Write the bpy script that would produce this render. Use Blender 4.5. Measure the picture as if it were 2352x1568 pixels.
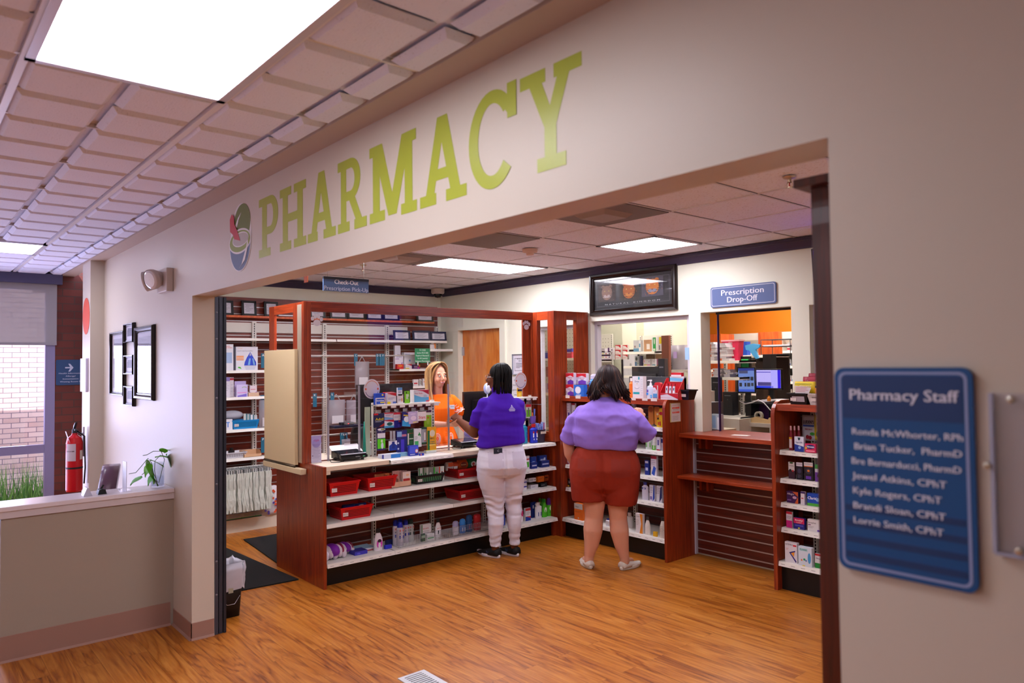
import bpy, bmesh, math, random
from mathutils import Vector, Matrix
for o in list(bpy.data.objects): bpy.data.objects.remove(o, do_unlink=True)
S = bpy.context.scene
COL = S.collection
random.seed(7)
PI = math.pi

# ------------------------------------------------------------------ camera
CAM = Vector((4.774, -1.434, 1.70))
YAW, PIT, ROL, FPX = -0.86262196, 0.03031262, -0.01158836, 1661.9
_f = Vector((math.sin(YAW)*math.cos(PIT), math.cos(YAW)*math.cos(PIT), math.sin(PIT)))
_r = Vector((math.cos(YAW), -math.sin(YAW), 0)); _u = _r.cross(_f)
RT = math.cos(ROL)*_r + math.sin(ROL)*_u
UP = -math.sin(ROL)*_r + math.cos(ROL)*_u
FW = _f
cd = bpy.data.cameras.new('camera'); cam = bpy.data.objects.new('camera', cd); COL.objects.link(cam)
cam.matrix_world = Matrix(((RT.x, UP.x, -FW.x, CAM.x), (RT.y, UP.y, -FW.y, CAM.y), (RT.z, UP.z, -FW.z, CAM.z), (0, 0, 0, 1)))
cd.sensor_width = 36; cd.lens = 36*FPX/2352; cd.clip_start = .05; cd.clip_end = 200
cd.dof.use_dof = True; cd.dof.focus_distance = 6.3; cd.dof.aperture_fstop = 2.8
S.camera = cam

def at(px, py, axis, val):
    """the point of the plane axis=val that the photograph shows at a measured place"""
    d = RT*((px-1176)/FPX) - UP*((py-784)/FPX) + FW
    i = 'xyz'.index(axis)
    return CAM + d*((val-CAM[i])/d[i])

# ------------------------------------------------------------------ view, world, sun, daylight
S.view_settings.view_transform = 'Standard'; S.view_settings.look = 'None'
S.view_settings.gamma = 1; S.view_settings.use_curve_mapping = False
S.view_settings.exposure = 0.22
w = bpy.data.worlds.new('sky'); S.world = w; w.use_nodes = True
bg = w.node_tree.nodes['Background']
bg.inputs[0].default_value = (.62, .66, 1.0, 1); bg.inputs[1].default_value = 5.0
def lamp(name, kind, loc, direction, energy, color, **kw):
    l = bpy.data.lights.new(name, kind); l.energy = energy; l.color = color
    for k, v in kw.items(): setattr(l, k, v)
    o = bpy.data.objects.new(name, l); COL.objects.link(o); o.location = loc
    o.rotation_euler = Vector(direction).to_track_quat('-Z', 'Y').to_euler()
    return o
lamp('sun', 'SUN', (-12, -6, 9), (-.6, .45, -.8), 9.0, (.93, .90, 1), angle=.01)
lamp('window_daylight', 'AREA', (-4.0, -1.9, 1.35), (1, .10, .30), 120, (.58, .62, 1.0), shape='RECTANGLE', size=3.0, size_y=2.2)
LIGHT_CORRIDOR = 10.0      # emission of the ceiling fixtures
LIGHT_SHOP = 22.0
LIGHT_BACK = 12.5

# ------------------------------------------------------------------ materials
def lin(c):
    if isinstance(c, str):
        c = c.lstrip('#'); c = [int(c[i:i+2], 16)/255 for i in (0, 2, 4)]
    return tuple((x/12.92 if x <= .04045 else ((x+.055)/1.055)**2.4) for x in c[:3]) + (1,)
_mc = {}
def mat(col, rough=.5, metal=0, spec=.4, bump=0, bscale=200, var=.0, emit=None, es=1, key=None, sheen=0, trans=0):
    k = (col, rough, metal, spec, bump, bscale, var, emit, es, sheen, trans)
    if k in _mc: return _mc[k]
    m = bpy.data.materials.new(key or 'm_%s' % str(col).strip('#')); m.use_nodes = True
    nt = m.node_tree; b = nt.nodes['Principled BSDF']
    b.inputs['Base Color'].default_value = lin(col); b.inputs['Roughness'].default_value = rough
    b.inputs['Metallic'].default_value = metal; b.inputs['Specular IOR Level'].default_value = spec
    if sheen: b.inputs['Sheen Weight'].default_value = sheen
    if trans: b.inputs['Alpha'].default_value = 1-trans
    if emit:
        b.inputs['Emission Color'].default_value = lin(emit); b.inputs['Emission Strength'].default_value = es
    tc = nt.nodes.new('ShaderNodeTexCoord')
    if var or bump:
        n = nt.nodes.new('ShaderNodeTexNoise'); n.inputs['Scale'].default_value = bscale; n.inputs['Detail'].default_value = 4
        nt.links.new(tc.outputs['Object'], n.inputs['Vector'])
        if bump:
            bp = nt.nodes.new('ShaderNodeBump'); bp.inputs['Strength'].default_value = bump; bp.inputs['Distance'].default_value = .004
            nt.links.new(n.outputs['Fac'], bp.inputs['Height']); nt.links.new(bp.outputs['Normal'], b.inputs['Normal'])
        if var:
            mx = nt.nodes.new('ShaderNodeMixRGB'); mx.blend_type = 'MULTIPLY'; mx.inputs[0].default_value = var
            mx.inputs[1].default_value = lin(col); nt.links.new(n.outputs['Fac'], mx.inputs[2])
            nt.links.new(mx.outputs[0], b.inputs['Base Color'])
    _mc[k] = m
    return m

def ramp(nt, fac, stops):
    r = nt.nodes.new('ShaderNodeValToRGB'); e = r.color_ramp.elements
    while len(e) < len(stops): e.new(.5)
    for i, (p, c) in enumerate(stops): e[i].position = p; e[i].color = lin(c)
    nt.links.new(fac, r.inputs[0]); return r.outputs[0]

def mathn(nt, op, a, b=None, c=None):
    n = nt.nodes.new('ShaderNodeMath'); n.operation = op
    for i, v in enumerate((a, b, c)):
        if v is None: continue
        if isinstance(v, (int, float)): n.inputs[i].default_value = v
        else: nt.links.new(v, n.inputs[i])
    return n.outputs[0]

def wood(name, dark, mid, light, rough=.35, stretch=(14, 14, 1.2), scale=6, coat=.0):
    m = bpy.data.materials.new(name); m.use_nodes = True; nt = m.node_tree; b = nt.nodes['Principled BSDF']
    tc = nt.nodes.new('ShaderNodeTexCoord'); mp = nt.nodes.new('ShaderNodeMapping'); mp.inputs['Scale'].default_value = stretch
    nt.links.new(tc.outputs['Object'], mp.inputs[0])
    n = nt.nodes.new('ShaderNodeTexNoise'); n.inputs['Scale'].default_value = scale; n.inputs['Detail'].default_value = 8; n.inputs['Distortion'].default_value = .8
    nt.links.new(mp.outputs[0], n.inputs['Vector'])
    nt.links.new(ramp(nt, n.outputs['Fac'], [(.3, dark), (.5, mid), (.72, light)]), b.inputs['Base Color'])
    b.inputs['Roughness'].default_value = rough; b.inputs['Coat Weight'].default_value = coat
    return m

def glass(name, tint=(1, 1, 1), refl=1.0, alpha=.04):
    m = bpy.data.materials.new(name); m.use_nodes = True; nt = m.node_tree; nt.nodes.clear()
    out = nt.nodes.new('ShaderNodeOutputMaterial'); t = nt.nodes.new('ShaderNodeBsdfTransparent'); t.inputs[0].default_value = tint + (1,)
    g = nt.nodes.new('ShaderNodeBsdfGlossy'); g.inputs['Roughness'].default_value = .0; g.inputs[0].default_value = (1, 1, 1, 1)
    fr = nt.nodes.new('ShaderNodeLayerWeight'); fr.inputs[0].default_value = .5
    f2 = mathn(nt, 'MULTIPLY_ADD', mathn(nt, 'POWER', fr.outputs['Facing'], 5), .9*refl, alpha)
    mx = nt.nodes.new('ShaderNodeMixShader'); nt.links.new(f2, mx.inputs[0]); nt.links.new(t.outputs[0], mx.inputs[1]); nt.links.new(g.outputs[0], mx.inputs[2])
    nt.links.new(mx.outputs[0], out.inputs[0]); return m

# ------------------------------------------------------------------ mesh builder
_txt = {}
def text_data(s):
    if s in _txt: return _txt[s]
    c = bpy.data.curves.new('t', 'FONT'); c.body = s; c.align_x = 'CENTER'; c.align_y = 'CENTER'; c.resolution_u = 2
    o = bpy.data.objects.new('t', c); COL.objects.link(o)
    bpy.context.view_layer.update()
    me = o.evaluated_get(bpy.context.evaluated_depsgraph_get()).to_mesh()
    v = [tuple(p.co) for p in me.vertices]; f = [tuple(p.vertices) for p in me.polygons]
    bpy.data.objects.remove(o, do_unlink=True); bpy.data.curves.remove(c)
    _txt[s] = (v, f); return _txt[s]

I4 = Matrix.Identity(4)
class MB:
    def __init__(s): s.bm = bmesh.new(); s.m = []
    def mi(s, m):
        if isinstance(m, str): m = mat(m)
        if m not in s.m: s.m.append(m)
        return s.m.index(m)
    def faces(s, vs, fs, m, M=I4, smooth=False):
        i = s.mi(m); V = [s.bm.verts.new(M @ Vector(v)) for v in vs]
        for f in fs:
            try: q = s.bm.faces.new([V[k] for k in f]); q.material_index = i; q.smooth = smooth
            except ValueError: pass
        return V
    def box(s, x0, y0, z0, x1, y1, z1, m, M=I4, bev=0):
        v = [(x, y, z) for z in (z0, z1) for y in (y0, y1) for x in (x0, x1)]
        V = s.faces(v, [(0, 2, 3, 1), (4, 5, 7, 6), (0, 1, 5, 4), (2, 6, 7, 3), (0, 4, 6, 2), (1, 3, 7, 5)], m, M)
        if bev:
            E = list({e for a in V for e in a.link_edges})
            bmesh.ops.bevel(s.bm, geom=E, offset=bev, segments=2, affect='EDGES', profile=.6)
        return s
    def prism(s, poly, axis, a, b, m, M=I4, smooth=False):
        """polygon extruded along an axis; poly in the other two axes' order (x: yz, y: xz, z: xy)"""
        def P(p, t): return {'x': (t, p[0], p[1]), 'y': (p[0], t, p[1]), 'z': (p[0], p[1], t)}[axis]
        n = len(poly); v = [P(p, a) for p in poly] + [P(p, b) for p in poly]
        s.faces(v, [tuple(range(n)), tuple(range(2*n-1, n-1, -1))] + [(i, (i+1) % n, n+(i+1) % n, n+i) for i in range(n)], m, M, smooth)
        return s
    def tube(s, pts, r, m, seg=8, M=I4, smooth=True, cap=True):
        pts = [Vector(p) for p in pts]; n = len(pts)
        R = r if isinstance(r, (list, tuple)) else [r]*n
        vs = []; fs = []; t0 = (pts[1]-pts[0]).normalized(); a = t0.orthogonal().normalized()
        for i, p in enumerate(pts):
            t = (pts[min(i+1, n-1)]-pts[max(i-1, 0)]).normalized()
            a = (a - t*a.dot(t)).normalized(); b = t.cross(a)
            for k in range(seg):
                q = 2*PI*k/seg; vs.append(p + (a*math.cos(q)+b*math.sin(q))*R[i])
        for i in range(n-1):
            for k in range(seg): fs.append((i*seg+k, i*seg+(k+1) % seg, (i+1)*seg+(k+1) % seg, (i+1)*seg+k))
        if cap: fs += [tuple(range(seg-1, -1, -1)), tuple(range((n-1)*seg, n*seg))]
        s.faces(vs, fs, m, M, smooth); return s
    def lathe(s, prof, m, seg=20, M=I4, c=(0, 0, 0), sy=1.0, smooth=True):
        """profile (r,z); m may be a list of one material per segment"""
        n = len(prof)
        for i in range(n-1):
            mm = m[i] if isinstance(m, (list, tuple)) else m
            vs = [(c[0]+prof[j][0]*math.cos(2*PI*k/seg), c[1]+sy*prof[j][0]*math.sin(2*PI*k/seg), c[2]+prof[j][1]) for j in (i, i+1) for k in range(seg)]
            s.faces(vs, [(k, (k+1) % seg, seg+(k+1) % seg, seg+k) for k in range(seg)], mm, M, smooth)
        return s
    def loft(s, rings, m, M=I4, smooth=True, cap=True):
        n = len(rings[0]); vs = [p for r in rings for p in r]; fs = []
        for i in range(len(rings)-1):
            for k in range(n): fs.append((i*n+k, i*n+(k+1) % n, (i+1)*n+(k+1) % n, (i+1)*n+k))
        if cap: fs += [tuple(range(n-1, -1, -1)), tuple(range((len(rings)-1)*n, len(rings)*n))]
        s.faces(vs, fs, m, M, smooth); return s
    def ell(s, c, r, m, M=I4, seg=16, rings=10):
        vs = []; fs = []
        for i in range(rings+1):
            a = PI*i/rings
            for k in range(seg):
                b = 2*PI*k/seg; vs.append((c[0]+r[0]*math.sin(a)*math.cos(b), c[1]+r[1]*math.sin(a)*math.sin(b), c[2]+r[2]*math.cos(a)))
        for i in range(rings):
            for k in range(seg): fs.append((i*seg+k, (i+1)*seg+k, (i+1)*seg+(k+1) % seg, i*seg+(k+1) % seg))
        V = s.faces(vs, fs, m, M, True); bmesh.ops.remove_doubles(s.bm, verts=V, dist=1e-6); return s
    def text(s, st, x, z, h, m, y=0, M=I4, w=None, ox=0):
        """lettering in the local XZ plane facing -Y; h = cap height, w = fitted width"""
        v, f = text_data(st)
        if not v: return s
        k = h/.70; kx = k
        wid = max(p[0] for p in v)-min(p[0] for p in v)
        mx = (max(p[0] for p in v)+min(p[0] for p in v))/2
        if w: kx = w/wid
        for q in ((-.03, .03) if h > .01 else (0,)): s.faces([(x+(p[0]-mx)*kx+q*h, y-q*.002, z+(p[1]-.0)*k) for p in v], f, m, M)
        return s
    def build(s, name, parent=None, loc=None, rz=0, M=None, weld=False):
        if weld: bmesh.ops.remove_doubles(s.bm, verts=s.bm.verts, dist=1e-5)
        bmesh.ops.recalc_face_normals(s.bm, faces=s.bm.faces) if not getattr(s, 'keepn', False) else None
        me = bpy.data.meshes.new(name); s.bm.to_mesh(me); s.bm.free()
        for m in s.m: me.materials.append(m)
        o = bpy.data.objects.new(name, me); COL.objects.link(o)
        if parent: o.parent = parent
        if M is not None: o.matrix_local = M
        elif loc is not None: o.location = loc; o.rotation_euler = (0, 0, rz)
        return o

def tag(o, label=None, cat=None, group=None, kind=None):
    if label: o['label'] = label
    if cat: o['category'] = cat
    if group: o['group'] = group
    if kind: o['kind'] = kind
    return o
def empty(name, label, cat, loc=(0, 0, 0), rz=0, group=None):
    o = bpy.data.objects.new(name, None); COL.objects.link(o); o.empty_display_size = .05
    o.location = loc; o.rotation_euler = (0, 0, rz); return tag(o, label, cat, group)
def struct(mb, name): return tag(mb.build(name), kind='structure')
def copy_tree(o, parent=None):
    c = o.copy(); COL.objects.link(c); c.parent = parent
    for ch in list(o.children): copy_tree(ch, c)
    return c
def dup(o, loc, rz=None, label=None):
    c = copy_tree(o); c.location = loc
    if rz is not None: c.rotation_euler = (0, 0, rz)
    if label: c['label'] = label
    return c
def grid_holes(mb, M, x0, x1, z0, z1, nx, nz, m, hx, hz, y):
    for i in range(nx):
        for j in range(nz):
            cx = x0+(x1-x0)*(i+.5)/nx; cz = z0+(z1-z0)*(j+.5)/nz
            mb.faces([(cx-hx, y, cz-hz), (cx+hx, y, cz-hz), (cx+hx, y, cz+hz), (cx-hx, y, cz+hz)], [(0, 1, 2, 3)], m, M)

# ================================================================== the setting
PAINT = mat('#cfc4b5', .42, bump=.12, bscale=260, key='corridor_paint')
PAINT2 = mat('#e6e6d4', .55, bump=.08, bscale=260, key='shop_paint')
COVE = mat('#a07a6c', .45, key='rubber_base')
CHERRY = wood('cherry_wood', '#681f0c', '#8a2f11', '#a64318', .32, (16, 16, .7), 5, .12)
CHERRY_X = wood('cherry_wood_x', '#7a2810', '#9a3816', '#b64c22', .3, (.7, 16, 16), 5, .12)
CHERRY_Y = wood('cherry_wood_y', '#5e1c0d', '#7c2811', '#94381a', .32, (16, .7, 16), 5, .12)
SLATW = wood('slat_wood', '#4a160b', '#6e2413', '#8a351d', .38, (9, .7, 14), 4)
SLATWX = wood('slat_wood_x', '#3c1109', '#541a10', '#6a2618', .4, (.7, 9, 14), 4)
LAM = mat('#e4d6c0', .42, key='cream_laminate')
WHITEM = mat('#dcd8d0', .38, key='white_metal')
SILV = mat('#b9b4b4', .3, metal=.6, key='slat_insert')
BLACK = mat('#0b0b0d', .4, key='black_kick')
ORANGE = mat('#ea8418', .6, key='orange_paint')
ODOOR = wood('orange_maple', '#c96a22', '#dc8436', '#e59a50', .35, (5, 5, 1), 3)
OWOOD = wood('orange_cabinet', '#b8481a', '#d05c22', '#de7030', .35, (9, 9, .9), 3)
GLASS = glass('clear_glass', refl=1.1, alpha=.02)
ACRYL = glass('acrylic', (.97, .97, 1), 1.3, .05)

def floor_mat():
    m = bpy.data.materials.new('plank_floor'); m.use_nodes = True; nt = m.node_tree; b = nt.nodes['Principled BSDF']
    tc = nt.nodes.new('ShaderNodeTexCoord')
    br = nt.nodes.new('ShaderNodeTexBrick'); br.offset = .37; br.inputs['Scale'].default_value = 1
    br.inputs['Brick Width'].default_value = 1.05; br.inputs['Row Height'].default_value = .125; br.inputs['Mortar Size'].default_value = .0008
    br.inputs['Color1'].default_value = (0, 0, 0, 1); br.inputs['Color2'].default_value = (1, 1, 1, 1); br.inputs['Mortar'].default_value = (.3, .3, .3, 1)
    br.inputs['Bias'].default_value = 0
    nt.links.new(tc.outputs['Object'], br.inputs['Vector'])
    # every plank shifts its own grain
    sep = nt.nodes.new('ShaderNodeSeparateColor'); nt.links.new(br.outputs['Color'], sep.inputs[0])
    cmb = nt.nodes.new('ShaderNodeCombineXYZ'); nt.links.new(mathn(nt, 'MULTIPLY', sep.outputs[0], 7.3), cmb.inputs[0]); nt.links.new(mathn(nt, 'MULTIPLY', sep.outputs[0], 3.1), cmb.inputs[2])
    ad = nt.nodes.new('ShaderNodeVectorMath'); ad.operation = 'ADD'; nt.links.new(tc.outputs['Object'], ad.inputs[0]); nt.links.new(cmb.outputs[0], ad.inputs[1])
    def noise(sc, scale, det, dist):
        mp = nt.nodes.new('ShaderNodeMapping'); mp.inputs['Scale'].default_value = sc; nt.links.new(ad.outputs[0], mp.inputs[0])
        n = nt.nodes.new('ShaderNodeTexNoise'); n.inputs['Scale'].default_value = scale; n.inputs['Detail'].default_value = det; n.inputs['Distortion'].default_value = dist
        nt.links.new(mp.outputs[0], n.inputs['Vector']); return n.outputs['Fac']
    n1 = noise((.7, 6, 1), .9, 4, .9); n2 = noise((1.2, 22, 1), 2.6, 6, .6)
    # flowing growth-ring bands
    bands = mathn(nt, 'ABSOLUTE', mathn(nt, 'SINE', mathn(nt, 'MULTIPLY', n1, 26)))
    f = mathn(nt, 'ADD', mathn(nt, 'MULTIPLY', bands, .24), mathn(nt, 'MULTIPLY', n2, .80))
    f = mathn(nt, 'ADD', f, mathn(nt, 'MULTIPLY_ADD', sep.outputs[0], .12, -.06))
    c = ramp(nt, f, [(.20, '#572606'), (.36, '#8c480d'), (.55, '#aa6319'), (.82, '#c48034')])
    mx = nt.nodes.new('ShaderNodeMixRGB'); mx.inputs[2].default_value = lin('#4a2408'); nt.links.new(mathn(nt, 'MULTIPLY', br.outputs['Fac'], .7), mx.inputs[0]); nt.links.new(c, mx.inputs[1])
    nt.links.new(mx.outputs[0], b.inputs['Base Color'])
    b.inputs['Roughness'].default_value = .36; b.inputs['Specular IOR Level'].default_value = .45
    nt.links.new(mathn(nt, 'MULTIPLY_ADD', n2, .2, .27), b.inputs['Roughness'])
    return m
struct(MB().box(-6, -3.7, -.1, 7.5, 9.2, 0, floor_mat()), 'floor')

def acoustic(name, col, dark, speck=.0):
    m = bpy.data.materials.new(name); m.use_nodes = True; nt = m.node_tree; b = nt.nodes['Principled BSDF']; b.inputs['Roughness'].default_value = .85
    tc = nt.nodes.new('ShaderNodeTexCoord'); n = nt.nodes.new('ShaderNodeTexNoise'); n.inputs['Scale'].default_value = 70; n.inputs['Detail'].default_value = 3
    mp = nt.nodes.new('ShaderNodeMapping'); mp.inputs['Scale'].default_value = (1, 2.2, 1); nt.links.new(tc.outputs['Object'], mp.inputs[0]); nt.links.new(mp.outputs[0], n.inputs['Vector'])
    nt.links.new(ramp(nt, n.outputs['Fac'], [(.30, dark), (.36+speck, col), (1, col)]), b.inputs['Base Color'])
    bp = nt.nodes.new('ShaderNodeBump'); bp.inputs['Strength'].default_value = .25; bp.inputs['Distance'].default_value = .004; nt.links.new(n.outputs['Fac'], bp.inputs['Height']); nt.links.new(bp.outputs[0], b.inputs['Normal'])
    return m
TILE = acoustic('corridor_tile', '#e4e8fc', '#d0d2e4'); TILE2 = acoustic('shop_tile', '#eef0fa', '#c0b4b0', .03)
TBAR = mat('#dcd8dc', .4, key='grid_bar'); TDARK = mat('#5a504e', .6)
H = 2.66
# corridor ceiling: scored, bevelled lay-in tiles
mb = MB(); PX_, PY_ = .65, .605
xs = [2.12+PX_*k for k in range(-10, 8)]; ys = [-.53-PY_*k for k in range(0, 5)]
mb.box(-6, -3.7, H+.03, 7.5, 0, H+.08, TILE)
LX = [(0, 0), (-7, 0), (0, 3)]          # fixture cells (index in x, index in y), two cells long
def is_light(i, j):
    return (i, j) in ((10, 0), (11, 0), (3, 0), (10, 3), (11, 3), (3, 3), (4, 3))
def cell(x0, y0, x1, y1, m):
    a, b = .012, .034; z0, z1 = H+.018, H-.002
    v = [(x0+a, y0+a, z0), (x1-a, y0+a, z0), (x1-a, y1-a, z0), (x0+a, y1-a, z0), (x0+b, y0+b, z1), (x1-b, y0+b, z1), (x1-b, y1-b, z1), (x0+b, y1-b, z1)]
    mb.faces(v, [(0, 1, 5, 4), (1, 2, 6, 5), (2, 3, 7, 6), (3, 0, 4, 7), (4, 5, 6, 7)], m)
for i in range(len(xs)-1):
    for j in range(len(ys)):
        y1 = ys[j]; y0 = y1-PY_
        if is_light(i, j): continue
        for a in (0, 1):
            for c in (0, 1): cell(xs[i]+a*PX_/2, y0+c*PY_/2, xs[i]+(a+1)*PX_/2, y0+(c+1)*PY_/2, TILE)
    for a in (0, 1):
        cell(xs[i]+a*PX_/2, -.53, xs[i]+(a+1)*PX_/2, -.24, TILE); cell(xs[i]+a*PX_/2, -.24, xs[i]+(a+1)*PX_/2, -.10, TILE)
for y in ys+[ys[-1]-PY_]: mb.box(-6, y-.012, H, 7.5, y+.012, H+.03, TBAR)
for x in xs: mb.box(x-.006, -3.7, H+.012, x+.006, -.12, H+.03, TBAR)
mb.box(-6, -.12, H-.004, 7.5, 0, H+.04, mat('#b8a496', .6))
struct(mb, 'ceiling')
LITE = mat('#ffffff', .5, emit='#f4f4ff', es=LIGHT_CORRIDOR, key='corridor_diffuser')
LITE2 = mat('#ffffff', .5, emit='#f7f4ff', es=LIGHT_SHOP, key='shop_diffuser')
def ceiling_light(x0, y0, x1, y1, label, m, h=H, group='recessed fluorescent ceiling lights'):
    cx, cy = (x0+x1)/2, (y0+y1)/2; w, d = (x1-x0)/2, (y1-y0)/2
    t = empty('ceiling_light', label, 'ceiling light', (cx, cy, h), 0, group)
    f = MB()
    for a, b, c, e in ((-w, -d, w, -d+.028), (-w, d-.028, w, d), (-w, -d, -w+.028, d), (w-.028, -d, w, d)): f.box(a, b, -.006, c, e, .03, mat('#c9c4cc', .35, metal=.2))
    f.build('frame', t)
    g = MB(); g.box(-w+.028, -d+.028, .004, w-.028, d-.028, .012, m); g.build('diffuser', t)
    return t
ceiling_light(xs[10], -1.135, xs[12], -.53, 'large bright fluorescent panel overhead in the near corridor ceiling', LITE)
ceiling_light(xs[3], -1.135, xs[4]-.02, -.53, 'bright fluorescent panel at the far left end of the corridor ceiling', LITE)
ceiling_light(xs[10], -2.95, xs[12], -2.345, 'fluorescent panel in the corridor ceiling behind the large near one', LITE)
ceiling_light(xs[3], -2.95, xs[5], -2.345, 'fluorescent panel deep in the left corridor ceiling', LITE)

# pharmacy ceiling
mb = MB(); gx = [.10+.61*k for k in range(-6, 9)]; gy = [2.36+.61*k for k in range(-4, 4)]
mb.box(-3.0, .14, H+.006, 5.2, 4.0, H+.05, TILE2)
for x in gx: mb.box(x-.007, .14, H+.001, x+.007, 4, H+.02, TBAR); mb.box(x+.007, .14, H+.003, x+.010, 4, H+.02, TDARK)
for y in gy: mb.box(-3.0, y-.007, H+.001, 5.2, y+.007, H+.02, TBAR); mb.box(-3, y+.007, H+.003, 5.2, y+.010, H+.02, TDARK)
mb.box(-3.0, 4.14, 2.83, 5.2, 9.2, 2.88, TILE2)
o = struct(mb, 'ceiling'); o.name = 'ceiling_shop'
ceiling_light(-1.12, 2.36, -.51, 3.58, 'long bright ceiling panel above the check-out counter', LITE2)
ceiling_light(.71, 2.97, 1.32, 3.58, 'square bright ceiling panel in front of the tiger picture wall', LITE2)
ceiling_light(2.54, .53, 3.15, 1.75, 'unseen ceiling panel added for light over the shop floor behind the PHARMACY header', LITE2)  # unseen panel, added to light the right of the shop
ceiling_light(-1.12, .53, -.51, 1.75, 'unseen ceiling panel added for light over the gate end of the counter behind the header', LITE2)  # second unseen panel, added for more light in the shop
def air_vent(x0, y0, label, center):
    t = empty('air_vent', label, 'air vent', (x0, y0, H), 0, 'grey air vents in the shop ceiling')
    MB().box(.01, .01, -.004, .60, .60, .012, mat('#7b7069', .6)).build('panel', t)
    if center:
        c = MB(); c.faces([(.17, .17, -.004), (.44, .17, -.004), (.44, .44, -.004), (.17, .44, -.004), (.2, .2, -.03), (.41, .2, -.03), (.41, .41, -.03), (.2, .41, -.03)],
                          [(0, 1, 5, 4), (1, 2, 6, 5), (2, 3, 7, 6), (3, 0, 4, 7), (4, 5, 6, 7)], mat('#a09086', .5)); c.build('deflector', t)
air_vent(1.32, 1.75, 'grey square air vent nearest the right, above the lavender-shirted shopper', True)
air_vent(.10, 1.75, 'flat grey ceiling vent in the middle, near the smoke detector', False)
air_vent(-1.12, 1.75, 'grey ceiling vent just above the check-out sign side', True)
p = at(1217, 572, 'z', H)
t = MB(); t.lathe([(0.001, -.05), (.03, -.05), (.035, -.03), (.062, -.026), (.066, 0), (0.001, 0)], mat('#d9b9a4', .5)); tag(t.build('smoke_detector', None, p), 'round beige smoke detector on the shop ceiling', 'smoke detector')
def sprinkler(p, label):
    t = MB(); t.lathe([(.001, 0), (.035, 0), (.03, -.008), (.01, -.012), (.01, -.03)], mat('#c7b49a', .3, metal=.7), 14)
    for s in (-1, 1): t.tube([(s*.01, 0, -.025), (s*.014, 0, -.04), (s*.004, 0, -.055)], .002, mat('#c7b49a', .3, metal=.7), 6)
    t.lathe([(.001, -.055), (.02, -.056), (.02, -.059), (.001, -.06)], mat('#c7b49a', .3, metal=.7), 14)
    t.tube([(0, 0, -.028), (0, 0, -.05)], .003, '#c03028', 6)
    tag(t.build('sprinkler', None, p), label, 'sprinkler')
sprinkler(at(834, 608, 'z', H), 'small ceiling sprinkler above the check-out sign')
sprinkler(at(1813, 406, 'z', H), 'ceiling sprinkler near the dark wooden cabinet top')
# dome camera in the corner
t = empty('security_camera', 'white dome security camera in the far ceiling corner', 'security camera', (-2.80, 3.82, H-.001))
a = MB(); a.lathe([(.001, 0), (.085, 0), (.085, -.05), (.075, -.065), (.05, -.068)], mat('#d6cfc4', .4), 24); a.build('housing', t)
a = MB(); a.lathe([(.052, -.066), (.05, -.09), (.035, -.11), (.001, -.118)], mat('#141418', .1), 24); a.build('dome', t)

# walls ------------------------------------------------------------
def wall_x(mb, x0, x1, y0, y1, z0, z1, holes, m):
    """a wall along X with rectangular openings (xa,xb,za,zb)"""
    hs = sorted(holes); cur = x0
    for xa, xb, za, zb in hs:
        if xa > cur: mb.box(cur, y0, z0, xa, y1, z1, m)
        if za > z0: mb.box(xa, y0, z0, xb, y1, za, m)
        if zb < z1: mb.box(xa, y0, zb, xb, y1, z1, m)
        cur = xb
    if cur < x1: mb.box(cur, y0, z0, x1, y1, z1, m)
HD = 2.15
mb = MB(); mb.box(-2.5, 0, 0, 0, .14, H+.05, PAINT); mb.box(0, 0, HD, 4.09, .14, H+.05, PAINT); mb.box(4.09, 0, 0, 7.5, .14, H+.05, PAINT); struct(mb, 'wall_front')
mb = MB(); mb.box(-2.84, -.11, 0, -2.5, .14, H+.05, PAINT); mb.box(-3.9, .10, 0, -2.84, .14, H+.05, PAINT); struct(mb, 'wall_return')
struct(MB().box(-3.0-.12, .14, 0, -3.0, 4.0, H+.05, PAINT2), 'wall_left')
struct(MB().box(5.2, .14, 0, 5.3, 9.2, H+.25, PAINT2), 'wall_right')
struct(MB().box(7.4, -3.7, 0, 7.5, 0, H+.05, PAINT), 'wall_corridor_end')
struct(MB().box(-6, -3.8, 0, 7.5, -3.7, H+.05, PAINT), 'wall_back')
DOOR = (-2.60, -1.76, 0, 2.13); W0 = (-1.18, -.50, .9, 2.10); W1 = (-.33, .875, 1.07, 2.12); W2 = (1.0, 1.85, 1.04, 2.13); W3 = (2.0, 3.1, 1.085, 2.13)
mb = MB(); wall_x(mb, -3.0, 5.2, 4.0, 4.14, 0, H+.2, [DOOR, W0, W1, W2, W3], PAINT2); struct(mb, 'wall_far')
# crown moulding
for nm, pl in (('trim_1', None), ('trim_2', None)):
    mb = MB(); prof = [(0, 0), (0, -.085), (.012, -.085), (.018, -.07), (.05, -.03), (.062, -.025), (.062, 0)]
    if nm == 'trim_1': mb.prism([(4.0-a, H+b) for a, b in prof], 'x', -2.94, 5.2, mat('#423a52', .5))
    else: mb.prism([(-3.0+a, H+b) for a, b in prof], 'y', .14, 4.0, mat('#3c3650', .5))
    struct(mb, nm)
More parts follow.
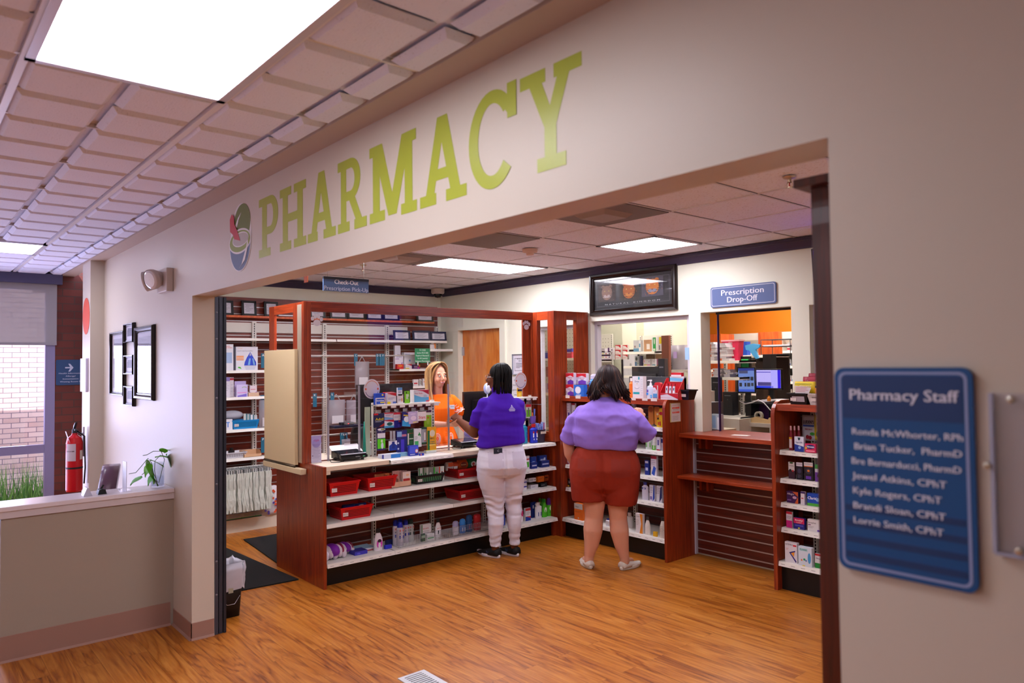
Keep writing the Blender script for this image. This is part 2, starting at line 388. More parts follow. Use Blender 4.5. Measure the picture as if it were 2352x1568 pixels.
# rubber bases
def cove(name, pts, h, out):
    mb = MB()
    for (x0, y0), (x1, y1), n in pts:
        d = Vector((n[0], n[1], 0)); a = Vector((x0, y0, 0)); b = Vector((x1, y1, 0))
        R = [[a+d*t+Vector((0, 0, z)), b+d*t+Vector((0, 0, z))] for t, z in ((0, h), (.004, h-.002), (.004, .012), (.016, 0), (0, 0))]
        vs = [p for r in R for p in r]; n_ = len(R)
        mb.faces(vs, [(2*i, 2*i+1, 2*(i+1) % (2*n_)+1, 2*(i+1) % (2*n_)) for i in range(n_)] + [tuple(range(0, 2*n_, 2)), tuple(range(1, 2*n_, 2))], COVE)
    struct(mb, name)
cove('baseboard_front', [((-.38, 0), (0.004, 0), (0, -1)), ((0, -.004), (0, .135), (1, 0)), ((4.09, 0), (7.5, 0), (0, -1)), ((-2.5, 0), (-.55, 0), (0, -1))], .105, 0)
# half wall
mb = MB(); mb.box(-.53, -.945, 0, -.385, -.001, .86, mat('#a5988a', .45, bump=.12, bscale=260)); struct(mb, 'wall_half')  # corridor paint made darker, shade put into the wall colour
mb = MB(); mb.box(-.62, -1.6, .872, -.36, -.001, .90, mat('#e2d8dc', .28), bev=.004); mb.box(-.575, -1.5, .83, -.37, -.001, .872, mat('#cfc4c6', .35)); struct(mb, 'trim_3')
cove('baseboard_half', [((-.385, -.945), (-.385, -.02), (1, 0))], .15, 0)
struct(MB().box(-.55, -1.5, 0, -.40, -1.1, .86, mat('#b9b4d6', .5)), 'wall_half_end')

# exterior end: storefront window, brick
def brick_mat(name, c1, c2, mortar, sc, rot=None):
    m = bpy.data.materials.new(name); m.use_nodes = True; nt = m.node_tree; b = nt.nodes['Principled BSDF']; b.inputs['Roughness'].default_value = .8
    tc = nt.nodes.new('ShaderNodeTexCoord'); sp = nt.nodes.new('ShaderNodeSeparateXYZ'); nt.links.new(tc.outputs['Object'], sp.inputs[0])
    cb = nt.nodes.new('ShaderNodeCombineXYZ'); nt.links.new(sp.outputs['Y'], cb.inputs[0]); nt.links.new(sp.outputs['Z'], cb.inputs[1])
    br = nt.nodes.new('ShaderNodeTexBrick'); br.inputs['Scale'].default_value = 1; br.inputs['Brick Width'].default_value = .215*sc; br.inputs['Row Height'].default_value = .0765*sc; br.inputs['Mortar Size'].default_value = .005*sc
    for k, v in (('Color1', c1), ('Color2', c2), ('Mortar', mortar)): br.inputs[k].default_value = lin(v)
    nt.links.new(cb.outputs[0], br.inputs['Vector']); nt.links.new(br.outputs['Color'], b.inputs['Base Color'])
    return m
mb = MB(); mb.box(-4.0, -.17, 0, -3.9, .3, H+.05, brick_mat('brick', '#6b3226', '#56261d', '#4a342c', 1)); struct(mb, 'wall_brick')
struct(MB().box(-4.0, -3.7, 2.60, -3.9, -.17, H+.05, mat('#3b3650', .5)), 'trim_4')
mb = MB(); FR = mat('#8884a6', .4, metal=.3)
for y0, y1 in ((-.255, -.17), (-1.75, -1.69), (-3.3, -3.24), (-3.7, -3.62)): mb.box(-3.97, y0, 0, -3.90, y1, 2.6, FR)
for z0, z1 in ((0, .12), (.85, .935), (2.5, 2.6)): mb.box(-3.965, -3.7, z0, -3.905, -.17, z1, FR)
o = struct(mb, 'window_4'); g = MB(); g.box(-3.937, -3.6, .1, -3.932, -.25, 2.5, GLASS); g.build('pane', o)
# roller shade
t = empty('roller_shade', 'grey translucent roller shade pulled halfway down the left window', 'window shade', (-3.88, -1.9, 0))
fab = mat('#a9a6a8', .8, trans=.25); a = MB(); a.box(-.002, -1.6, 1.96, .002, 1.74, 2.62, fab); a.build('fabric', t)
a = MB(); a.box(-.02, -1.62, 2.56, .06, 1.78, 2.66, mat('#4a4868', .4)); a.build('valance', t)
a = MB(); a.box(-.008, -1.6, 1.94, .008, 1.74, 1.965, mat('#8f8c92', .5)); a.build('hem_bar', t)
# outdoors: brick courtyard wall, pavement and grass
struct(MB().box(-9, -8, -.1, -4.0, 3, -.02, mat('#9a8f88', .9, var=.3, bscale=8)), 'ground_outside')
struct(MB().box(-7.4, -8, -.02, -7.2, 3, 4.2, brick_mat('brick_outside', '#cdb3a4', '#b99a8b', '#6f6068', .9)), 'wall_outside')
mb = MB(); random.seed(3)
for i in range(1600):
    x = random.uniform(-6.9, -6.1); y = random.uniform(-3.2, 1.2); h = random.uniform(.15, .55); a = random.uniform(0, 6.28); b = random.uniform(.03, .14)
    mb.faces([(x, y, -.02), (x+.02, y+.01, -.02), (x+b*math.cos(a), y+b*math.sin(a), h)], [(0, 1, 2)], ('#5f8f3a', '#7aa84c', '#4a7a34')[i % 3])
tag(mb.build('grass'), 'green grass growing outside below the left window', 'grass', kind='stuff')

# ------------------------------------------------------------------ lettering on the header
LIME = mat('#a9b23a', .3, key='lime_vinyl')
def strokes(w):   # slab-serif capitals as outlines in a unit-height box; polygons (outer) only, several per letter may abut
    pass
def R_(x0, z0, x1, z1): return [(x0, z0), (x1, z0), (x1, z1), (x0, z1)]
def arc(cx, cz, rx, rz, a0, a1, n=14): return [(cx+rx*math.cos(math.radians(a0+(a1-a0)*i/n)), cz+rz*math.sin(math.radians(a0+(a1-a0)*i/n))) for i in range(n+1)]
def band(cx, cz, rx, rz, a0, a1, tx, tz, n=16):
    o = arc(cx, cz, rx, rz, a0, a1, n); i = arc(cx, cz, rx-tx, rz-tz, a0, a1, n)
    return [[o[k], o[k+1], i[k+1], i[k]] for k in range(n)]
s_, st = .135, .17      # serif thickness, stem
def Lp(): return [R_(.02, 0, .44, s_), R_(.14, 0, .14+st, 1), R_(.02, 1-s_, .45, 1), R_(.14, .36, .45, .36+.13)] + band(.44, .68, .27, .32, -90, 90, .17, .13)
def Lh(): return [R_(0, 0, .38, s_), R_(0, 1-s_, .38, 1), R_(.10, 0, .10+st, 1), R_(.47, 0, .85, s_), R_(.47, 1-s_, .85, 1), R_(.58, 0, .58+st, 1), R_(.1, .44, .7, .57)]
def La(): return [R_(0, 0, .33, s_), R_(.52, 0, .90, s_), [(.09, 0), (.26, 0), (.52, 1), (.36, 1)], [(.64, 0), (.82, 0), (.55, 1), (.36, 1)], R_(.2, .27, .68, .40)]
def Lr(): return [R_(0, 0, .37, s_), R_(.10, 0, .10+st, 1), R_(0, 1-s_, .42, 1), R_(.1, .42, .42, .55)] + band(.40, .71, .30, .29, -90, 90, .17, .13) + [[(.34, .46), (.53, .46), (.74, s_), (.56, s_)], R_(.52, 0, .88, s_)]
def Lm(): return [R_(0, 0, .36, s_), R_(.08, 0, .08+st*.95, 1), R_(0, 1-s_, .25, 1), [(.10, 1), (.30, 1), (.62, .04), (.52, .04), (.44, .04)], [(.44, .04), (.62, .04), (.94, 1), (.74, 1)], R_(.80, 0, .80+st*.95, 1), R_(.72, 0, 1.05, s_), R_(.80, 1-s_, 1.04, 1)]
def Lc(): return band(.42, .5, .42, .52, 40, 318, .17, .14, 30) + [R_(.68, .66, .83, 1.02), [(.60, .80), (.70, .70), (.83, .66), (.83, .84)]]
def Ly(): return [R_(0, 1-s_, .38, 1), R_(.50, 1-s_, .88, 1), [(.08, 1), (.27, 1), (.53, .42), (.36, .42)], [(.60, 1), (.77, 1), (.53, .42), (.36, .42)], R_(.36, 0, .53, .45), R_(.25, 0, .66, s_)]
XL = [1.095]
word = [(Lp, 594, 639), (Lh, 642, 703), (La, 706, 771), (Lr, 775, 842), (Lm, 848, 957), (La, 963, 1071), (Lc, 1076, 1187), (Ly, 1194, 1337)]
t = empty('wall_lettering', 'large lime green PHARMACY lettering on the header above the opening', 'wall sign', (0, 0, 0))
for fn, px0, px1 in word:
    ym = 834-.0; 
    x0 = at(px0+1, 500-(px0-594)*.42, 'y', 0).x; x1 = at(px1, 500-(px1-594)*.42, 'y', 0).x
    polys = fn(); mx = max(p[0] for q in polys for p in q); mn = min(p[0] for q in polys for p in q); mb = MB()
    for qi, q_ in enumerate(polys): mb.prism([(x0+(p[0]-mn)/(mx-mn)*(x1-x0), 2.257+p[1]*.302) for p in q_], 'y', -.0008-.00004*qi, -.0002-.00001*qi, LIME)
    mb.build('letter', t)
# mortar and pestle emblem
t = empty('wall_emblem', 'round mortar and pestle emblem beside the PHARMACY lettering', 'wall sign', (.832, 0, 2.403))
def disc(mb, cx, cz, rx, rz, y, m, a0=0, a1=360, n=40): mb.prism(arc(cx, cz, rx, rz, a0, a1, n)[:-1 if a1-a0 == 360 else None], 'y', y, y+.0006, m)
a = MB(); disc(a, 0.01, 0, .155, .185, -.0012, '#e8e4e4'); disc(a, .03, .075, .118, .105, -.0018, '#6f7a2c'); a.build('leaf', t)
a = MB(); disc(a, 0, -.02, .160, .165, -.0024, '#e8e4e4', 180, 360); disc(a, 0, -.03, .150, .150, -.003, '#5b6a8c', 180, 360)
disc(a, 0, -.02, .162, .068, -.0036, '#e8e4e4'); disc(a, 0, -.02, .152, .058, -.0042, '#8d9a3c'); disc(a, .012, -.012, .118, .040, -.0048, '#e8e4e4'); disc(a, .012, -.012, .110, .034, -.0054, '#b9b0a8')
a.prism([(-.01, -.17), (.03, -.15), (.10, -.06), (.125, 0), (.12, -.06), (.08, -.13)], 'y', -.0048, -.0042, '#e8e4e4'); a.build('bowl', t)
a = MB(); a.prism([(-.075, .0), (.015, -.02), (-.03, .04), (-.075, .085), (-.085, .13), (-.115, .145), (-.145, .12), (-.14, .05), (-.10, .03)], 'y', -.0066, -.006, '#c23a40'); a.build('pestle', t)
a = MB(); a.prism([(-.07, .075), (-.03, .11), (.02, .135), (-.02, .10), (-.045, .06)], 'y', -.003, -.0024, '#e8e4e4'); a.build('leaf_vein', t)

# ================================================================== shop fixtures
def upright(mb, x, y, z0, z1, face='x', w=.032, d=.03):
    """slotted steel upright; face x = slots look to +X, face y = slots look to -Y"""
    if face == 'x': mb.box(x, y-w/2, z0, x+d, y+w/2, z1, WHITEM)
    else: mb.box(x-w/2, y-d, z0, x+w/2, y, z1, WHITEM)
    z = z0+.02; k = mat('#1a1816')
    while z < z1-.02:
        if face == 'x': mb.box(x+d-.001, y-.005, z, x+d+.0008, y+.005, z+.017, k)
        else: mb.box(x-.005, y-d-.0008, z, x+.005, y-d+.001, z+.017, k)
        z += .0254
def shelf_mesh(x0, x1, d, tags=0, lip=.03, perf=True):
    """shelf in local axes: width along x, front edge at y=0 facing -Y, top at z=0"""
    mb = MB(); mb.box(x0, .004, -.018, x1, d, 0, WHITEM)
    mb.prism([(0.006, .0), (-.004, -.002), (-.012, -lip), (-.006, -lip-.001), (.004, -.008)], 'x', x0, x1, mat('#e6e2da', .3))
    mb.box(x0, .002, -.03, x0+.004, d, 0, WHITEM); mb.box(x1-.004, .002, -.03, x1, d, 0, WHITEM)
    if tags:
        n = int((x1-x0)/.075)
        for i in range(n):
            a = x0+(x1-x0)*i/n
            mb.prism([(-.0025, -.004), (-.0105, -lip+.004), (-.0115, -lip+.004), (-.0035, -.004)], 'x', a+.004, a+(x1-x0)/n*.93, ('#e9e4e0', '#ddd6d2', '#efe9e2')[i % 3])
            mb.prism([(-.0075, -.017), (-.0088, -.0195), (-.0100, -.0195), (-.0087, -.017)], 'x', a+.02, a+.02+.03, '#7d7672')
    return mb
R90 = PI/2          # a front that faces -Y turned to face +X

# ---- check-out counter unit (faces +X)
t = empty('checkout_counter', 'long cherry and white check-out counter unit with shelves facing the shop floor', 'counter', (-.40, 1.09, 0))
def L(o): return (o[0]+.40, o[1]-1.09, o[2])
def cbox(name, x0, y0, z0, x1, y1, z1, m, label=None, bev=0):
    mb = MB(); mb.box(x0+.40, y0-1.09, z0, x1+.40, y1-1.09, z1, m, bev=bev); o = mb.build(name, t)
    if label: o['label'] = label
    return o
cbox('end_panel', -1.26, 1.068, 0, -.375, 1.094, .925, CHERRY, bev=.002)
cbox('kick_plate', -.9, 1.095, 0, -.46, 3.53, .16, BLACK)
cbox('end_panel', -.9, 3.530, 0, -.425, 3.562, .93, CHERRY)
mb = MB(); mb.box(-.35, .005, .16, -.33, 2.438, .93, SLATW)
for k in range(10): mb.box(-.332, .005, .215+k*.0762, -.327, 2.39, .224+k*.0762, SILV)
mb.build('back_panel', t)
mb = MB(); mb.box(-.515, .005, .0, -.495, 2.39, .888, CHERRY); mb.build('rear_panel', t)
for y in (1.69, 2.285, 2.88):
    mb = MB(); upright(mb, -.327, y-1.09, .16, .9); mb.build('upright', t)
bays = [(1.096, 1.687), (1.690, 2.283), (2.286, 2.878), (2.881, 3.528)]
for z, nm, tg in ((.684, 'shelf', 0), (.486, 'shelf', 0), (.188, 'base_deck', 1)):
    for i, (a, b) in enumerate(bays):
        fx = -.385 if z > .2 else -.372
        o = shelf_mesh(0, b-a, .34, tags=(tg or i == 3)).build(nm, t); o.location = (fx+.40, a-1.09, z); o.rotation_euler = (0, 0, R90)
for a_, b_ in ((.005, .57), (1.20, 1.80)): mb = MB(); mb.box(-.48, a_, .888, .005, b_, .923, LAM, bev=.003); mb.build('laminate_top', t)
o = shelf_mesh(0, .625, .44, 1).build('shelf', t); o.location = (.02, .572, .920); o.rotation_euler = (0, 0, R90)
o = shelf_mesh(0, .635, .44, 1).build('shelf', t); o.location = (.02, 1.80, .920); o.rotation_euler = (0, 0, R90)
for a_, b_, d_ in ((.005, 1.19, -.84), (1.19, 1.93, -.53), (1.93, 2.39, -.84)):
    mb = MB(); mb.box(d_, a_, .888, -.481, b_, .9225, LAM); mb.build('rear_worktop', t)
for a_ in (.6, 1.16, 1.94, 2.36): mb = MB(); mb.box(-.83, a_, 0, -.515, a_+.025, .888, CHERRY); mb.build('rear_support', t)
mb = MB(); mb.box(-.10, .0, .86, .0, .05, .888, LAM); mb.build('bracket', t)

# flip-up gate leaf
t = empty('counter_gate', 'cream laminate counter gate leaf folded upright on its piano hinge', 'counter gate', (-.86, 1.026, 0))
a = MB(); a.box(-.56, .0, .905, .065, .028, 1.835, mat('#e3cfa8', .42), bev=.002); a.build('leaf', t)
a = MB(); a.box(-.56, -.012, .842, .20, .036, .885, mat('#e6d4b0', .42), bev=.003); a.build('ledge', t)
a = MB(); a.box(-.56, -.004, .885, .07, .003, .905, mat('#6a5b48', .35, metal=.8)); a.tube([(-.56, -.004, .895), (.07, -.004, .895)], .006, mat('#54483c', .35, metal=.8)); a.build('piano_hinge', t)

# ---- wooden glass screen on the counter
t = empty('counter_screen', 'cherry framed glass screen standing on the check-out counter', 'glass screen', (0, 0, 0))
ZT, ZB = 2.215, .923
def fr(nm, x0, y0, z0, x1, y1, z1, m=None):
    mb = MB(); mb.box(x0, y0, z0, x1, y1, z1, m or CHERRY, bev=.002); return mb.build(nm, t)
# wing along X
fr('post', -1.40, 1.062, ZB, -1.29, 1.085, ZT); fr('post', -.905, 1.062, ZB, -.815, 1.085, ZT); fr('beam', -1.29, 1.062, 2.14, -.905, 1.085, ZT, CHERRY_X)
fr('pane', -1.29, 1.071, ZB, -.905, 1.075, 2.14, GLASS)
o = fr('hinge_strip', -.81, 1.056, ZB, -.73, 1.0618, ZT-.02, mat('#b9ad9c', .4, metal=.5)); fr('post', -.815, 1.062, ZB, -.705, 1.085, ZT)
# long run along Y
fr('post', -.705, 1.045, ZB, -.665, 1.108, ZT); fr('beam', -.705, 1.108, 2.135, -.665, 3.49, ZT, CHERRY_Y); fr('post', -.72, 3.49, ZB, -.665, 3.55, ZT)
fr('pane', -.690, 1.108, 1.42, -.685, 3.49, 2.135, GLASS)
fr('post', -.72, 3.40, ZB, -.70, 3.49, 2.135)
# return along X and run to the far wall
fr('post', -.665, 3.50, ZB, -.60, 3.55, ZT); fr('beam', -.60, 3.50, 2.13, -.445, 3.55, ZT, CHERRY_X); fr('post', -.445, 3.50, .93, -.355, 3.60, ZT); fr('beam', -.60, 3.50, ZB, -.445, 3.55, 1.02, CHERRY_X)
fr('post', -.405, 3.60, .93, -.355, 3.68, ZT); fr('beam', -.405, 3.68, 2.13, -.355, 3.82, ZT, CHERRY_Y); fr('post', -.405, 3.82, .93, -.355, 3.99, ZT); fr('beam', -.405, 3.60, .93, -.355, 3.99, 1.02, CHERRY_Y)
fr('pane', -.60, 3.523, 1.02, -.445, 3.527, 2.13, GLASS); fr('pane', -.382, 3.68, 1.02, -.378, 3.82, 2.13, GLASS)
# lower acrylic wings on the counter
def acrylic(y, x0, x1, z1, label):
    mb = MB(); mb.box(x0, y-.004, .924, x1, y+.004, z1, ACRYL); a = MB(); a.box(x1-.004, y-.008, .924, x1+.005, y+.008, z1, mat('#a9a6b4', .25, trans=.25))
    e = empty('acrylic_guard', label, 'acrylic screen', (0, 0, 0)); mb.build('panel', e); a.build('edge', e)
acrylic(1.27, -.76, -.70, 1.52, 'clear acrylic edge strip standing near the left end of the check-out counter')
acrylic(1.53, -.92, -.66, 1.53, 'clear acrylic divider standing behind the black card terminal on the left')
acrylic(2.40, -.92, -.60, 1.52, 'clear acrylic divider standing in front of the clerk')
# stickers on glass
def paw(p, label):
    mb = MB(); m = mat('#c9c2cc', .5)
    def e(cy, cz, ry, rz): mb.prism(arc(cy, cz, ry, rz, 0, 360, 16)[:-1], 'x', 0, .0008, m)
    e(0, -.018, .032, .026); e(-.038, .016, .014, .017); e(-.014, .032, .014, .018); e(.014, .032, .014, .018); e(.038, .012, .015, .019)
    tag(mb.build('paw_sticker', None, p), label, 'sticker')
paw(at(728, 736, 'x', -.664)+Vector((0, .0, 0)), 'pale paw print sticker on the glass at the left post')
paw(at(1209, 747, 'x', -.684), 'pale paw print sticker on the glass at the right post')
def round_sticker(p, label):
    mb = MB(); 
    mb.prism(arc(0, 0, .078, .084, 0, 360, 32)[:-1], 'x', 0, .0008, mat('#d9d4dc', .5))
    mb.prism(arc(0, 0, .066, .072, 20, 160, 20)+arc(0, 0, .061, .066, 160, 20, 20), 'x', .0008, .0012, '#d98a72'); mb.prism(arc(0, 0, .066, .072, 200, 340, 20)+arc(0, 0, .061, .066, 340, 200, 20), 'x', .0008, .0012, '#6f6a92')
    for s in (-1, 1): mb.prism(arc(s*.058, 0, .008, .010, 0, 360, 10)[:-1], 'x', .001, .0014, '#e0603c')
    tag(mb.build('round_sticker', None, p), label, 'sticker')
round_sticker(at(854, 893, 'x', -.688), 'round white sticker on the glass in front of the black screen')
round_sticker(at(1196, 874, 'x', -.688), 'round white sticker on the glass beside the framed notice')

# ---- slat wall unit on the left wall
t = empty('slatwall_unit', 'tall cherry slatwall unit covering the left wall', 'slatwall', (-3.0, 0, 0))
mb = MB(); mb.box(0, .16, .12, .03, 3.93, 2.44, SLATW); mb.build('panel', t)
mb = MB(); z = .20
k = 0
while z < 2.40: mb.box(.028, .16, z, .034, 3.93, z+.010, SILV); z += .0762; k += 1
mb.build('slat_insert', t)
UY = [1.30-.915, 1.30, 2.215, 3.13, 3.88]
uy = [at(584, 850, 'x', -2.94).y, at(746, 850, 'x', -2.94).y, at(890, 850, 'x', -2.94).y]
UY = [2*uy[0]-uy[1], uy[0], uy[1], uy[2], 3.90]
for y in UY:
    mb = MB(); upright(mb, .03, y, .12, at(584, 738, 'x', -2.94).z, w=.045, d=.035); mb.build('upright', t)
mb = MB(); zr = at(560, 745, 'x', -2.96).z; mb.box(.03, .16, zr-.085, .045, UY[3]+.3, zr+.02, WHITEM); mb.build('header_rail', t)
mb = MB(); mb.box(.0, .16, 0, .24, 2.75, .13, mat('#d9cdbb', .4)); mb.build('base', t)
zw = at(560, 727, 'x', -2.90).z
mb = MB(); mb.box(.0, .16, zw-.012, .15, 3.80, zw+.010, OWOOD, bev=.002); o = mb.build('wooden_shelf', t); o['label'] = 'orange brown wooden shelf above the steel rail'
def wall_shelf(y0, y1, z, d=.3):
    o = shelf_mesh(0, y1-y0, d-.03, tags=0, lip=.028).build('shelf', t); o.location = (d, y0, z); o.rotation_euler = (0, 0, R90)
zs1 = at(560, 776, 'x', -2.70).z
wall_shelf(.18, UY[2]+.02, zs1); wall_shelf(UY[2]+.03, 3.88, zs1)
ZL = [at(560, y, 'x', -2.72).z for y in (850, 911, 985, 1051)]
for z in ZL: wall_shelf(.18, UY[1]+.04, z, .28)
ZR = [at(930, 847, 'x', -2.72).z, at(930, 887, 'x', -2.72).z, at(930, 830, 'x', -2.72).z]
wall_shelf(UY[3]+.03, 3.86, ZR[0], .28); wall_shelf(UY[3]+.05, 3.86, ZR[1], .28)
# hang rails for prescription bags
for zpx, ya, yb in ((816, UY[1]+.06, UY[3]+.3), (910, UY[1]+.06, UY[3])):
    z = at(800, zpx, 'x', -2.75).z; mb = MB(); mb.tube([(.25, ya, z), (.25, yb, z)], .006, WHITEM)
    for y in (UY[1]+.08, UY[2], UY[3]-.02): mb.tube([(.06, y, z-.02), (.25, y, z)], .006, WHITEM)
    mb.build('hang_rail', t)
z = at(640, 1007, 'x', -2.75).z; mb = MB(); mb.tube([(.25, UY[1]+.06, z), (.25, UY[3], z)], .006, WHITEM); mb.tube([(.06, UY[2], z-.02), (.25, UY[2], z)], .006, WHITEM); mb.build('hang_rail', t)

# letter markers
def marker(ch, px, py, h, label):
    p = at(px, py, 'x', -2.738); mb = MB(); mb.box(-.022, -.004, -h, .022, 0, .0, mat('#1d6480', .5)); mb.text(ch, 0, -.022, .024, '#e8e8e8', y=-.0045)
    tag(mb.build('letter_marker', None, p, R90), label, 'shelf marker', 'blue letter markers on the bag rails')
for ch, px, py, h, lb in (('A', 604, 811, .155, 'blue marker lettered A on the top rail, left of the cream gate leaf'), ('C', 817, 812, .14, 'blue marker lettered C on the rail behind the glass'),
    ('D', 867, 812, .14, 'blue marker lettered D beside the one lettered E'), ('E', 873, 812, .14, 'blue marker lettered E between D and F'), ('F', 879.5, 812, .14, 'blue marker lettered F left of the slotted upright'),
    ('G', 603, 907, .16, 'blue marker lettered G on the middle rail left of the gate leaf'), ('K', 723, 903, .15, 'blue marker lettered K on the middle rail behind the glass'), ('L', 763, 901, .15, 'blue marker lettered L beside the hanging bags'),
    ('P', 604, 1004, .16, 'blue marker lettered P on the lowest rail left of the gate leaf'), ('T', 785, 993, .15, 'blue marker lettered T above the card reader'), ('L', 790, 993, .15, 'blue marker lettered L between the ones lettered T and V'), ('V', 794, 993, .15, 'blue marker lettered V above the white stand')):
    marker(ch, px, py, h, lb)

# ---- rounded end-panel units along the far wall (face -Y)
def rounded_panel(x, y0, y1, z1, th=.028, r=.11):
    pts = [(y1, 0), (y1, z1), (y0+r, z1)] + [(y0+r-r*math.sin(math.radians(a)), z1-r+r*math.cos(math.radians(a))) for a in range(10, 91, 10)] + [(y0, 0)]
    mb = MB(); mb.prism(pts, 'x', x, x+th, CHERRY); return mb
def med_unit(x0, x1, label, zs, ztop=1.375, drop_left=False):
    t = empty('display_unit', label, 'display shelves', (x0, 3.56, 0))
    w = x1-x0
    rounded_panel(-.055 if x0 < 0 else 0, 0, .42, 1.40, .083 if x0 < 0 else .03).build('side_panel', t); rounded_panel(w-.028, 0, .42, 1.40).build('side_panel', t)
    mb = MB(); mb.box(.028, .03, ztop-.05, w-.028, .42, ztop, CHERRY_X, bev=.002); mb.build('top_shelf', t)
    mb = MB(); mb.box(.028, .395, .12, w-.028, .415, ztop-.05, SLATWX)
    for k in range(15): mb.box(.028, .391, .19+k*.0762, w-.028, .396, .198+k*.0762, mat('#6f6a6a', .4, metal=.4))
    mb.build('back_panel', t)
    mb = MB(); mb.box(.028, .06, 0, w-.028, .09, .165, BLACK); mb.build('kick_plate', t)
    for x in (.14, w/2, w-.14) if w > 1 else (w*.35,):
        mb = MB(); upright(mb, x, .392, .16, ztop-.06, 'y'); mb.build('upright', t)
    for i, z in enumerate(zs):
        d0 = .02 if z < .25 else .07
        o = shelf_mesh(0, w-.064, .395-d0, 1, .034).build('shelf', t); o.location = (.032, d0, z)
    return t
U1 = (-.375, .93); U2 = (1.905, 3.05)
med_unit(U1[0], U1[1], 'cherry display unit with rounded ends behind the lavender-shirted shopper', (.187, .475, .70, .925, 1.13))
med_unit(U2[0], U2[1], 'cherry display unit of allergy and cold medicine at the right', (.215, .455, .64, .82, 1.03))
ZU1 = (.187, .475, .70, .925, 1.13, 1.375); ZU2 = (.215, .455, .64, .82, 1.03, 1.375)
# ---- drop-off counter
t = empty('drop_off_counter', 'cherry drop-off counter with slatwall front under the prescription window', 'counter', (.93, 3.74, 0))
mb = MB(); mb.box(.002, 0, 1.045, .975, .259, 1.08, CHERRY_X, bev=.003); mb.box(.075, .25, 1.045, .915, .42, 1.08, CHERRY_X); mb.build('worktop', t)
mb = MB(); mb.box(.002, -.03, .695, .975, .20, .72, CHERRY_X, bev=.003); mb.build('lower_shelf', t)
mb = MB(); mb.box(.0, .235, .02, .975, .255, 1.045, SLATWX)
for k in range(13): mb.box(.0, .230, .055+k*.0762, .975, .236, .064+k*.0762, SILV)
mb.build('slat_panel', t)
mb = MB(); mb.box(.002, .205, .01, .016, .235, 1.03, mat('#b9b6c4', .4)); mb.build('edge_strip', t)
for x in (.10, .17):
    for z in (.585, .945):
        mb = MB(); mb.box(x, .15, z, x+.022, .23, z+.10, CHERRY); mb.build('bracket', t)

# ---- tall dark cabinet just inside the opening
t = empty('tall_cabinet', 'tall dark cherry cabinet just inside the right side of the opening', 'cabinet', (3.90, .30, 0))
mb = MB(); DKW = wood('dark_cherry', '#30100a', '#481509', '#5c1e0e', .35, (16, 16, .7), 5, .1); mb.box(.0, .0, 0, .62, .40, 2.128, DKW, bev=.002); mb.build('body', t)
mb = MB(); mb.box(-.030, -.03, 2.128, .65, .43, 2.15, DKW, bev=.002); mb.build('crown', t)
# ---- security shutter track
t = empty('shutter_track', 'dark grey security shutter track on the left jamb of the opening', 'shutter track', (0, .138, 0))
mb = MB(); D_ = mat('#474b58', .4, metal=.4)
mb.box(-.06, .0, .0, .004, .022, 2.15, D_); mb.box(-.06, .028, 0, .002, .05, 2.15, mat('#3c404c', .4, metal=.4)); mb.box(-.06, .055, 0, .006, .072, 2.15, mat('#2c2f3a', .4, metal=.4)); mb.box(-.07, 0, 0, -.02, .072, 2.15, D_); mb.build('channel', t)
for z in (.25, .46, .95, 1.50, 1.88, 2.05):
    mb = MB(); mb.lathe([(.001, .004), (.005, .003), (.007, 0)], mat('#8f94a0', .3, metal=.8), 10, Matrix.Rotation(PI/2, 4, 'Y')); mb.build('bolt', t, (.004, .011, z))
# ---- signs ---------------------------------------------------------------
def rrect(x0, z0, x1, z1, r, n=6):
    o = []
    for cx, cz, a0 in ((x1-r, z1-r, 0), (x0+r, z1-r, 90), (x0+r, z0+r, 180), (x1-r, z0+r, 270)): o += arc(cx, cz, r, r, a0, a0+90, n)
    return o
def ringp(mb, a, b, y0, y1, m):
    n = len(a); vs = [(p[0], y0, p[1]) for p in a]+[(p[0], y0, p[1]) for p in b]
    mb.faces(vs, [(i, (i+1) % n, n+(i+1) % n, n+i) for i in range(n)], m)
# pharmacy staff
p0 = at(1928, 845, 'y', -.006); p1 = at(2240, 1357, 'y', -.006)
W_, H_ = .242, .392; cx = 4.096+W_/2; cz = 1.488
t = empty('staff_sign', 'blue framed Pharmacy Staff sign listing seven names on the near right wall', 'sign', (cx, 0, cz))
mb = MB(); mb.prism(rrect(-W_/2, -H_/2, W_/2, H_/2, .018), 'y', -.010, -.001, mat('#15508a', .35)); mb.build('board', t)
mb = MB(); ringp(mb, rrect(-W_/2+.008, -H_/2+.008, W_/2-.008, H_/2-.008, .014), rrect(-W_/2+.013, -H_/2+.013, W_/2-.013, H_/2-.013, .011), -.0106, -.0106, mat('#8f9cc8', .4)); mb.build('border', t)
mb = MB(); mb.box(-W_/2+.016, -.0108, .098, W_/2-.016, -.010, H_/2-.016, mat('#1d3d70', .4)); mb.build('title_strip', t)
for k in range(4): mb = MB(); mb.box(-W_/2+.016, -.0107, -.172+k*.030, W_/2-.016, -.010, -.160+k*.030, mat('#1c3a6a', .4)); mb.build('name_strip', t)
mb = MB(); tw = '#dedeee'; mb.text('Pharmacy Staff', .004, .143, .021, tw, y=-.0114, w=.19); mb.build('lettering', t)
for k, (nm, wv, xo) in enumerate((('Ronda McWhorter, RPh', .192, .008), ('Brian Tucker,  PharmD', .186, .009), ('Bre Bernarducci, PharmD', .190, .005), ('Jewel Atkins, CPhT', .166, -.007), ('Kyle Rogers, CPhT', .156, -.011), ('Brandi Sloan, CPhT', .162, -.008), ('Lorrie Smith, CPhT', .158, -.010))):
    mb = MB(); mb.text(nm, xo, .072-k*.0285, .0125, tw, y=-.0114, w=wv); mb.build('lettering', t)
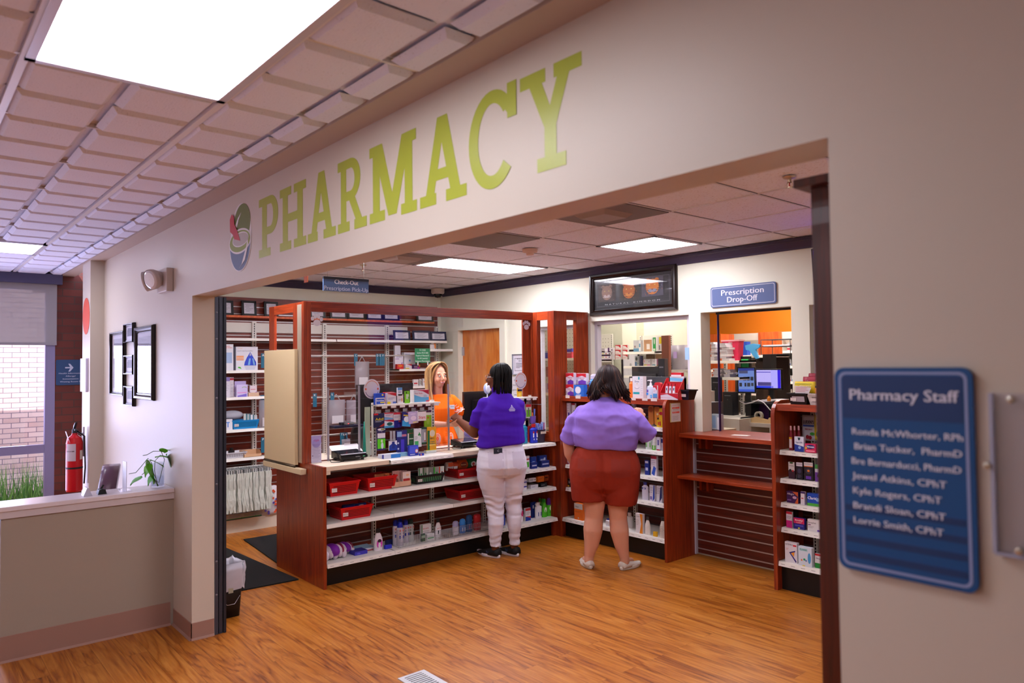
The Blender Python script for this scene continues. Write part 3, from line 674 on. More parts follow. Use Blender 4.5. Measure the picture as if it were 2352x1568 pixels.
# acrylic holder, right edge of frame
t = empty('document_holder', 'clear acrylic document holder screwed to the wall right of the staff sign', 'document holder', (4.48, 0, 1.505))
mb = MB(); mb.box(-.115, -.012, -.135, .115, -.008, .135, ACRYL); mb.box(-.115, -.004, -.135, .115, -.002, .135, ACRYL)
mb.box(-.118, -.014, -.135, -.112, -.002, .135, mat('#b9bcd4', .2, trans=.3)); mb.box(-.115, -.014, -.138, .115, -.002, -.133, mat('#b9bcd4', .2, trans=.3)); mb.build('panel', t)
for x, z in ((-.122, .012), (-.085, .125), (-.08, -.125)):
    mb = MB(); mb.lathe([(.001, .006), (.006, .005), (.007, 0)], mat('#cfcabc', .25, metal=.8), 12, Matrix.Rotation(PI/2, 4, 'X')); mb.build('screw', t, (x, -.013, z))
# prescription drop-off sign
a, b = at(1632, 661, 'y', 3.985), at(1782, 696, 'y', 3.985); sx = (a.x+b.x)/2; sz = 2.252
t = empty('wall_sign', 'slate blue Prescription Drop-Off sign above the pharmacy window', 'sign', (sx, 4.0, sz))
mb = MB(); mb.prism(rrect(-.308, -.088, .308, .088, .022), 'y', -.014, 0, mat('#566794', .3)); mb.build('board', t)
mb = MB(); ringp(mb, rrect(-.298, -.078, .298, .078, .016), rrect(-.293, -.073, .293, .073, .013), -.0145, -.0145, '#c4c8d8'); mb.build('border', t)
mb = MB(); mb.text('Prescription', 0, .030, .048, '#d8d8e2', y=-.0150, w=.40); mb.build('lettering', t); mb = MB(); mb.text('Drop-Off', 0, -.032, .048, '#d8d8e2', y=-.0150, w=.285); mb.build('lettering', t)
# hanging check-out sign, facing +X
pc = at(793, 655, 'x', -.62); a = at(742, 655, 'x', -.62); b = at(846, 655, 'x', -.62)
hw = (b.y-a.y)/2; zt = at(793, 638, 'x', -.62).z; zb = at(793, 670, 'x', -.62).z
t = empty('hanging_sign', 'blue hanging Check-Out and Prescription Pick-Up sign above the counter', 'sign', (pc.x, (a.y+b.y)/2, (zt+zb)/2), R90)
hh = (zt-zb)/2
mb = MB(); mb.box(-hw, -.006, -hh, hw, .006, hh-.018, mat('#4d658c', .35)); mb.build('board', t)
mb = MB(); mb.box(-hw, -.010, hh-.020, hw, .010, hh, mat('#17171f', .4)); mb.build('rail', t)
for s in (-1, 1):
    mb = MB(); mb.tube([(s*hw*.8, 0, hh), (s*hw*.8, 0, H-(zt+zb)/2)], .0015, '#8f8c88', 6); mb.build('wire', t)
mb = MB(); mb.text('Check-Out', 0, .018, .036, '#e8eaf0', y=-.0068, w=.215); mb.build('lettering', t); mb = MB(); mb.text('Prescription Pick-Up', 0, -.036, .034, '#b8c0d8', y=-.0068, w=hw*1.94); mb.build('lettering', t)
# orange tag hanging from the header edge
tag(MB().box(-.02, -.002, -.025, .02, .002, .025, mat('#e87a30')).build('paper_tag', None, at(703, 637, 'y', .143)), 'small orange paper tag hanging behind the header', 'tag')

# ================================================================== goods
def deco_on(mb, w, h, deco, y, mxm=I4):
    """printed design on a front face; fractions of width and height"""
    for k, d in enumerate(deco):
        yy = y-.0003*(k+1); X = lambda f: (f-.5)*w; Z = lambda f: f*h
        if d[0] == 'r': mb.faces([(X(d[1]), yy, Z(d[2])), (X(d[3]), yy, Z(d[2])), (X(d[3]), yy, Z(d[4])), (X(d[1]), yy, Z(d[4]))], [(0, 1, 2, 3)], d[5], mxm)
        elif d[0] == 'e': a = arc(X(d[1]), Z(d[2]), d[3]*w, d[4]*h, 0, 360, 20)[:-1]; mb.faces([(p[0], yy, p[1]) for p in a], [tuple(range(20))], d[5], mxm)
        elif d[0] == 'p': mb.faces([(X(p[0]), yy, Z(p[1])) for p in d[1]], [tuple(range(len(d[1])))], d[2], mxm)
        elif d[0] == 't': mb.text(d[1], X(d[2]), Z(d[3]), d[4]*h, d[6], y=yy, M=mxm, w=d[5]*w)
        elif d[0] == 'l':   # lines of small print
            n = d[5]
            for i in range(n):
                z = d[2]+(d[4]-d[2])*(i+.5)/n; r = (.75, 1, .85, .93)[i % 4]
                mb.faces([(X(d[1]), yy, Z(z)-.0012), (X(d[1]+(d[3]-d[1])*r), yy, Z(z)-.0012), (X(d[1]+(d[3]-d[1])*r), yy, Z(z)+.0012), (X(d[1]), yy, Z(z)+.0012)], [(0, 1, 2, 3)], d[6], mxm)
def place(px, face, z=None, plane=None, clamp=None, d=0):
    """(centre on the front edge, width, height, rz) of a thing seen in a measured box, standing at height z on its shelf"""
    x0, yt, x1, yb = px; xm = (x0+x1)/2; ax = 'x' if face == 'X' else 'y'; j = 1 if face == 'X' else 0
    if plane is None:
        p = at(xm, yb, 'z', z); plane = p[1-j]
        if clamp: plane = min(max(plane, clamp[0]), clamp[1])
    ym = (yt+yb)/2; a = at(x0, ym, ax, plane)[j]; b = at(x1, ym, ax, plane)[j]
    if d:    # one side face shows too: take it off the measured width
        w0 = abs(b-a); lo = .45*w0
        if face == 'X': a = min(at(x0, ym, ax, plane-d)[j], b-lo)
        else: b = max(at(x1, ym, ax, plane+d)[j], a+lo)
    zt = at(xm, yt, ax, plane).z; zb = z if z is not None else at(xm, yb, ax, plane).z
    c = Vector((0, 0, zb)); c[j] = (a+b)/2; c[1-j] = plane
    return c, abs(b-a), max(zt-zb, .01), (R90 if face == 'X' else 0)
def pack(label, px, face='X', z=None, plane=None, d=.04, base='#e8e4e4', deco=(), side=None, top=None, name='medicine_box', cat='box', group=None, clamp=None, rot=0, lean=0, hh=None, front=False):
    if not front: d = min(d, .3*place(px, face, z, plane, clamp)[1])
    c, w, h, rz = place(px, face, z, plane, clamp, 0 if front else d); h = hh or h
    mb = MB(); mb.box(-w/2, 0, 0, w/2, d, h, base)
    if side: mb.box(-w/2-.0003, .0005, .0005, w/2+.0003, d-.0005, h-.0005, side)
    if top: mb.box(-w/2, 0, h-.0003, w/2, d, h+.0003, top)
    deco_on(mb, w, h, deco, 0)
    o = mb.build(name, None, c, rz+rot)
    if lean: o.rotation_euler.x = lean
    return tag(o, label, cat, group)
CCLAMP = (-.60, -.42)
def bottle(label, px, face='X', z=None, plane=None, kind='spray', body='#2a3a9a', cap='#1c2a8a', deco=(), sy=.6, clamp=None, name='bottle', cat='bottle', group=None, neck=None):
    c, w, h, rz = place(px, face, z, plane, clamp)
    mb = MB(); r = w/2
    if kind == 'spray': pr = [(0.001, 0), (r*.96, 0), (r, .008), (r, h*.70), (r*.72, h*.76), (r*.70, h*.78), (r*.78, h*.785), (r*.76, h*.93), (r*.5, h), (.001, h)]; ms = [body]*5+[cap]*4
    elif kind == 'squeeze': pr = [(0.001, 0), (r, 0), (r, h*.08), (r*.95, h*.5), (r*.62, h*.72), (r*.42, h*.80), (r*.42, h*.82), (r*.5, h*.82), (r*.46, h), (.001, h)]; ms = [body]*6+[cap]*3
    elif kind == 'stick': pr = [(0.001, 0), (r*.92, 0), (r, h*.1), (r, h*.62), (r*.97, h*.63), (r*.97, h*.8), (r*.8, h*.95), (r*.4, h), (.001, h)]; ms = [body]*3+[cap]*5
    elif kind == 'pump': pr = [(0.001, 0), (r, 0), (r, h*.55), (r*.9, h*.66), (r*.32, h*.70), (r*.32, h*.80), (r*.16, h*.81), (r*.16, h*.93), (r*.34, h*.93), (r*.34, h), (.001, h)]; ms = [body]*4+[cap]*6
    else: pr = [(0.001, 0), (r, 0), (r, h*.72), (r*.5, h*.80), (r*.5, h*.84), (r*.55, h*.84), (r*.55, h), (.001, h)]; ms = [body]*4+[cap]*3
    mb.lathe(pr, ms, 18, c=(0, r*sy, 0), sy=sy)
    if kind == 'pump': mb.tube([(0, r*sy, h*.965), (-r*.75, r*sy-.004, h*.965), (-r*.8, r*sy-.004, h*.93)], r*.1, cap, 6)
    if kind == 'trigger': mb.prism([(-r*.9, h*.9), (-r*.5, h), (r*.5, h), (r*.5, h*.9), (-r*.4, h*.9), (-r*.6, h*.78), (-r*.75, h*.78)], 'y', r*sy-.008, r*sy+.008, cap)
    if deco: deco_on(mb, w*.86, h, deco, -.0006+ (r*sy*(1-.9)))
    return tag(mb.build(name, None, c, rz), label, cat, group)

def basket(label, px, face, z, plane, d, col, tagtxt=None, group='red plastic baskets on the counter shelves', hole='#3a0508', big=False, rot=0, clamp=None, contents=None):
    c, w, h, rz = place(px, face, z, plane, clamp); h = min(h, .11)
    t = empty('plastic_basket', label, 'basket', c, rz+rot, group)
    mb = MB(); a = .018; th = .004
    def ring(s, zz, y0=0): return [(-w/2+s, y0+s, zz), (w/2-s, y0+s, zz), (w/2-s, d-s, zz), (-w/2+s, d-s, zz)]
    q = mat(col, .4)
    o0, o1, i1, i0 = ring(a, 0), ring(0, h), ring(th, h), ring(a+th, th)
    vs = o0+o1+i1+i0; fs = [(0, 1, 2, 3), (12, 13, 14, 15)]
    for s in (0, 4, 8):
        for k in range(4): fs.append((s+k, s+(k+1) % 4, s+4+(k+1) % 4, s+4+k))
    mb.faces(vs, fs, q)
    mb.box(-w/2-.005, -.005, h-.006, w/2+.005, .004, h+.004, q); mb.box(-w/2-.005, d-.004, h-.006, w/2+.005, d+.005, h+.004, q)
    mb.box(-w/2-.005, 0, h-.006, -w/2+.004, d, h+.004, q); mb.box(w/2-.004, 0, h-.006, w/2+.005, d, h+.004, q)
    # perforations: front, left side and the inner far wall
    ang = math.atan2(a, h)
    Mf = Matrix.Translation((0, a-.0006, 0)) @ Matrix.Rotation(ang, 4, 'X')
    nx = 12 if big else int(w/.0115); nz = 1 if big else int(h*.62/.0115)
    grid_holes(mb, Mf, -w/2+.035, w/2-.03, h*.2, h*.82, nx, nz, mat(hole, .8), (.0042 if big else .0034), (h*.26 if big else .0034), 0)
    Ms = Matrix.Translation((-w/2+a-.0006, 0, 0)) @ Matrix.Rotation(-PI/2, 4, 'Z') @ Matrix.Rotation(ang, 4, 'X')
    grid_holes(mb, Ms, -d+.035, -.035, h*.2, h*.82, 6 if big else int(d/.016), nz, mat(hole, .8), .0034, (h*.26 if big else .0034), 0)
    Mi = Matrix.Translation((0, d-th-.001, h*.0)) @ Matrix.Rotation(0, 4, 'X')
    mb.build('basket_body', t)
    g = MB(); g.box(-w/2+.022, .0, h*.32, -w/2+.022+.045, .001, h*.62, '#ddd0cc', Matrix.Translation((0, a*(1-.45)-.0035, 0)) @ Matrix.Rotation(0, 4, 'X'))
    if tagtxt: g.text(tagtxt, -w/2+.0445, h*.47, .009, '#3a3432', y=a*(1-.45)-.0040, w=.038)
    g.build('label_card', t); return t, w, d, h, c
ZC = (.188, .486, .684, .923)
# shelf one
basket('red basket at the left end of the upper counter shelf', (757, 1107, 827, 1136), 'X', ZC[2], -.41, .24, '#c80a12')
basket('second red basket on the upper counter shelf, holding brown packets', (845, 1095, 912, 1124), 'X', ZC[2], -.415, .24, '#c80a12', 'Glucose')
basket('red basket full of orange and green snack bags on the upper counter shelf', (1052, 1076, 1108, 1097), 'X', ZC[2], -.43, .24, '#b80a12', 'Snacks')
basket('red basket on the middle counter shelf holding blue packets', (783, 1163, 857, 1193), 'X', ZC[1], -.42, .24, '#c80a12', 'Bars')
basket('empty red basket on the middle counter shelf beside the white jeans', (1056, 1124, 1118, 1150), 'X', ZC[1], -.43, .24, '#b00a12', 'Cookies')
basket('black basket of small green and white boxes on the upper counter shelf', (956, 1090, 1022, 1109), 'X', ZC[2], -.42, .17, '#101014', 'Ointment', None, '#4a8a5a', True)
# packets in the baskets
def pouch(label, px, face, z, plane, col, deco=(), d=.03, name='snack_bag', cat='snack bag', group=None, rot=0, lean=0, hh=None, front=False):
    c, w, h, rz = place(px, face, z, plane)
    mb = MB(); n = 8; rings = []
    for i in range(n+1):
        f = i/n; b = math.sin(PI*min(max((f-.06)/.88, 0), 1))**.5*d/2 if .06 < f < .94 else .0008
        rings.append([(-w/2*(1-.04*math.sin(PI*f)), d/2-b, h*f)]+[(w*(k/6-.5)*.96, d/2-b*(1+.25*math.sin(k*2.1+i)), h*f) for k in range(1, 6)]+[(w/2*(1-.04*math.sin(PI*f)), d/2-b, h*f), (w/2*.99, d/2+b, h*f), (-w/2*.99, d/2+b, h*f)])
    mb.loft(rings, col); deco_on(mb, w*.9, h, deco, -d*.09)
    o = mb.build(name, None, c, rz+rot); o.rotation_euler.x = lean; return tag(o, label, cat, group)
pouch('brown packet lying in the second red basket', (862, 1088, 886, 1103), 'X', .725, -.50, '#a85a30', [('r', .1, .3, .9, .6, '#d8a080')], name='snack_packet')
pouch('orange packet with a pale end in the second red basket', (884, 1086, 908, 1102), 'X', .725, -.52, '#c06a3a', [('r', .5, .1, .95, .9, '#d8c8bc')], name='snack_packet')
pouch('dark blue packet in the middle-shelf red basket', (788, 1158, 816, 1178), 'X', .555, -.50, '#152a78', name='snack_packet')
pouch('bright blue packet with white print in the middle-shelf red basket', (812, 1155, 850, 1176), 'X', .555, -.52, '#1450b8', [('e', .45, .5, .18, .2, '#dfe6f4')], name='snack_packet')
for a in (('white and orange snack bag in the snack basket', (1027, 1061, 1042, 1082), '#d8ccc8', [('r', .1, .5, .9, .95, '#d85a2a')]), ('orange snack bag beside the white one in the snack basket', (1038, 1061, 1054, 1082), '#d0491e', [('r', .2, .2, .8, .5, '#e8ddd8')]),
          ('rounded orange crisp bag in the snack basket', (1053, 1056, 1076, 1082), '#d0561c', [('e', .5, .5, .35, .3, '#7a2a14'), ('t', 'Doritos', .5, .5, .12, .55, '#f0d890')]), ('green crisp bag with a red dot at the edge of the snack basket', (1074, 1053, 1096, 1080), '#1c6a3a', [('e', .6, .45, .3, .28, '#e8e4dc'), ('e', .6, .45, .15, .14, '#c83028')])):
    pouch(a[0], a[1], 'X', .74, -.50-.01*len(a[2]), a[2], a[3], d=.045, group=None)
# peach organiser with cards
t = empty('card_organizer', 'peach plastic organizer holding pinkish boxes on the upper counter shelf', 'organizer', at(921, 1114, 'x', -.43)*1)
t.location.z = ZC[2]; t.rotation_euler = (0, 0, R90)
mb = MB(); PE = mat('#d8a88c', .45)
mb.box(-.09, 0, 0, .10, .14, .004, PE); mb.box(-.09, .0, 0, .10, .003, .045, PE); mb.prism([(0, 0), (.14, 0), (.14, .10), (.07, .10), (.0, .045)], 'x', .097, .10, PE); mb.prism([(0, 0), (.14, 0), (.14, .10), (.07, .10), (.0, .045)], 'x', -.09, -.087, PE); mb.box(-.02, 0, 0, -.017, .1, .07, PE); mb.build('tray', t)
for k in range(4): pack('pinkish blister box standing in the peach organizer', (900+k*6, 1081, 917+k*6, 1110), 'X', ZC[2]+.006, -.47-.018*k, .012, '#c89a92', [('r', .2, .1, .3, .9, '#b8807a'), ('r', .6, .1, .7, .9, '#b8807a')], group='pinkish blister boxes in the peach organizer')
pack('cream box with a red band at the front of the peach organizer', (921, 1083, 943, 1108), 'X', ZC[2]+.006, -.45, .05, '#e4d6ce', [('r', .05, .28, .95, .5, '#b8302c'), ('t', 'Fiber', .5, .12, .1, .7, '#c03a34'), ('e', .6, .75, .2, .08, '#e0b890')])
for k, (a, b, c1, c2) in enumerate(((960, 971, '#d8d8d4', '#3a8a4a'), (968, 982, '#9aa090', '#3a6a3a'), (976, 995, '#8a8e84', '#c8ccc0'), (993, 1008, '#a8aaa0', '#48b038'), (1005, 1020, '#d8e0d8', '#d0543c'))):
    pack(('white and green', 'grey with a dark green end', 'grey striped', 'grey with bright green corner', 'white with an orange dot')[k]+' box standing in the black basket', (a, 1075-k, b, 1100), 'X', ZC[2]+.006, -.47, .07, c1, [('r', 0, 0, .25, 1, c2), ('e', .6, .5, .2, .15, c2)])
# base deck
def rollbag(label, px, z, plane, n, lenf):
    c, w, h, rz = place(px, 'X', z, plane); mb = MB(); random.seed(n)
    for i in range(n):
        for j in range(3):
            mb.ell((-w/2+w*(i+.5)/n, .03+j*.045, h*.32+.012*((i+j) % 2)), (w/n*.62, .035, h*.34), '#d8cdd8', seg=10, rings=6)
    mb.ell((0, .075, h*.55), (w*.48, .085, h*.40), '#dcd2dc'); 
    mb.ell((-w*.02, .070, h*.56), (w*.30, .092, h*.45), '#7a1fa0'); mb.ell((w*.34, .07, h*.58), (w*.08, .07, h*.40), '#8a2848')
    return tag(mb.build('cotton_ball_bag', None, c, rz), label, 'cotton balls')
rollbag('large bag of white cotton balls with a purple band on the base shelf', (748, 1252, 798, 1283), ZC[0], -.44, 5, 1)
rollbag('smaller bag of white cotton with a purple band behind the large bag', (788, 1248, 816, 1273), ZC[0], -.52, 3, 1)
pack('flat purple-blue packet beside the cotton bags on the base shelf', (815, 1257, 844, 1272), 'X', ZC[0], -.45, .10, '#3a34a8', [('e', .3, .4, .15, .25, '#5a58c8')], top='#2c2a80', front=True, name='flat_box', hh=.03)
pack('flat red, white and blue box lying behind the nail polish remover', (824, 1251, 862, 1264), 'X', ZC[0], -.52, .14, '#d8d4dc', [('r', 0, .0, 1, .35, '#b82a30')], top='#9ac4dc', front=True, name='flat_box', hh=.022)
bottle('clear bottle of pink-labelled nail polish remover with a black cap', (862, 1215, 882, 1263), 'X', ZC[0], -.46, 'squeeze', '#ddd6dc', '#161418', [('e', .5, .32, .38, .22, '#c838b0'), ('e', .5, .45, .25, .08, '#2a2028'), ('r', .3, .25, .7, .28, '#f0c8e8')])
pack('small blue sponge packet right of the nail polish remover', (882, 1248, 900, 1259), 'X', ZC[0], -.46, .06, '#2f36c0', name='flat_box', hh=.03)
pack('dark packet behind the blue sponge packet', (884, 1240, 902, 1250), 'X', ZC[0], -.56, .03, '#1c2050', name='flat_box')
for k, (px, lb, b, cp) in enumerate((((906, 1195, 918, 1252), 'leftmost of the blue insect repellent cans', '#b8b4c0', '#1a2ab0'), ((917, 1192, 929, 1245), 'rearmost blue insect repellent can', '#b8b4c0', '#1a2ab0'), ((916, 1200, 930, 1258), 'front blue insect repellent can', '#b8b4c0', '#1a2ab0'), ((929, 1194, 942, 1253), 'rightmost blue insect repellent can', '#b8b4c0', '#1a2ab0'), ((940, 1192, 954, 1249), 'dark green capped insect repellent can', '#a8aca8', '#12302c'))):
    bottle(lb, px, 'X', ZC[0], (-.50, -.60, -.46, -.52, -.52)[k], 'spray', b, cp, [('r', .05, .32, .95, .44, '#2a3a9a' if k < 4 else '#3a4a4a'), ('t', 'INSECT', .5, .53, .055, .8, '#1c1c28'), ('r', .1, .62, .9, .70, '#c8706a')], sy=1, name='spray_can', cat='spray can')
pack('white bug bite box standing on the base shelf', (964, 1204, 990, 1238), 'X', ZC[0], -.52, .03, '#dfdada', [('t', 'BUG BITE', .45, .72, .08, .6, '#c83830'), ('l', .12, .2, .85, .6, 4, '#6a6a6a'), ('r', 0, 0, .08, 1, '#2f7a3a')])
pack('dark green small box in front of the bug bite box', (966, 1226, 977, 1244), 'X', ZC[0], -.47, .03, '#1f4a2c', [('r', 0, .5, 1, .8, '#9ab89a')])
pack('white low box with green print in the wire tray', (977, 1226, 998, 1240), 'X', ZC[0], -.48, .05, '#dad8d6', [('r', .1, .2, .9, .4, '#4a9a5a')])
bottle('white spray bottle with a black nozzle cap on the base shelf', (1002, 1192, 1016, 1236), 'X', ZC[0], -.49, 'squeeze', '#e4e0e0', '#17171a', [('t', 'BITE', .5, .5, .06, .7, '#c03028'), ('r', .2, .2, .5, .4, '#2a2a2a')])
for px, lb, b, cp, kd in (((1043, 1197, 1056, 1230), 'white deodorant stick with a violet cap', '#e2dce6', '#a8a4cc', 'stick'), ((1059, 1192, 1072, 1226), 'light blue deodorant stick', '#3a7ac8', '#3a8ad8', 'stick'), ((1074, 1183, 1088, 1222), 'dark blue deodorant can with a tick mark', '#1a4a80', '#164070', 'stick'), ((1092, 1181, 1108, 1219), 'red body spray can at the end of the wire tray', '#a81c24', '#b81c24', 'stick')):
    bottle(lb, px, 'X', ZC[0], -.47, kd, b, cp, [('r', .2, .15, .8, .4, '#e4e4ea' if 'light' in lb or 'white' in lb else '#c84848' if 'dark' in lb else '#b82a2c'), ('e', .5, .45, .2, .08, '#e8e8f0')], name='deodorant', cat='deodorant', sy=.7)
# wire fence
y0 = at(914, 1245, 'x', -.425).y; y1 = at(1120, 1200, 'x', -.425).y
mb = MB(); WR = mat('#a8a6ae', .3, metal=.7)
for z in (.006, .045, .085): mb.tube([(0, 0, z), (y1-y0, 0, z)], .0016, WR, 5); 
for k in range(int((y1-y0)/.013)+1): mb.tube([(k*.013, 0, .004), (k*.013, 0, .085)], .0012, WR, 4)
for xx in (0, y1-y0): mb.tube([(xx, 0, .085), (xx, .25, .085)], .0016, WR, 5); mb.tube([(xx, 0, .006), (xx, .25, .006)], .0016, WR, 5)
tag(mb.build('wire_fence', None, (-.412, y0, ZC[0]), R90), 'chrome wire fence along the front of the base shelf', 'wire fence')
# right of the white jeans
for px, lb, b, cp, kd, dec in (
    ((1154, 1182, 1162, 1210), 'blue bottle half hidden between the white trouser legs', '#2048b0', '#2048b0', 'stick', ()),
    ((1195, 1156, 1203, 1203), 'white and pink lotion bottle right of the white jeans', '#e6dce2', '#e6dce2', 'squeeze', [('r', .1, .3, .9, .6, '#c83870')]),
    ((1233, 1154, 1247, 1192), 'white trigger spray bottle with a blue label', '#e2e0e4', '#e0dcd8', 'trigger', [('r', .2, .15, .8, .4, '#2a4a9a')]),
    ((1248, 1146, 1259, 1188), 'slim green pump bottle left of the tall green one', '#4ab820', '#1e9a28', 'squeeze', [('e', .5, .4, .3, .15, '#e0f0d8')]),
    ((1260, 1143, 1274, 1186), 'tall green shampoo bottle with a purple cap at the shelf end', '#4aba20', '#5a2090', 'stick', [('e', .5, .45, .35, .15, '#e0f0d8'), ('r', .1, .2, .9, .25, '#2a7a20')]),
    ((1238, 1144, 1246, 1178), 'small green pump bottle at the back left', '#4ab820', '#1e9a28', 'squeeze', ()), ((1244, 1145, 1252, 1178), 'small green pump bottle at the back right', '#4ab820', '#1e9a28', 'squeeze', ())):
    bottle(lb, px, 'X', ZC[0], (-.55 if 'back' in lb else -.46), kd, b, cp, dec, name='bottle')
pack('red, white and blue travel box on the base shelf right of the white jeans', (1203, 1167, 1219, 1198), 'X', ZC[0], -.46, .06, '#dcdce0', [('r', 0, .8, 1, 1, '#b02a30'), ('r', 0, 0, 1, .35, '#1c3a9a'), ('p', [(0, .35), (1, .35), (1, .2)], '#c83038'), ('l', .1, .45, .9, .75, 3, '#30304a')])
pack('tall dark blue box on the base shelf behind the red, white and blue one', (1218, 1153, 1231, 1188), 'X', ZC[0], -.52, .05, '#1c2f78', [('r', .2, .6, .5, .8, '#c8ccd8')])
for px, z, pl, b, dec, lb in (
    ((1203, 1047, 1216, 1073), ZC[2], -.44, '#e2dee0', [('r', .1, .15, .9, .55, '#4ab030'), ('r', 0, .7, 1, .8, '#c03038')], 'white and green carton on the upper shelf right of the white jeans'),
    ((1216, 1049, 1232, 1068), ZC[2], -.46, '#1f3f9a', [('r', .2, .3, .7, .6, '#9ab0dc')], 'blue pain relief carton left of the wider one'),
    ((1233, 1046, 1256, 1066), ZC[2], -.46, '#1c3a90', [('r', .6, .4, .8, .8, '#d0d8e8'), ('t', 'RELIEF', .4, .6, .2, .5, '#d8e0f0')], 'wide blue pain relief carton'),
    ((1216, 1062, 1234, 1073), ZC[2], -.42, '#1a2c80', [('r', .1, .4, .9, .6, '#c0c8e0')], 'low dark blue carton in front on the upper shelf'),
    ((1237, 1058, 1262, 1070), ZC[2], -.42, '#182a70', [('r', .1, .4, .9, .6, '#b0b8d8')], 'long low dark blue carton in front on the upper shelf'),
    ((1190, 1102, 1210, 1128), ZC[1], -.46, '#dcd8e0', [('r', 0, .25, 1, .38, '#3a3a9a'), ('r', 0, .7, 1, .8, '#3a3a9a')], 'white carton with two blue stripes on the middle shelf'),
    ((1210, 1098, 1231, 1114), ZC[1]+.062, -.48, '#dedade', [('l', .1, .3, .7, .8, 3, '#4a4a54'), ('e', .85, .5, .06, .2, '#2a2a34')], 'white ointment carton stacked on the middle shelf'),
    ((1213, 1114, 1236, 1124), ZC[1], -.46, '#dedade', [('l', .1, .3, .7, .8, 2, '#4a4a54')], 'white long ointment carton lying on the middle shelf'),
    ((1231, 1094, 1250, 1110), ZC[1]+.05, -.47, '#e0701c', [('l', .1, .4, .8, .8, 2, '#5a2a10')], 'bright orange carton on the middle shelf'),
    ((1248, 1091, 1260, 1108), ZC[1]+.05, -.48, '#a84a18', [('r', .1, .5, .8, .7, '#3a2014')], 'brown orange carton on the middle shelf'),
    ((1237, 1109, 1256, 1117), ZC[1], -.46, '#1c1a1c', [('l', .1, .3, .8, .7, 1, '#c8c0b8')], 'black low carton on the middle shelf')):
    pack(lb, px, 'X', z, pl, .055, b, dec)
# counter top, right end
bottle('blue mouthwash bottle with a red cap at the right end of the counter', (1222, 974, 1238, 1016), 'X', ZC[3], -.47, 'bottle', '#1c30b8', '#d02024', [('r', .1, .30, .9, .55, '#e4e6f0'), ('r', .1, .52, .9, .62, '#c82a30'), ('r', .2, .15, .8, .24, '#dfe2ee')], name='mouthwash_bottle')
bottle('teal mouthwash bottle with a white cap behind the red-capped one', (1200, 967, 1214, 1018), 'X', ZC[3], -.50, 'bottle', '#1a8ab0', '#dfe4e6', [('r', .1, .25, .9, .5, '#3a5aa8')], name='mouthwash_bottle')
bottle('second teal mouthwash bottle beside the purple shirt', (1193, 980, 1203, 1020), 'X', ZC[3], -.44, 'bottle', '#2098bc', '#dfe4e6', [('r', .1, .25, .9, .5, '#e0ecf0')], name='mouthwash_bottle')
pack('red toothpaste carton behind the mouthwash bottles', (1212, 978, 1224, 1012), 'X', ZC[3], -.56, .04, '#b02430', [('r', .2, .3, .8, .6, '#d8c8d0')])
t = empty('toothbrush_bucket', 'dark purple bucket crammed with wrapped toothbrushes at the counter end', 'bucket', (-.50, 3.425, ZC[3]), R90)
mb = MB(); mb.lathe([(.001, 0), (.050, 0), (.062, .125), (.058, .125), (.047, .006), (.001, .006)], mat('#2a2034', .45), 24); mb.box(-.035, -.060, .085, .035, -.056, .108, '#d8cbb8'); mb.build('bucket', t)
random.seed(5)
for k in range(16):
    a = random.uniform(0, 6.28); r = random.uniform(.01, .05); x = r*math.cos(a); y = r*math.sin(a); hh = random.uniform(.165, .215)
    mb = MB(); mb.box(-.011, -.004, 0, .011, .004, hh-.03, mat('#8fa4d8', .3), Matrix.Rotation(x*3, 4, 'Y')); mb.box(-.004, -.006, .03, .004, -.004, hh-.035, ('#3a58c8', '#d83a6a', '#e4e4f0')[k % 3], Matrix.Rotation(x*3, 4, 'Y'))
    tag(mb.build('toothbrush', None, Vector((-.50-y*.8, 3.425+x*.8, ZC[3]+.012)), R90), 'wrapped blue toothbrush packed in the dark purple bucket', 'toothbrush', 'wrapped toothbrushes in the purple bucket')
t = empty('pen_cup', 'lilac cup with orange and blue brushes above the toothbrush bucket', 'cup', (-.60, 3.425, ZC[3]), R90)
mb = MB(); mb.lathe([(.001, 0), (.012, 0), (.012, .18), (.032, .18), (.034, .25), (.030, .25), (.028, .19), (.001, .185)], mat('#7a5ab8', .4), 18); mb.build('cup', t)
mb = MB(); mb.tube([(0, 0, .19), (.0, 0, .285)], [.010, .006], '#f0803c', 8); mb.build('brush', t); mb = MB(); mb.tube([(.02, 0, .19), (.028, 0, .32)], [.008, .009], '#5a78d8', 8); mb.build('brush', t)
bottle('yellow and white rounded tube hanging sign behind the purple shirt', (1188, 887, 1200, 912), 'X', None, -.72, 'stick', '#e0b020', '#e0b020', [('r', 0, .55, 1, .72, '#1c2050'), ('r', .2, .1, .8, .4, '#e8c850')], sy=.2, name='hanging_card', cat='card')

# ---- counter-top display racks
def rack(y0, y1, label):
    t = empty('display_rack', label, 'display rack', (-.70, y0, ZC[3]), R90); w = y1-y0; h = .455
    for x in (0.016, w-.016):
        mb = MB(); mb.box(x-.016, -.015, -.0, x+.016, .015, h, WHITEM)
        z = .01
        while z < h-.02: mb.box(x-.005, -.0158, z, x+.005, -.014, z+.017, '#1a1816'); z += .0254
        mb.build('upright', t)
    mb = MB(); mb.box(.032, .0, 0, w-.032, .01, h-.03, SLATW)
    for k in range(5): mb.box(.032, -.005, .05+k*.0762, w-.032, .001, .058+k*.0762, SILV)
    mb.build('back_panel', t)
    mb = MB(); mb.box(0, -.11, h-.028, w, .02, h-.014, WHITEM, bev=.002); mb.build('top_tray', t)
    for k in range(7):
        mb = MB(); x = .03+(w-.1)*k/6; mb.box(x, -.115, h-.045, x+.05, -.111, h-.022, '#e2dcd8'); mb.build('price_tag', t)
        mb = MB(); mb.box(x, -.020, h-.088, x+.045, -.016, h-.062, '#e2dcd8'); mb.build('price_tag', t)
    return t
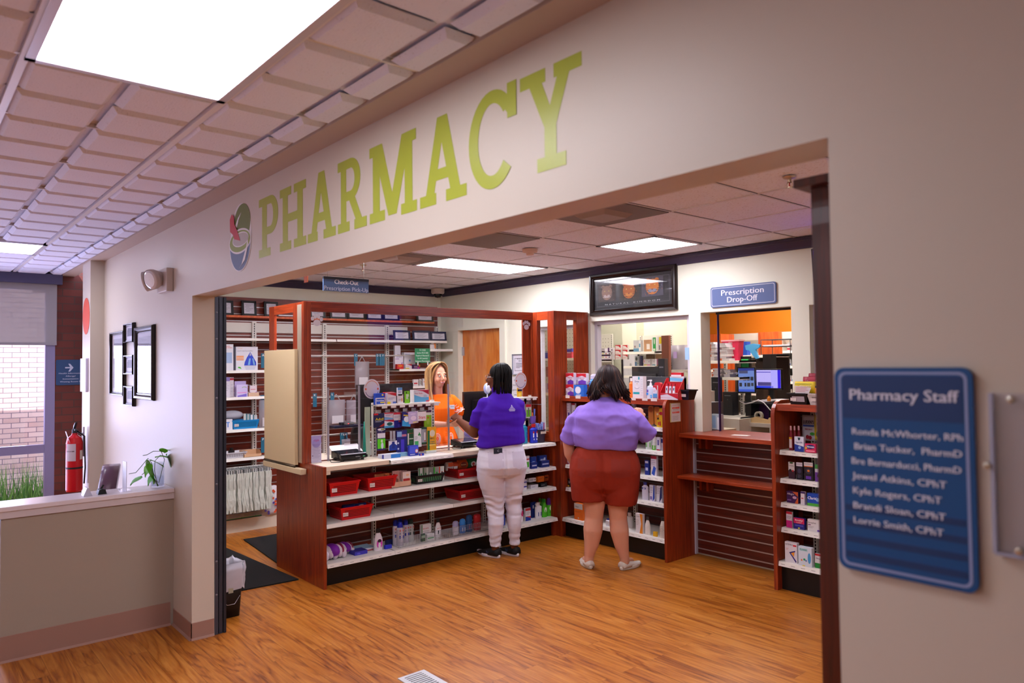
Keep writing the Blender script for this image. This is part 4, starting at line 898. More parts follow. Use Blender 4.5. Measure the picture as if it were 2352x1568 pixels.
rack(1.675, 2.305, 'white counter-top display rack of hanging medicines beside the clerk')
rack(2.89, 3.49, 'white counter-top display rack behind the purple shirt at the counter end')
mb = MB(); mb.box(-.05, 0, 0, .0, .006, .42, mat('#cfe0cc', .4, trans=.35)); tag(mb.build('acrylic_strip', None, (-.72, 1.668, ZC[3]), R90), 'pale green acrylic strip on the left end of the medicine rack', 'acrylic strip')
mb = MB(); mb.tube([(0, -.1, .02), (0, -.1, .30)], [.016, .004], '#1aa08a', 8); tag(mb.build('teal_tassel', None, (-.80, 1.60, ZC[3]), R90), 'teal pointed stick hanging left of the medicine rack', 'stick')
RT_ = ZC[3]+.441     # top of tray
for px, d, b, dec, lb in (
    ((858, 903, 884, 926), .05, '#1c4ac0', [('r', 0, 0, 1, .6, '#e0e4ee'), ('r', .08, .04, .95, .52, '#2450c0'), ('t', 'bonine', .5, .36, .17, .75, '#f0f4ff'), ('r', .5, .14, .95, .24, '#e8d840'), ('e', .75, .85, .1, .08, '#e8d840')], 'blue and white bonine box at the left end of the rack top'),
    ((885, 902, 910, 924), .05, '#d8d2da', [('p', [(0, 1), (1, 1), (1, .7), (0, .95)], '#c41c28'), ('r', 0, 0, .35, .22, '#e8d020'), ('l', .1, .35, .8, .6, 2, '#5a5ab0'), ('r', .6, .05, 1, .22, '#5a78c8')], 'red, white and yellow medicine box next to the bonine box'),
    ((911, 890, 924, 905), .04, '#cfd4e2', [('r', 0, .7, 1, 1, '#5a98d8'), ('l', .15, .3, .85, .55, 2, '#3a3a8a')], 'small box with a light blue top stacked on the white heel box'),
    ((912, 905, 926, 922), .05, '#e2dee2', [('l', .1, .25, .6, .5, 2, '#28286a'), ('e', .75, .4, .15, .2, '#e8a070')], 'white box with an orange curve under the light blue one'),
    ((929, 898, 941, 920), .05, '#7ac820', [('r', .15, .35, .75, .75, '#d0e0c0'), ('r', .1, .8, .3, .95, '#181c10'), ('e', .75, .45, .15, .1, '#5a9a30')], 'bright green box in the middle of the rack top'),
    ((942, 895, 985, 919), .08, '#dcd6dc', [('p', [(.05, 1), (1, 1), (1, .6), (.6, .88)], '#b8203a'), ('p', [(.03, .05), (1, .05), (1, .4), (.5, .42), (.03, .62)], '#5aa4d0'), ('t', 'Face Masks', .33, .72, .10, .5, '#b02840'), ('e', .75, .5, .12, .12, '#b8c0cc'), ('r', .8, .05, 1, .15, '#c83048')], 'wide Face Masks box on the rack top beside the clerk')):
    pack(lb, px, 'X', RT_ if 'stacked' not in lb else RT_+.068, -.625 if 'wide' not in lb else -.64, d, b, dec)
tag(MB().box(-.045, 0, 0, .045, .04, .10, '#c8141c').build('red_box', None, at(895, 906, 'x', -.69)*1, R90), 'plain red box standing behind the red and white medicine box', 'box'); bpy.data.objects['red_box'].location.z = RT_
pack('upright blue box behind the bonine box with a yellow spot', (858, 903, 880, 912), 'X', RT_+.058, -.665, .03, '#1f4cc0', [('e', .7, .5, .12, .2, '#e8d840')])
def hang(label, px, pl, b, dec, d=.012, name='hanging_pack', cat='blister pack', rot=0, hook=True):
    c, w, h, rz = place(px, 'X', None, pl)
    t = empty(name, label, cat, c, rz)
    mb = MB(); mb.box(-w/2, 0, 0, w/2, d, h, b); deco_on(mb, w, h, dec, 0); o = mb.build('card', t); o.rotation_euler.y = rot
    mb = MB(); L_ = (c.x-d) + .69; mb.tube([(0, d*.5-.02, h*.95+.006), (0, -c.x*0+ (c.x+.695), h*.95+.010)], .002, WR, 6); mb.build('hook', t)
    return t
for px, pl, b, dec, lb, r in (
    ((859, 949, 883, 981), -.60, '#141c48', [('r', 0, .88, .4, 1, '#c82024'), ('t', 'Advil', .52, .58, .17, .76, '#f0d810'), ('l', .12, .36, .9, .5, 2, '#c8ccd8'), ('p', [(.5, .05), (1, .3), (1, .12), (.8, .05)], '#c02a18')], 'navy pack with yellow Advil lettering', 0),
    ((883, 947, 904, 965), -.62, '#dcd2dc', [('r', 0, .85, 1, 1, '#c42034'), ('p', [(0, 0), (1, 0), (1, .25), (0, .5)], '#7aa8d8'), ('l', .1, .55, .8, .75, 2, '#5a4a8a')], 'pale pack with a red top above the teal-tablet pack', 0),
    ((883, 964, 905, 982), -.61, '#d8dce4', [('p', [(0, 1), (1, 1), (1, .7), (0, .9)], '#c01c30'), ('r', 0, 0, 1, .25, '#48a0d0'), ('e', .55, .48, .3, .22, '#1a5a5a')], 'pack of teal tablets', 0),
    ((904, 947, 920, 965), -.61, '#d8d4dc', [('r', 0, .75, 1, 1, '#c02038'), ('l', .1, .3, .9, .6, 2, '#6a6a9a')], 'white and red pack above a dark blue one', 0),
    ((905, 964, 922, 982), -.62, '#20208a', [('r', .5, .1, 1, .45, '#3a38b0'), ('r', .6, .7, 1, .9, '#c8485a')], 'dark blue pack with a lighter corner', 0),
    ((922, 946, 943, 979), -.58, '#26267a', [('r', .1, .72, .9, .8, '#e0c030'), ('e', .5, .5, .32, .2, '#e4ecf4'), ('p', [(.05, 0), (.95, 0), (.95, .4), (.05, .4)], '#3aa4e0'), ('e', .5, .48, .3, .18, '#e8f0f8'), ('r', .4, .94, .75, 1, '#c02838')], 'blue Compound W pack with a round white window', .12),
    ((940, 945, 961, 972), -.57, '#c4b4dc', [('e', .5, .45, .3, .2, '#e8d8ec'), ('r', .4, .03, .9, .15, '#e8d890'), ('e', .5, .8, .3, .08, '#d8c8e8')], 'lilac pack hanging left of the Stye pack', -.08),
    ((960, 943, 979, 966), -.56, '#e4dede', [('t', 'Stye', .5, .36, .24, .8, '#c81c2c'), ('r', .05, .2, .95, .22, '#c83040'), ('r', .02, .92, .98, 1, '#1a1618')], 'white pack with red Stye lettering', 0),
    ((975, 942, 991, 981), -.62, '#8ab81c', [('r', 0, .88, 1, 1, '#4a1040'), ('r', 0, .72, 1, .88, '#d0d4c0'), ('r', .4, .5, .6, .6, '#c83020'), ('e', .5, .35, .2, .18, '#a0c040')], 'lime green pack at the right edge of the upper row', 0),
    ((866, 982, 886, 990), -.61, '#1a1c58', [('e', .5, .5, .45, .35, '#e4e4ec'), ('r', .45, .3, .85, .7, '#8a9a40')], 'white lip balm tube on navy card', 0),
    ((867, 991, 885, 1034), -.60, '#2a1a5a', [('r', 0, .1, 1, .62, '#58c818'), ('r', 0, .66, 1, .92, '#e0dce6'), ('e', .6, .25, .16, .17, '#d4d8e4'), ('e', .55, .5, .12, .08, '#d8e4c8')], 'green and purple card with a clear vial', 0),
    ((894, 1012, 912, 1034), -.58, '#e0e0ea', [('p', [(0, 0), (1, 0), (1, .5), (.5, .8), (0, .5)], '#1c3a9a'), ('r', .35, .2, .7, .9, '#1a2c80')], 'white and blue pouch hanging from two grey straps', 0),
    ((911, 988, 935, 1040), -.59, '#252a7a', [('r', .05, .72, .5, .95, '#8ab4e0'), ('r', .5, .72, .95, .82, '#c87890'), ('r', .4, .05, .72, .6, '#4a3ac8'), ('e', .15, .45, .08, .04, '#d8dcec'), ('e', .15, .2, .08, .04, '#d8dcec')], 'tall dark blue lip balm card in the lower row', 0),
    ((935, 985, 952, 1024), -.59, '#1c5028', [('t', 'After Bite', .6, .75, .06, .7, '#d03828'), ('r', .08, .1, .25, .75, '#d8d0cc'), ('r', .35, .1, .95, .3, '#2a6a38'), ('r', .3, .4, .9, .46, '#c8d8c8')], 'dark green After Bite card', 0),
    ((951, 984, 968, 1026), -.58, '#dcdedc', [('p', [(.65, .62), (.8, .62), (.8, .55), (.9, .55), (.9, .7), (.8, .7), (.8, .78), (.65, .78), (.65, .7), (.55, .7), (.55, .6)], '#2a8a40'), ('r', .1, .1, .6, .32, '#40b060'), ('l', .1, .4, .5, .6, 3, '#4a5a4a')], 'white card with a green cross in the lower row', 0),
    ((967, 981, 988, 1019), -.60, '#1a4a34', [('r', .08, .1, .7, .9, '#9a9ca4'), ('r', .35, .2, .48, .7, '#e8e4e4'), ('r', .35, .17, .5, .22, '#c02838')], 'green card with a glass thermometer', 0),
    ((982, 980, 1002, 1033), -.58, '#e0a018', [('r', 0, 0, .25, .85, '#1c6a3c'), ('e', .55, .72, .3, .15, '#d8c8b0'), ('t', 'BIC', .55, .50, .08, .5, '#181410'), ('t', 'Twin', .55, .36, .06, .5, '#1a5a60'), ('t', 'Select', .6, .28, .06, .6, '#1a5a60'), ('r', .2, .2, .9, .24, '#e8c868')], 'orange BIC Twin Select razor pack at the right end', 0)):
    hang(lb+' on the left display rack', px, pl, b, dec, rot=r)
for k, (x0, x1) in enumerate(((896, 901), (903, 908))):
    c, w, h, rz = place((x0, 989, x1, 1013), 'X', None, -.575); mb = MB(); mb.box(-w/2, 0, 0, w/2, .003, h, mat('#a8a8b0', .35)); tag(mb.build('strap', None, c, rz), ('left' if k == 0 else 'right')+' grey strap holding the white and blue pouch', 'strap')
for px, b, dec, lb in (((1197, 922, 1206, 960), '#c8d8a8', [('r', .1, .1, .9, .6, '#58b820'), ('r', 0, .85, 1, 1, '#c02838')], 'green and red clipper card beside the purple sleeve'), ((1208, 928, 1220, 960), '#c8ccc0', [('r', .1, .1, .9, .6, '#6ac020'), ('r', .4, .2, .6, .75, '#6a6a6a'), ('r', 0, .8, 1, 1, '#c02030')], 'green and red nail clipper card')):
    hang(lb+' on the right display rack', px, -.60, b, dec)
mb = MB(); mb.tube([(0, 0, 0), (0, -.18, 0), (0, -.19, .012)], .003, WR, 8); tag(mb.build('empty_hook', None, Vector((-.69, 3.46, at(1225, 928, 'x', -.62).z)), R90), 'empty chrome hook sticking out of the right display rack', 'hook')
# on the white counter section
pack('white and blue carton lying on the white counter shelf', (868, 1041, 920, 1055), 'X', .921, -.50, .07, '#d4d8ea', [('r', .48, 0, 1, .9, '#2a7ad0'), ('r', 0, 0, .1, 1, '#3a3a90')], top='#e0e0ee', hh=.035)
pack('light blue carton lying behind the white and blue one', (915, 1039, 936, 1050), 'X', .921, -.55, .06, '#8ac0e0', top='#a8d0e8')
t = pack('dark blue display carton with an orange badge on the counter shelf', (936, 1023, 961, 1048), 'X', .921, -.50, .07, '#2a36a8', [('r', 0, .25, 1, .95, '#4a5ad8'), ('e', .8, .45, .18, .2, '#e87830'), ('e', .8, .45, .13, .14, '#e8e4ec'), ('r', .05, .1, .6, .18, '#c8ccf0')], name='display_carton')
pack('small orange-badged blue box beside the dark blue display carton', (962, 1041, 974, 1048), 'X', .921, -.46, .03, '#2a36a8', [('e', .3, .5, .15, .4, '#e88848')])
pack('flat white and yellow box at the right of the counter shelf', (974, 1034, 1002, 1042), 'X', .921, -.56, .06, '#d8dcd8', top='#e8e040')

# ---- card terminals, computer gear
def terminal(label, c, rz=R90):
    t = empty('card_terminal', label, 'card terminal', c, rz)
    mb = MB(); K = mat('#0f0f12', .25)
    mb.loft([[(-.115, .0, z0), (.115, .0, z0), (.115, .17, z1), (-.115, .17, z1)] for z0, z1 in ((.018, .018), (.052, .075))], K, smooth=False); mb.box(-.12, -.012, .022, .12, .01, .044, K, bev=.003); mb.build('body', t)
    for x in (-.09, .09):
        for y in (.02, .15): mb = MB(); mb.lathe([(.001, 0), (.012, 0), (.012, .019), (.001, .019)], K, 10, c=(x, y, 0)); mb.build('foot', t)
    mb = MB(); M_ = Matrix.Rotation(math.atan2(.023, .17), 4, 'X'); mb.box(-.10, .035, .0525, .10, .16, .0545, mat('#20242c', .08), M_); mb.build('screen', t)
    mb = MB(); mb.box(-.11, .006, .0535, .115, .030, .0555, mat('#b8b8c4', .2), M_); mb.build('strip', t)
    mb = MB(); mb.text('VeriFone', .03, .034, .008, '#c8ccd0', y=-.0125); mb.faces([(.075, -.0126, .030), (.095, -.0126, .030), (.095, -.0126, .038), (.075, -.0126, .038)], [(0, 1, 2, 3)], '#3aa060'); mb.build('badge', t)
    mb = MB(); mb.tube([(-.11, .1, .03), (-.16, .10, .008), (-.19, .02, .003), (-.14, -.02, .003), (-.11, .0, .004)], .0025, K, 6); mb.build('cable', t)
    return t
terminal('black card payment terminal at the left end of the counter', Vector((-.565, at(815, 1062, 'x', -.55).y, ZC[3])))
terminal('black card payment terminal between the clerk and the purple-shirted shopper', Vector((-.60, at(1080, 1025, 'x', -.62).y, ZC[3])))
# leaflet holders
def leaflet(label, px, pl, face='X', acr=True):
    c, w, h, rz = place(px, face, ZC[3], pl); t = empty('leaflet_holder', label, 'leaflet', c, rz)
    mb = MB(); mb.box(-w/2, 0, .004, w/2, .002, h, '#d6cee0'); deco_on(mb, w, h, [('r', 0, .72, 1, 1, '#b8a8dc'), ('e', .5, .72, .42, .16, '#a898d8'), ('t', 'Opill', .5, .82, .07, .5, '#c84aa0'), ('l', .08, .05, .92, .70, 12, '#8a80a8'), ('e', .12, .27, .06, .015, '#3a3050')], 0); mb.build('leaflet', t)
    mb = MB(); mb.box(-w/2-.003, -.006, 0, w/2+.003, -.003, h, ACRYL); mb.box(-w/2-.003, -.006, 0, w/2+.003, .04, .003, ACRYL); mb.build('holder', t)
leaflet('lilac and white leaflet in a clear holder at the left end of the counter', (715, 1000, 738, 1063), -.66)
leaflet('grey printed leaflet in a clear holder behind the right card terminal', (1066, 989, 1092, 1030), -.80)
# monitors behind the screen seen from the back
def monitor(label, c, rz, w=.5, h=.31, stand=True, screen=None, logo=None, z0=.14, col='#101013'):
    t = empty('computer_monitor', label, 'monitor', c, rz)
    mb = MB(); mb.box(-w/2, -.012, z0, w/2, .02, z0+h, mat(col, .4), bev=.004); mb.box(-w*.25, .02, z0+h*.25, w*.25, .045, z0+h*.75, mat(col, .4)); mb.build('case', t)
    if stand:
        mb = MB(); mb.box(-.03, .03, .01, .03, .055, z0+h*.5, mat(col, .4)); mb.box(-.11, -.06, 0, .11, .12, .014, mat(col, .4), bev=.004); mb.build('stand', t)
    if screen:
        mb = MB(); mb.box(-w/2+.012, -.0135, z0+.018, w/2-.012, -.011, z0+h-.012, mat('#101020', .2, emit=screen[0], es=screen[1]))
        for x0, za, x1, zb, cc in screen[2]:
            X = lambda f: -w/2+.012+f*(w-.024); Z = lambda f: z0+.018+f*(h-.03)
            mb.faces([(X(x0), -.0142, Z(za)), (X(x1), -.0142, Z(za)), (X(x1), -.0142, Z(zb)), (X(x0), -.0142, Z(zb))], [(0, 1, 2, 3)], mat('#101020', .3, emit=cc, es=screen[1]))
        mb.build('screen', t)
    if logo:
        mb = MB(); ringp(mb, arc(0, z0+h*.5, .035, .035, 0, 360, 24)[:-1], arc(0, z0+h*.5, .029, .029, 0, 360, 24)[:-1], .0460, .0460, '#9aa0a8'); mb.text(logo, 0, z0+h*.5, .014, '#9aa0a8', y=.0462, M=Matrix.Rotation(PI, 4, 'Z') @ Matrix.Translation((0, 0, 0)), w=.04)
        mb.build('badge', t)
    return t
m1 = at(870, 940, 'x', -1.15)
monitor('large black monitor seen from the back behind the left glass', Vector((-1.18, at(885, 940, 'x', -1.18).y, .923)), -R90+.15, .66, .38, z0=.22)
monitor('black monitor seen from the back between the clerk and the purple shirt', Vector((-1.02, at(1100, 945, 'x', -1.02).y, .923)), -R90, .40, .34, z0=.16)
t = empty('desk_fan', 'small round blue and white device above the purple collar', 'device', at(1119, 892, 'x', -.80)*1, R90)
mb = MB(); mb.ell((0, 0, 0), (.045, .02, .055), mat('#a8b8e8', .2)); mb.ell((0, -.012, .0), (.032, .014, .04), '#dfe6f8'); mb.build('head', t)
mb = MB(); z_ = t.location.z-.923; mb.tube([(0, 0, -.05), (0, 0, -z_+.01)], .006, '#d8dce8'); mb.lathe([(.001, -z_), (.05, -z_), (.045, -z_+.012), (.001, -z_+.012)], '#d8dce8', 18); mb.build('stand', t)
t = empty('receipt_stand', 'white angled tablet stand behind the left card terminal', 'stand', Vector((-1.0, at(800, 1025, 'x', -1.0).y, .923)), R90)
mb = MB(); mb.prism([(0, 0), (.14, 0), (.14, .05), (.10, .075), (.0, .02)], 'x', -.14, .14, mat('#d8d4d4', .35)); mb.build('body', t)
t = empty('bar_code_scanner', 'black and teal handheld scanner standing behind the left card terminal', 'scanner', Vector((-1.12, at(828, 1035, 'x', -1.12).y, .923)), R90)
mb = MB(); mb.loft([[(x*s, y_, z) for x, y_ in ((-.06, .0), (.06, .0), (.07, .06), (-.07, .06))] for z, s in ((0, 1), (.14, 1), (.20, .8), (.235, .4))], mat('#1d2a2c', .35)); mb.build('body', t)
mb = MB(); mb.box(-.28, -.05, .225, .02, .05, .245, mat('#101830', .3), bev=.005); mb.box(-.2, -.03, .245, -.08, .03, .27, mat('#101014', .4), bev=.004); mb.box(-.14, -.031, .255, -.13, -.03, .262, mat('#c01828', .3, emit='#ff2030', es=2)); mb.build('head', t)
bottle('clear sanitizer bottle left of the medicine rack', (842, 1000, 858, 1046), 'X', ZC[3], -.80, 'pump', '#d8dce0', '#e4e4e8', [('r', .6, .3, .95, .6, '#b04a90')])

# ================================================================== far wall units' goods
def P1(label, px, z, b, dec=(), plane=None, d=.05, **k): return pack(label, px, 'Y', ZU1[z], plane or (3.60 if z == 0 else 3.655 if z < 5 else 3.64), d, b, dec, **k)
def B1(label, px, z, kind, b, cp, dec=(), plane=None, **k): return bottle(label, px, 'Y', ZU1[z], plane or (3.60 if z == 0 else 3.655 if z < 5 else 3.64), kind, b, cp, dec, **k)
# top row
for px, lb in (((1299, 881, 1311, 905), 'front left bathroom tissue pack on the top of the middle unit'), ):
    pass
def tissue(label, px, plane, zb):
    c, w, h, rz = place(px, 'Y', zb, plane, None, .02); mb = MB()
    mb.box(-w/2, 0, 0, w/2, .04, h, mat('#ddd6e0', .3), bev=.008); deco_on(mb, w, h, [('p', [(.03, .98), (.97, .98), (.97, .62), (.6, .78), (.03, .62)], '#c81428'), ('p', [(.25, .02), (.97, .02), (.97, .32), (.6, .42), (.25, .28)], '#6a30a0'), ('t', 'Bathroom', .55, .60, .10, .6, '#a83050'), ('t', 'Tissue', .6, .48, .10, .35, '#a83050'), ('r', .08, .05, .2, .4, '#a8a0b0')], -.0005)
    tag(mb.build('tissue_pack', None, c, rz), label, 'bathroom tissue')
tissue('bathroom tissue pack at the bottom left of the stacked packs', (1299, 882, 1321, 906), 3.62, 1.375)
tissue('bathroom tissue pack on top at the left of the stack', (1299, 856, 1321, 882), 3.62, 1.375+.112)
tissue('bathroom tissue pack on top at the right of the stack', (1322, 857, 1350, 884), 3.66, 1.375+.112)
tissue('bathroom tissue pack hidden behind the blue wipes pack', (1322, 884, 1346, 906), 3.72, 1.375)
t = P1('soft blue pack of wipes with an oval white lid', (1318, 884, 1349, 907), 5, '#2a6ac8', [('e', .42, .55, .3, .32, '#d4d4e0'), ('e', .42, .55, .24, .24, '#e8e4ec'), ('t', 'WIPES', .5, .12, .1, .5, '#d8e0f0')], plane=3.60, name='wipes_pack', cat='wipes')
B1('blue and white disinfectant spray can next to the wipes', (1349, 859, 1366, 906), 5, 'spray', '#5a9ad8', '#c4c0d8', [('e', .5, .52, .4, .13, '#2a4aa0'), ('r', .05, .1, .95, .3, '#a8c8e8'), ('r', .1, .66, .9, .7, '#c83048')], sy=1, name='spray_can')
pack('blue and white pack behind the spray can near the dark hair', (1366, 859, 1384, 890), 'Y', 1.375, 3.70, .05, '#c8cce4', [('r', 0, .3, 1, .7, '#3a4ab8')])
B1('orange bottle with a clear cap right of the dark hair', (1443, 868, 1453, 911), 5, 'bottle', '#e8701c', '#e8e0dc', plane=3.66)
P1('white soap carton with a bowl drawing and teal band', (1453, 864, 1485, 912), 5, '#dcd8dc', [('r', .05, .18, .65, .28, '#20a0a8'), ('t', 'Dove', .42, .76, .08, .4, '#2a4a7a'), ('e', .42, .48, .22, .06, '#b0b0bc'), ('e', .42, .50, .18, .045, '#e4e0e4'), ('r', .55, .85, .68, .98, '#20a0b0'), ('e', .45, .66, .04, .02, '#c8a030'), ('l', .8, .1, .97, .9, 8, '#a0a0ac')], plane=3.66, d=.08)
B1('clear pump bottle of hand sanitizer', (1483, 872, 1499, 913), 5, 'pump', '#c8d0e0', '#e8e6ec', [('r', .0, .20, .6, .32, '#2a8ae0'), ('r', .1, .35, .5, .48, '#6a4ab8'), ('r', .6, .05, .95, .2, '#48a8e0'), ('l', .1, .05, .9, .15, 2, '#e8e8f0')], plane=3.62)
P1('red and blue sinus box in front of the black monitor', (1500, 885, 1512, 912), 5, '#d8d4e0', [('p', [(0, 1), (1, 1), (1, .62), (.5, .85), (0, .85)], '#b81830'), ('r', 0, .1, 1, .4, '#4a90c8'), ('r', 0, 0, 1, .1, '#a81830'), ('l', .1, .5, .8, .7, 2, '#b03048')], plane=3.62)
mb = MB(); c, w, h, rz = place((1503, 878, 1518, 910), 'Y', 1.375, 3.70); mb.prism(rrect(-w/2, 0, w/2, h, .02), 'y', 0, .03, '#c01428'); tag(mb.build('red_pack', None, c, 0), 'rounded red pack behind the sinus box', 'box')
# thermometer display
c, w, h, rz = place((1516, 856, 1557, 912), 'Y', 1.375, 3.60)
t = empty('thermometer_display', 'red and white cardboard display of digital thermometers', 'display stand', c, 0)
mb = MB(); RD = '#c8101e'
mb.prism([(0, 0), (.12, 0), (.12, h*.8), (.09, h*.8), (.0, h*.3)], 'x', w/2-.004, w/2, '#d83a3c'); mb.prism([(0, 0), (.12, 0), (.12, h*.8), (.09, h*.8), (.0, h*.3)], 'x', -w/2, -w/2+.004, RD)
mb.box(-w/2, 0, 0, w/2, .004, h*.24, '#d8d0d8'); deco_on(mb, w, h, [('p', [(0, .24), (1, .24), (1, .03), (.4, .21), (0, .16)], '#c01828'), ('t', 'Digital Thermometers', .3, .07, .03, .5, '#c84858')], -.0003)
mb.box(-w/2, .09, h*.24, w/2, .12, h*.66, RD); mb.box(-w*.28, .086, h*.66, w/2, .12, h*.86, '#dcd6e0'); mb.box(-w*.2, .084, h*.86, w*.36, .12, h, '#c8182a'); mb.box(-w*.2, .083, h*.84, w*.36, .085, h*.92, '#e0d8e0')
mb.faces([(-w*.28, .0855, h*.70), (w/2, .0855, h*.67), (w/2, .0855, h*.78), (-w*.28, .0855, h*.82)], [(0, 1, 2, 3)], '#6ab4e0'); mb.build('carton', t)
for k in range(3):
    mb = MB(); x = -w*.28+k*w*.20; M_ = Matrix.Translation((x, .03, h*.12)) @ Matrix.Rotation(-.1, 4, 'X')
    mb.box(-.011, 0, 0, .011, .006, h*.48, '#d8d4e0', M_); mb.box(-.011, -.001, h*.38, .011, .0065, h*.48, '#b81c30', M_); mb.box(-.004, -.0015, h*.22, .004, .0, h*.32, '#2a2a44', M_); tag(mb.build('thermometer', None, c, 0), 'white and red digital thermometer in the red display', 'thermometer', 'digital thermometers in the red display')
t = basket('small black basket with a white card at the right end of the unit top', (1559, 896, 1582, 909), 'Y', 1.375, 3.64, .12, '#0e0e12', None, None, '#26262c', True)
for k, (px, lb) in enumerate((((1299, 907, 1308, 914), ''), ((1322, 908, 1333, 915), ''), ((1450, 913, 1460, 919), ''), ((1475, 914, 1487, 920), ''), ((1495, 914, 1509, 921), ''))):
    c, w, h, rz = place(px, 'Y', None, 3.588); mb = MB(); mb.box(-w/2, -.001, 0, w/2, .001, h, '#ddcfc4'); tag(mb.build('price_tag', None, c, 0), 'cream price tag on the cherry edge of the middle unit top', 'price tag', 'price tags on the top edge of the middle unit')
# rows below
P1('white and red carton at the left of the upper row', (1300, 925, 1312, 963), 4, '#dcd4da', [('r', .0, .05, .2, .95, '#b82838'), ('r', .55, .1, .95, .45, '#4a30a0'), ('l', .3, .5, .9, .9, 3, '#5a5a6a')])
P1('second white and red carton in the upper row', (1313, 926, 1324, 963), 4, '#d8ccd4', [('r', .6, .3, .9, .6, '#3a60c0'), ('r', 0, .9, 1, 1, '#b02030')], plane=3.68)
P1('white carton with a lavender flower print beside the bare arm', (1296, 1024, 1311, 1064), 2, '#dcd8e4', [('t', 'ROLAIDS', .5, .85, .07, .8, '#8a8aa8'), ('e', .65, .45, .15, .08, '#7a5ac8'), ('e', .3, .45, .15, .12, '#b88888'), ('r', 0, 0, 1, .06, '#b82858')])
P1('purple and white carton beside the lavender flower one', (1311, 1036, 1322, 1064), 2, '#d8c8e0', [('p', [(0, 0), (1, 0), (1, .6), (0, .3)], '#7a38a8')], plane=3.67)
P1('black carton with a white letter U', (1303, 1100, 1316, 1126), 1, '#161216', [('t', 'U', .5, .60, .3, .3, '#d8d4d8'), ('r', .0, .05, .5, .22, '#e0b020')])
P1('black and pink carton beside the letter U one', (1313, 1108, 1323, 1128), 1, '#1c1218', [('r', 0, .05, 1, .25, '#d02878'), ('l', .1, .3, .9, .5, 2, '#b83878')], plane=3.67)
P1('orange and grey carton on the base shelf left of the bare legs', (1319, 1157, 1346, 1194), 0, '#e06a18', [('r', 0, .66, 1, 1, '#b8b0aa'), ('t', 'Fiber', .35, .8, .08, .4, '#3a3a3a'), ('l', .1, .45, .8, .55, 2, '#7a3a14'), ('e', .5, .12, .06, .05, '#c8b8a0')], d=.08)
B1('pale mint bottle half hidden by the left leg', (1346, 1155, 1356, 1194), 0, 'squeeze', '#b8d8c8', '#d8e0e0', plane=3.66)
B1('white jar with a blue lid seen between the legs', (1389, 1191, 1399, 1207), 0, 'bottle', '#d8d8e0', '#2a3a90', plane=3.60)
B1('green striped bottle between the legs', (1399, 1184, 1406, 1207), 0, 'squeeze', '#2a8a58', '#e0e0e0', plane=3.66)
B1('white pill bottle just right of the right leg', (1436, 1178, 1450, 1216), 0, 'bottle', '#d8d4d0', '#dcdcdc', plane=3.70)
P1('white and orange eczema carton on the base shelf', (1460, 1180, 1481, 1222), 0, '#dcd4d4', [('p', [(.55, 0), (1, 0), (1, 1), (.6, 1), (.8, .5)], '#d8801c'), ('t', 'ECZEMA', .35, .85, .05, .5, '#5a4a4a'), ('l', .1, .4, .5, .7, 4, '#8a7a7a')], d=.06)
B1('small cream tube beside the eczema carton', (1479, 1187, 1491, 1224), 0, 'squeeze', '#dcd4cc', '#3a3634', plane=3.60)
B1('beige lotion bottle at the right end of the base shelf', (1512, 1188, 1527, 1232), 0, 'squeeze', '#d0c8bc', '#2a2624', [('l', .1, .3, .9, .6, 4, '#8a8070')], plane=3.59)
P1('tiny yellow tube lying on the base shelf', (1500, 1221, 1511, 1227), 0, '#d8a820', plane=3.60, name='tube', cat='tube')
for a in (((1472, 1107, 1486, 1152), 'bottle', '#d4d0e0', '#2a3080', [('t', 'V', .5, .3, .14, .4, '#2a3a90'), ('e', .5, .65, .35, .08, '#3a4aa0')], 'white lotion bottle with a blue V'),):
    B1(a[5], a[0], 1, a[1], a[2], a[3], a[4])
P1('white and blue skin care carton left of its twin', (1492, 1114, 1507, 1155), 1, '#d8d4e0', [('p', [(.6, 0), (1, .2), (1, 1), (.8, 1)], '#2a4ab0'), ('r', .1, .1, .5, .3, '#7a6ab0'), ('l', .1, .5, .7, .9, 4, '#4a4a70')])
P1('white and navy skin care carton at the right of its row', (1508, 1116, 1524, 1158), 1, '#d4d2dc', [('p', [(.5, 0), (1, .3), (1, 1), (.7, .9)], '#1c2a60'), ('l', .1, .5, .7, .9, 4, '#4a4a70')])
P1('dark blue medicine carton left of the red-topped one', (1481, 1057, 1493, 1088), 2, '#1c2f88', [('r', .2, .3, .8, .5, '#d0d4e8'), ('r', .1, .8, .9, .95, '#c0c4dc')])
P1('white and blue carton with a red top', (1495, 1047, 1512, 1089), 2, '#d8d2dc', [('r', 0, .85, 1, 1, '#a81c34'), ('p', [(.1, .1), (.6, 0), (.9, .4), (.5, .5)], '#2a50b8'), ('l', .1, .55, .8, .8, 3, '#4a4a80')])
P1('pale carton at the right end of the row, half cut by the panel', (1522, 1050, 1530, 1094), 2, '#d8c8c8', plane=3.68)
B1('white and green lotion bottle behind the lavender sleeve', (1480, 1005, 1497, 1029), 3, 'bottle', '#d4dcd4', '#e0e0e0', [('r', .1, .2, .9, .6, '#8ac078')])
B1('slim green and white tube', (1497, 1002, 1506, 1030), 3, 'stick', '#d8dcd4', '#e4e4e0', [('r', 0, 0, 1, .35, '#58b028')])
P1('white and blue carton at the right of the row above', (1508, 1004, 1518, 1031), 3, '#d4d2de', [('r', .3, .4, .7, .8, '#3a3a90'), ('r', 0, 0, 1, .1, '#b02838')])
P1('small white and blue carton at the far right of that row', (1517, 1005, 1526, 1032), 3, '#d8d6e0', [('r', .2, .6, .8, .9, '#2a3a90')], plane=3.67)
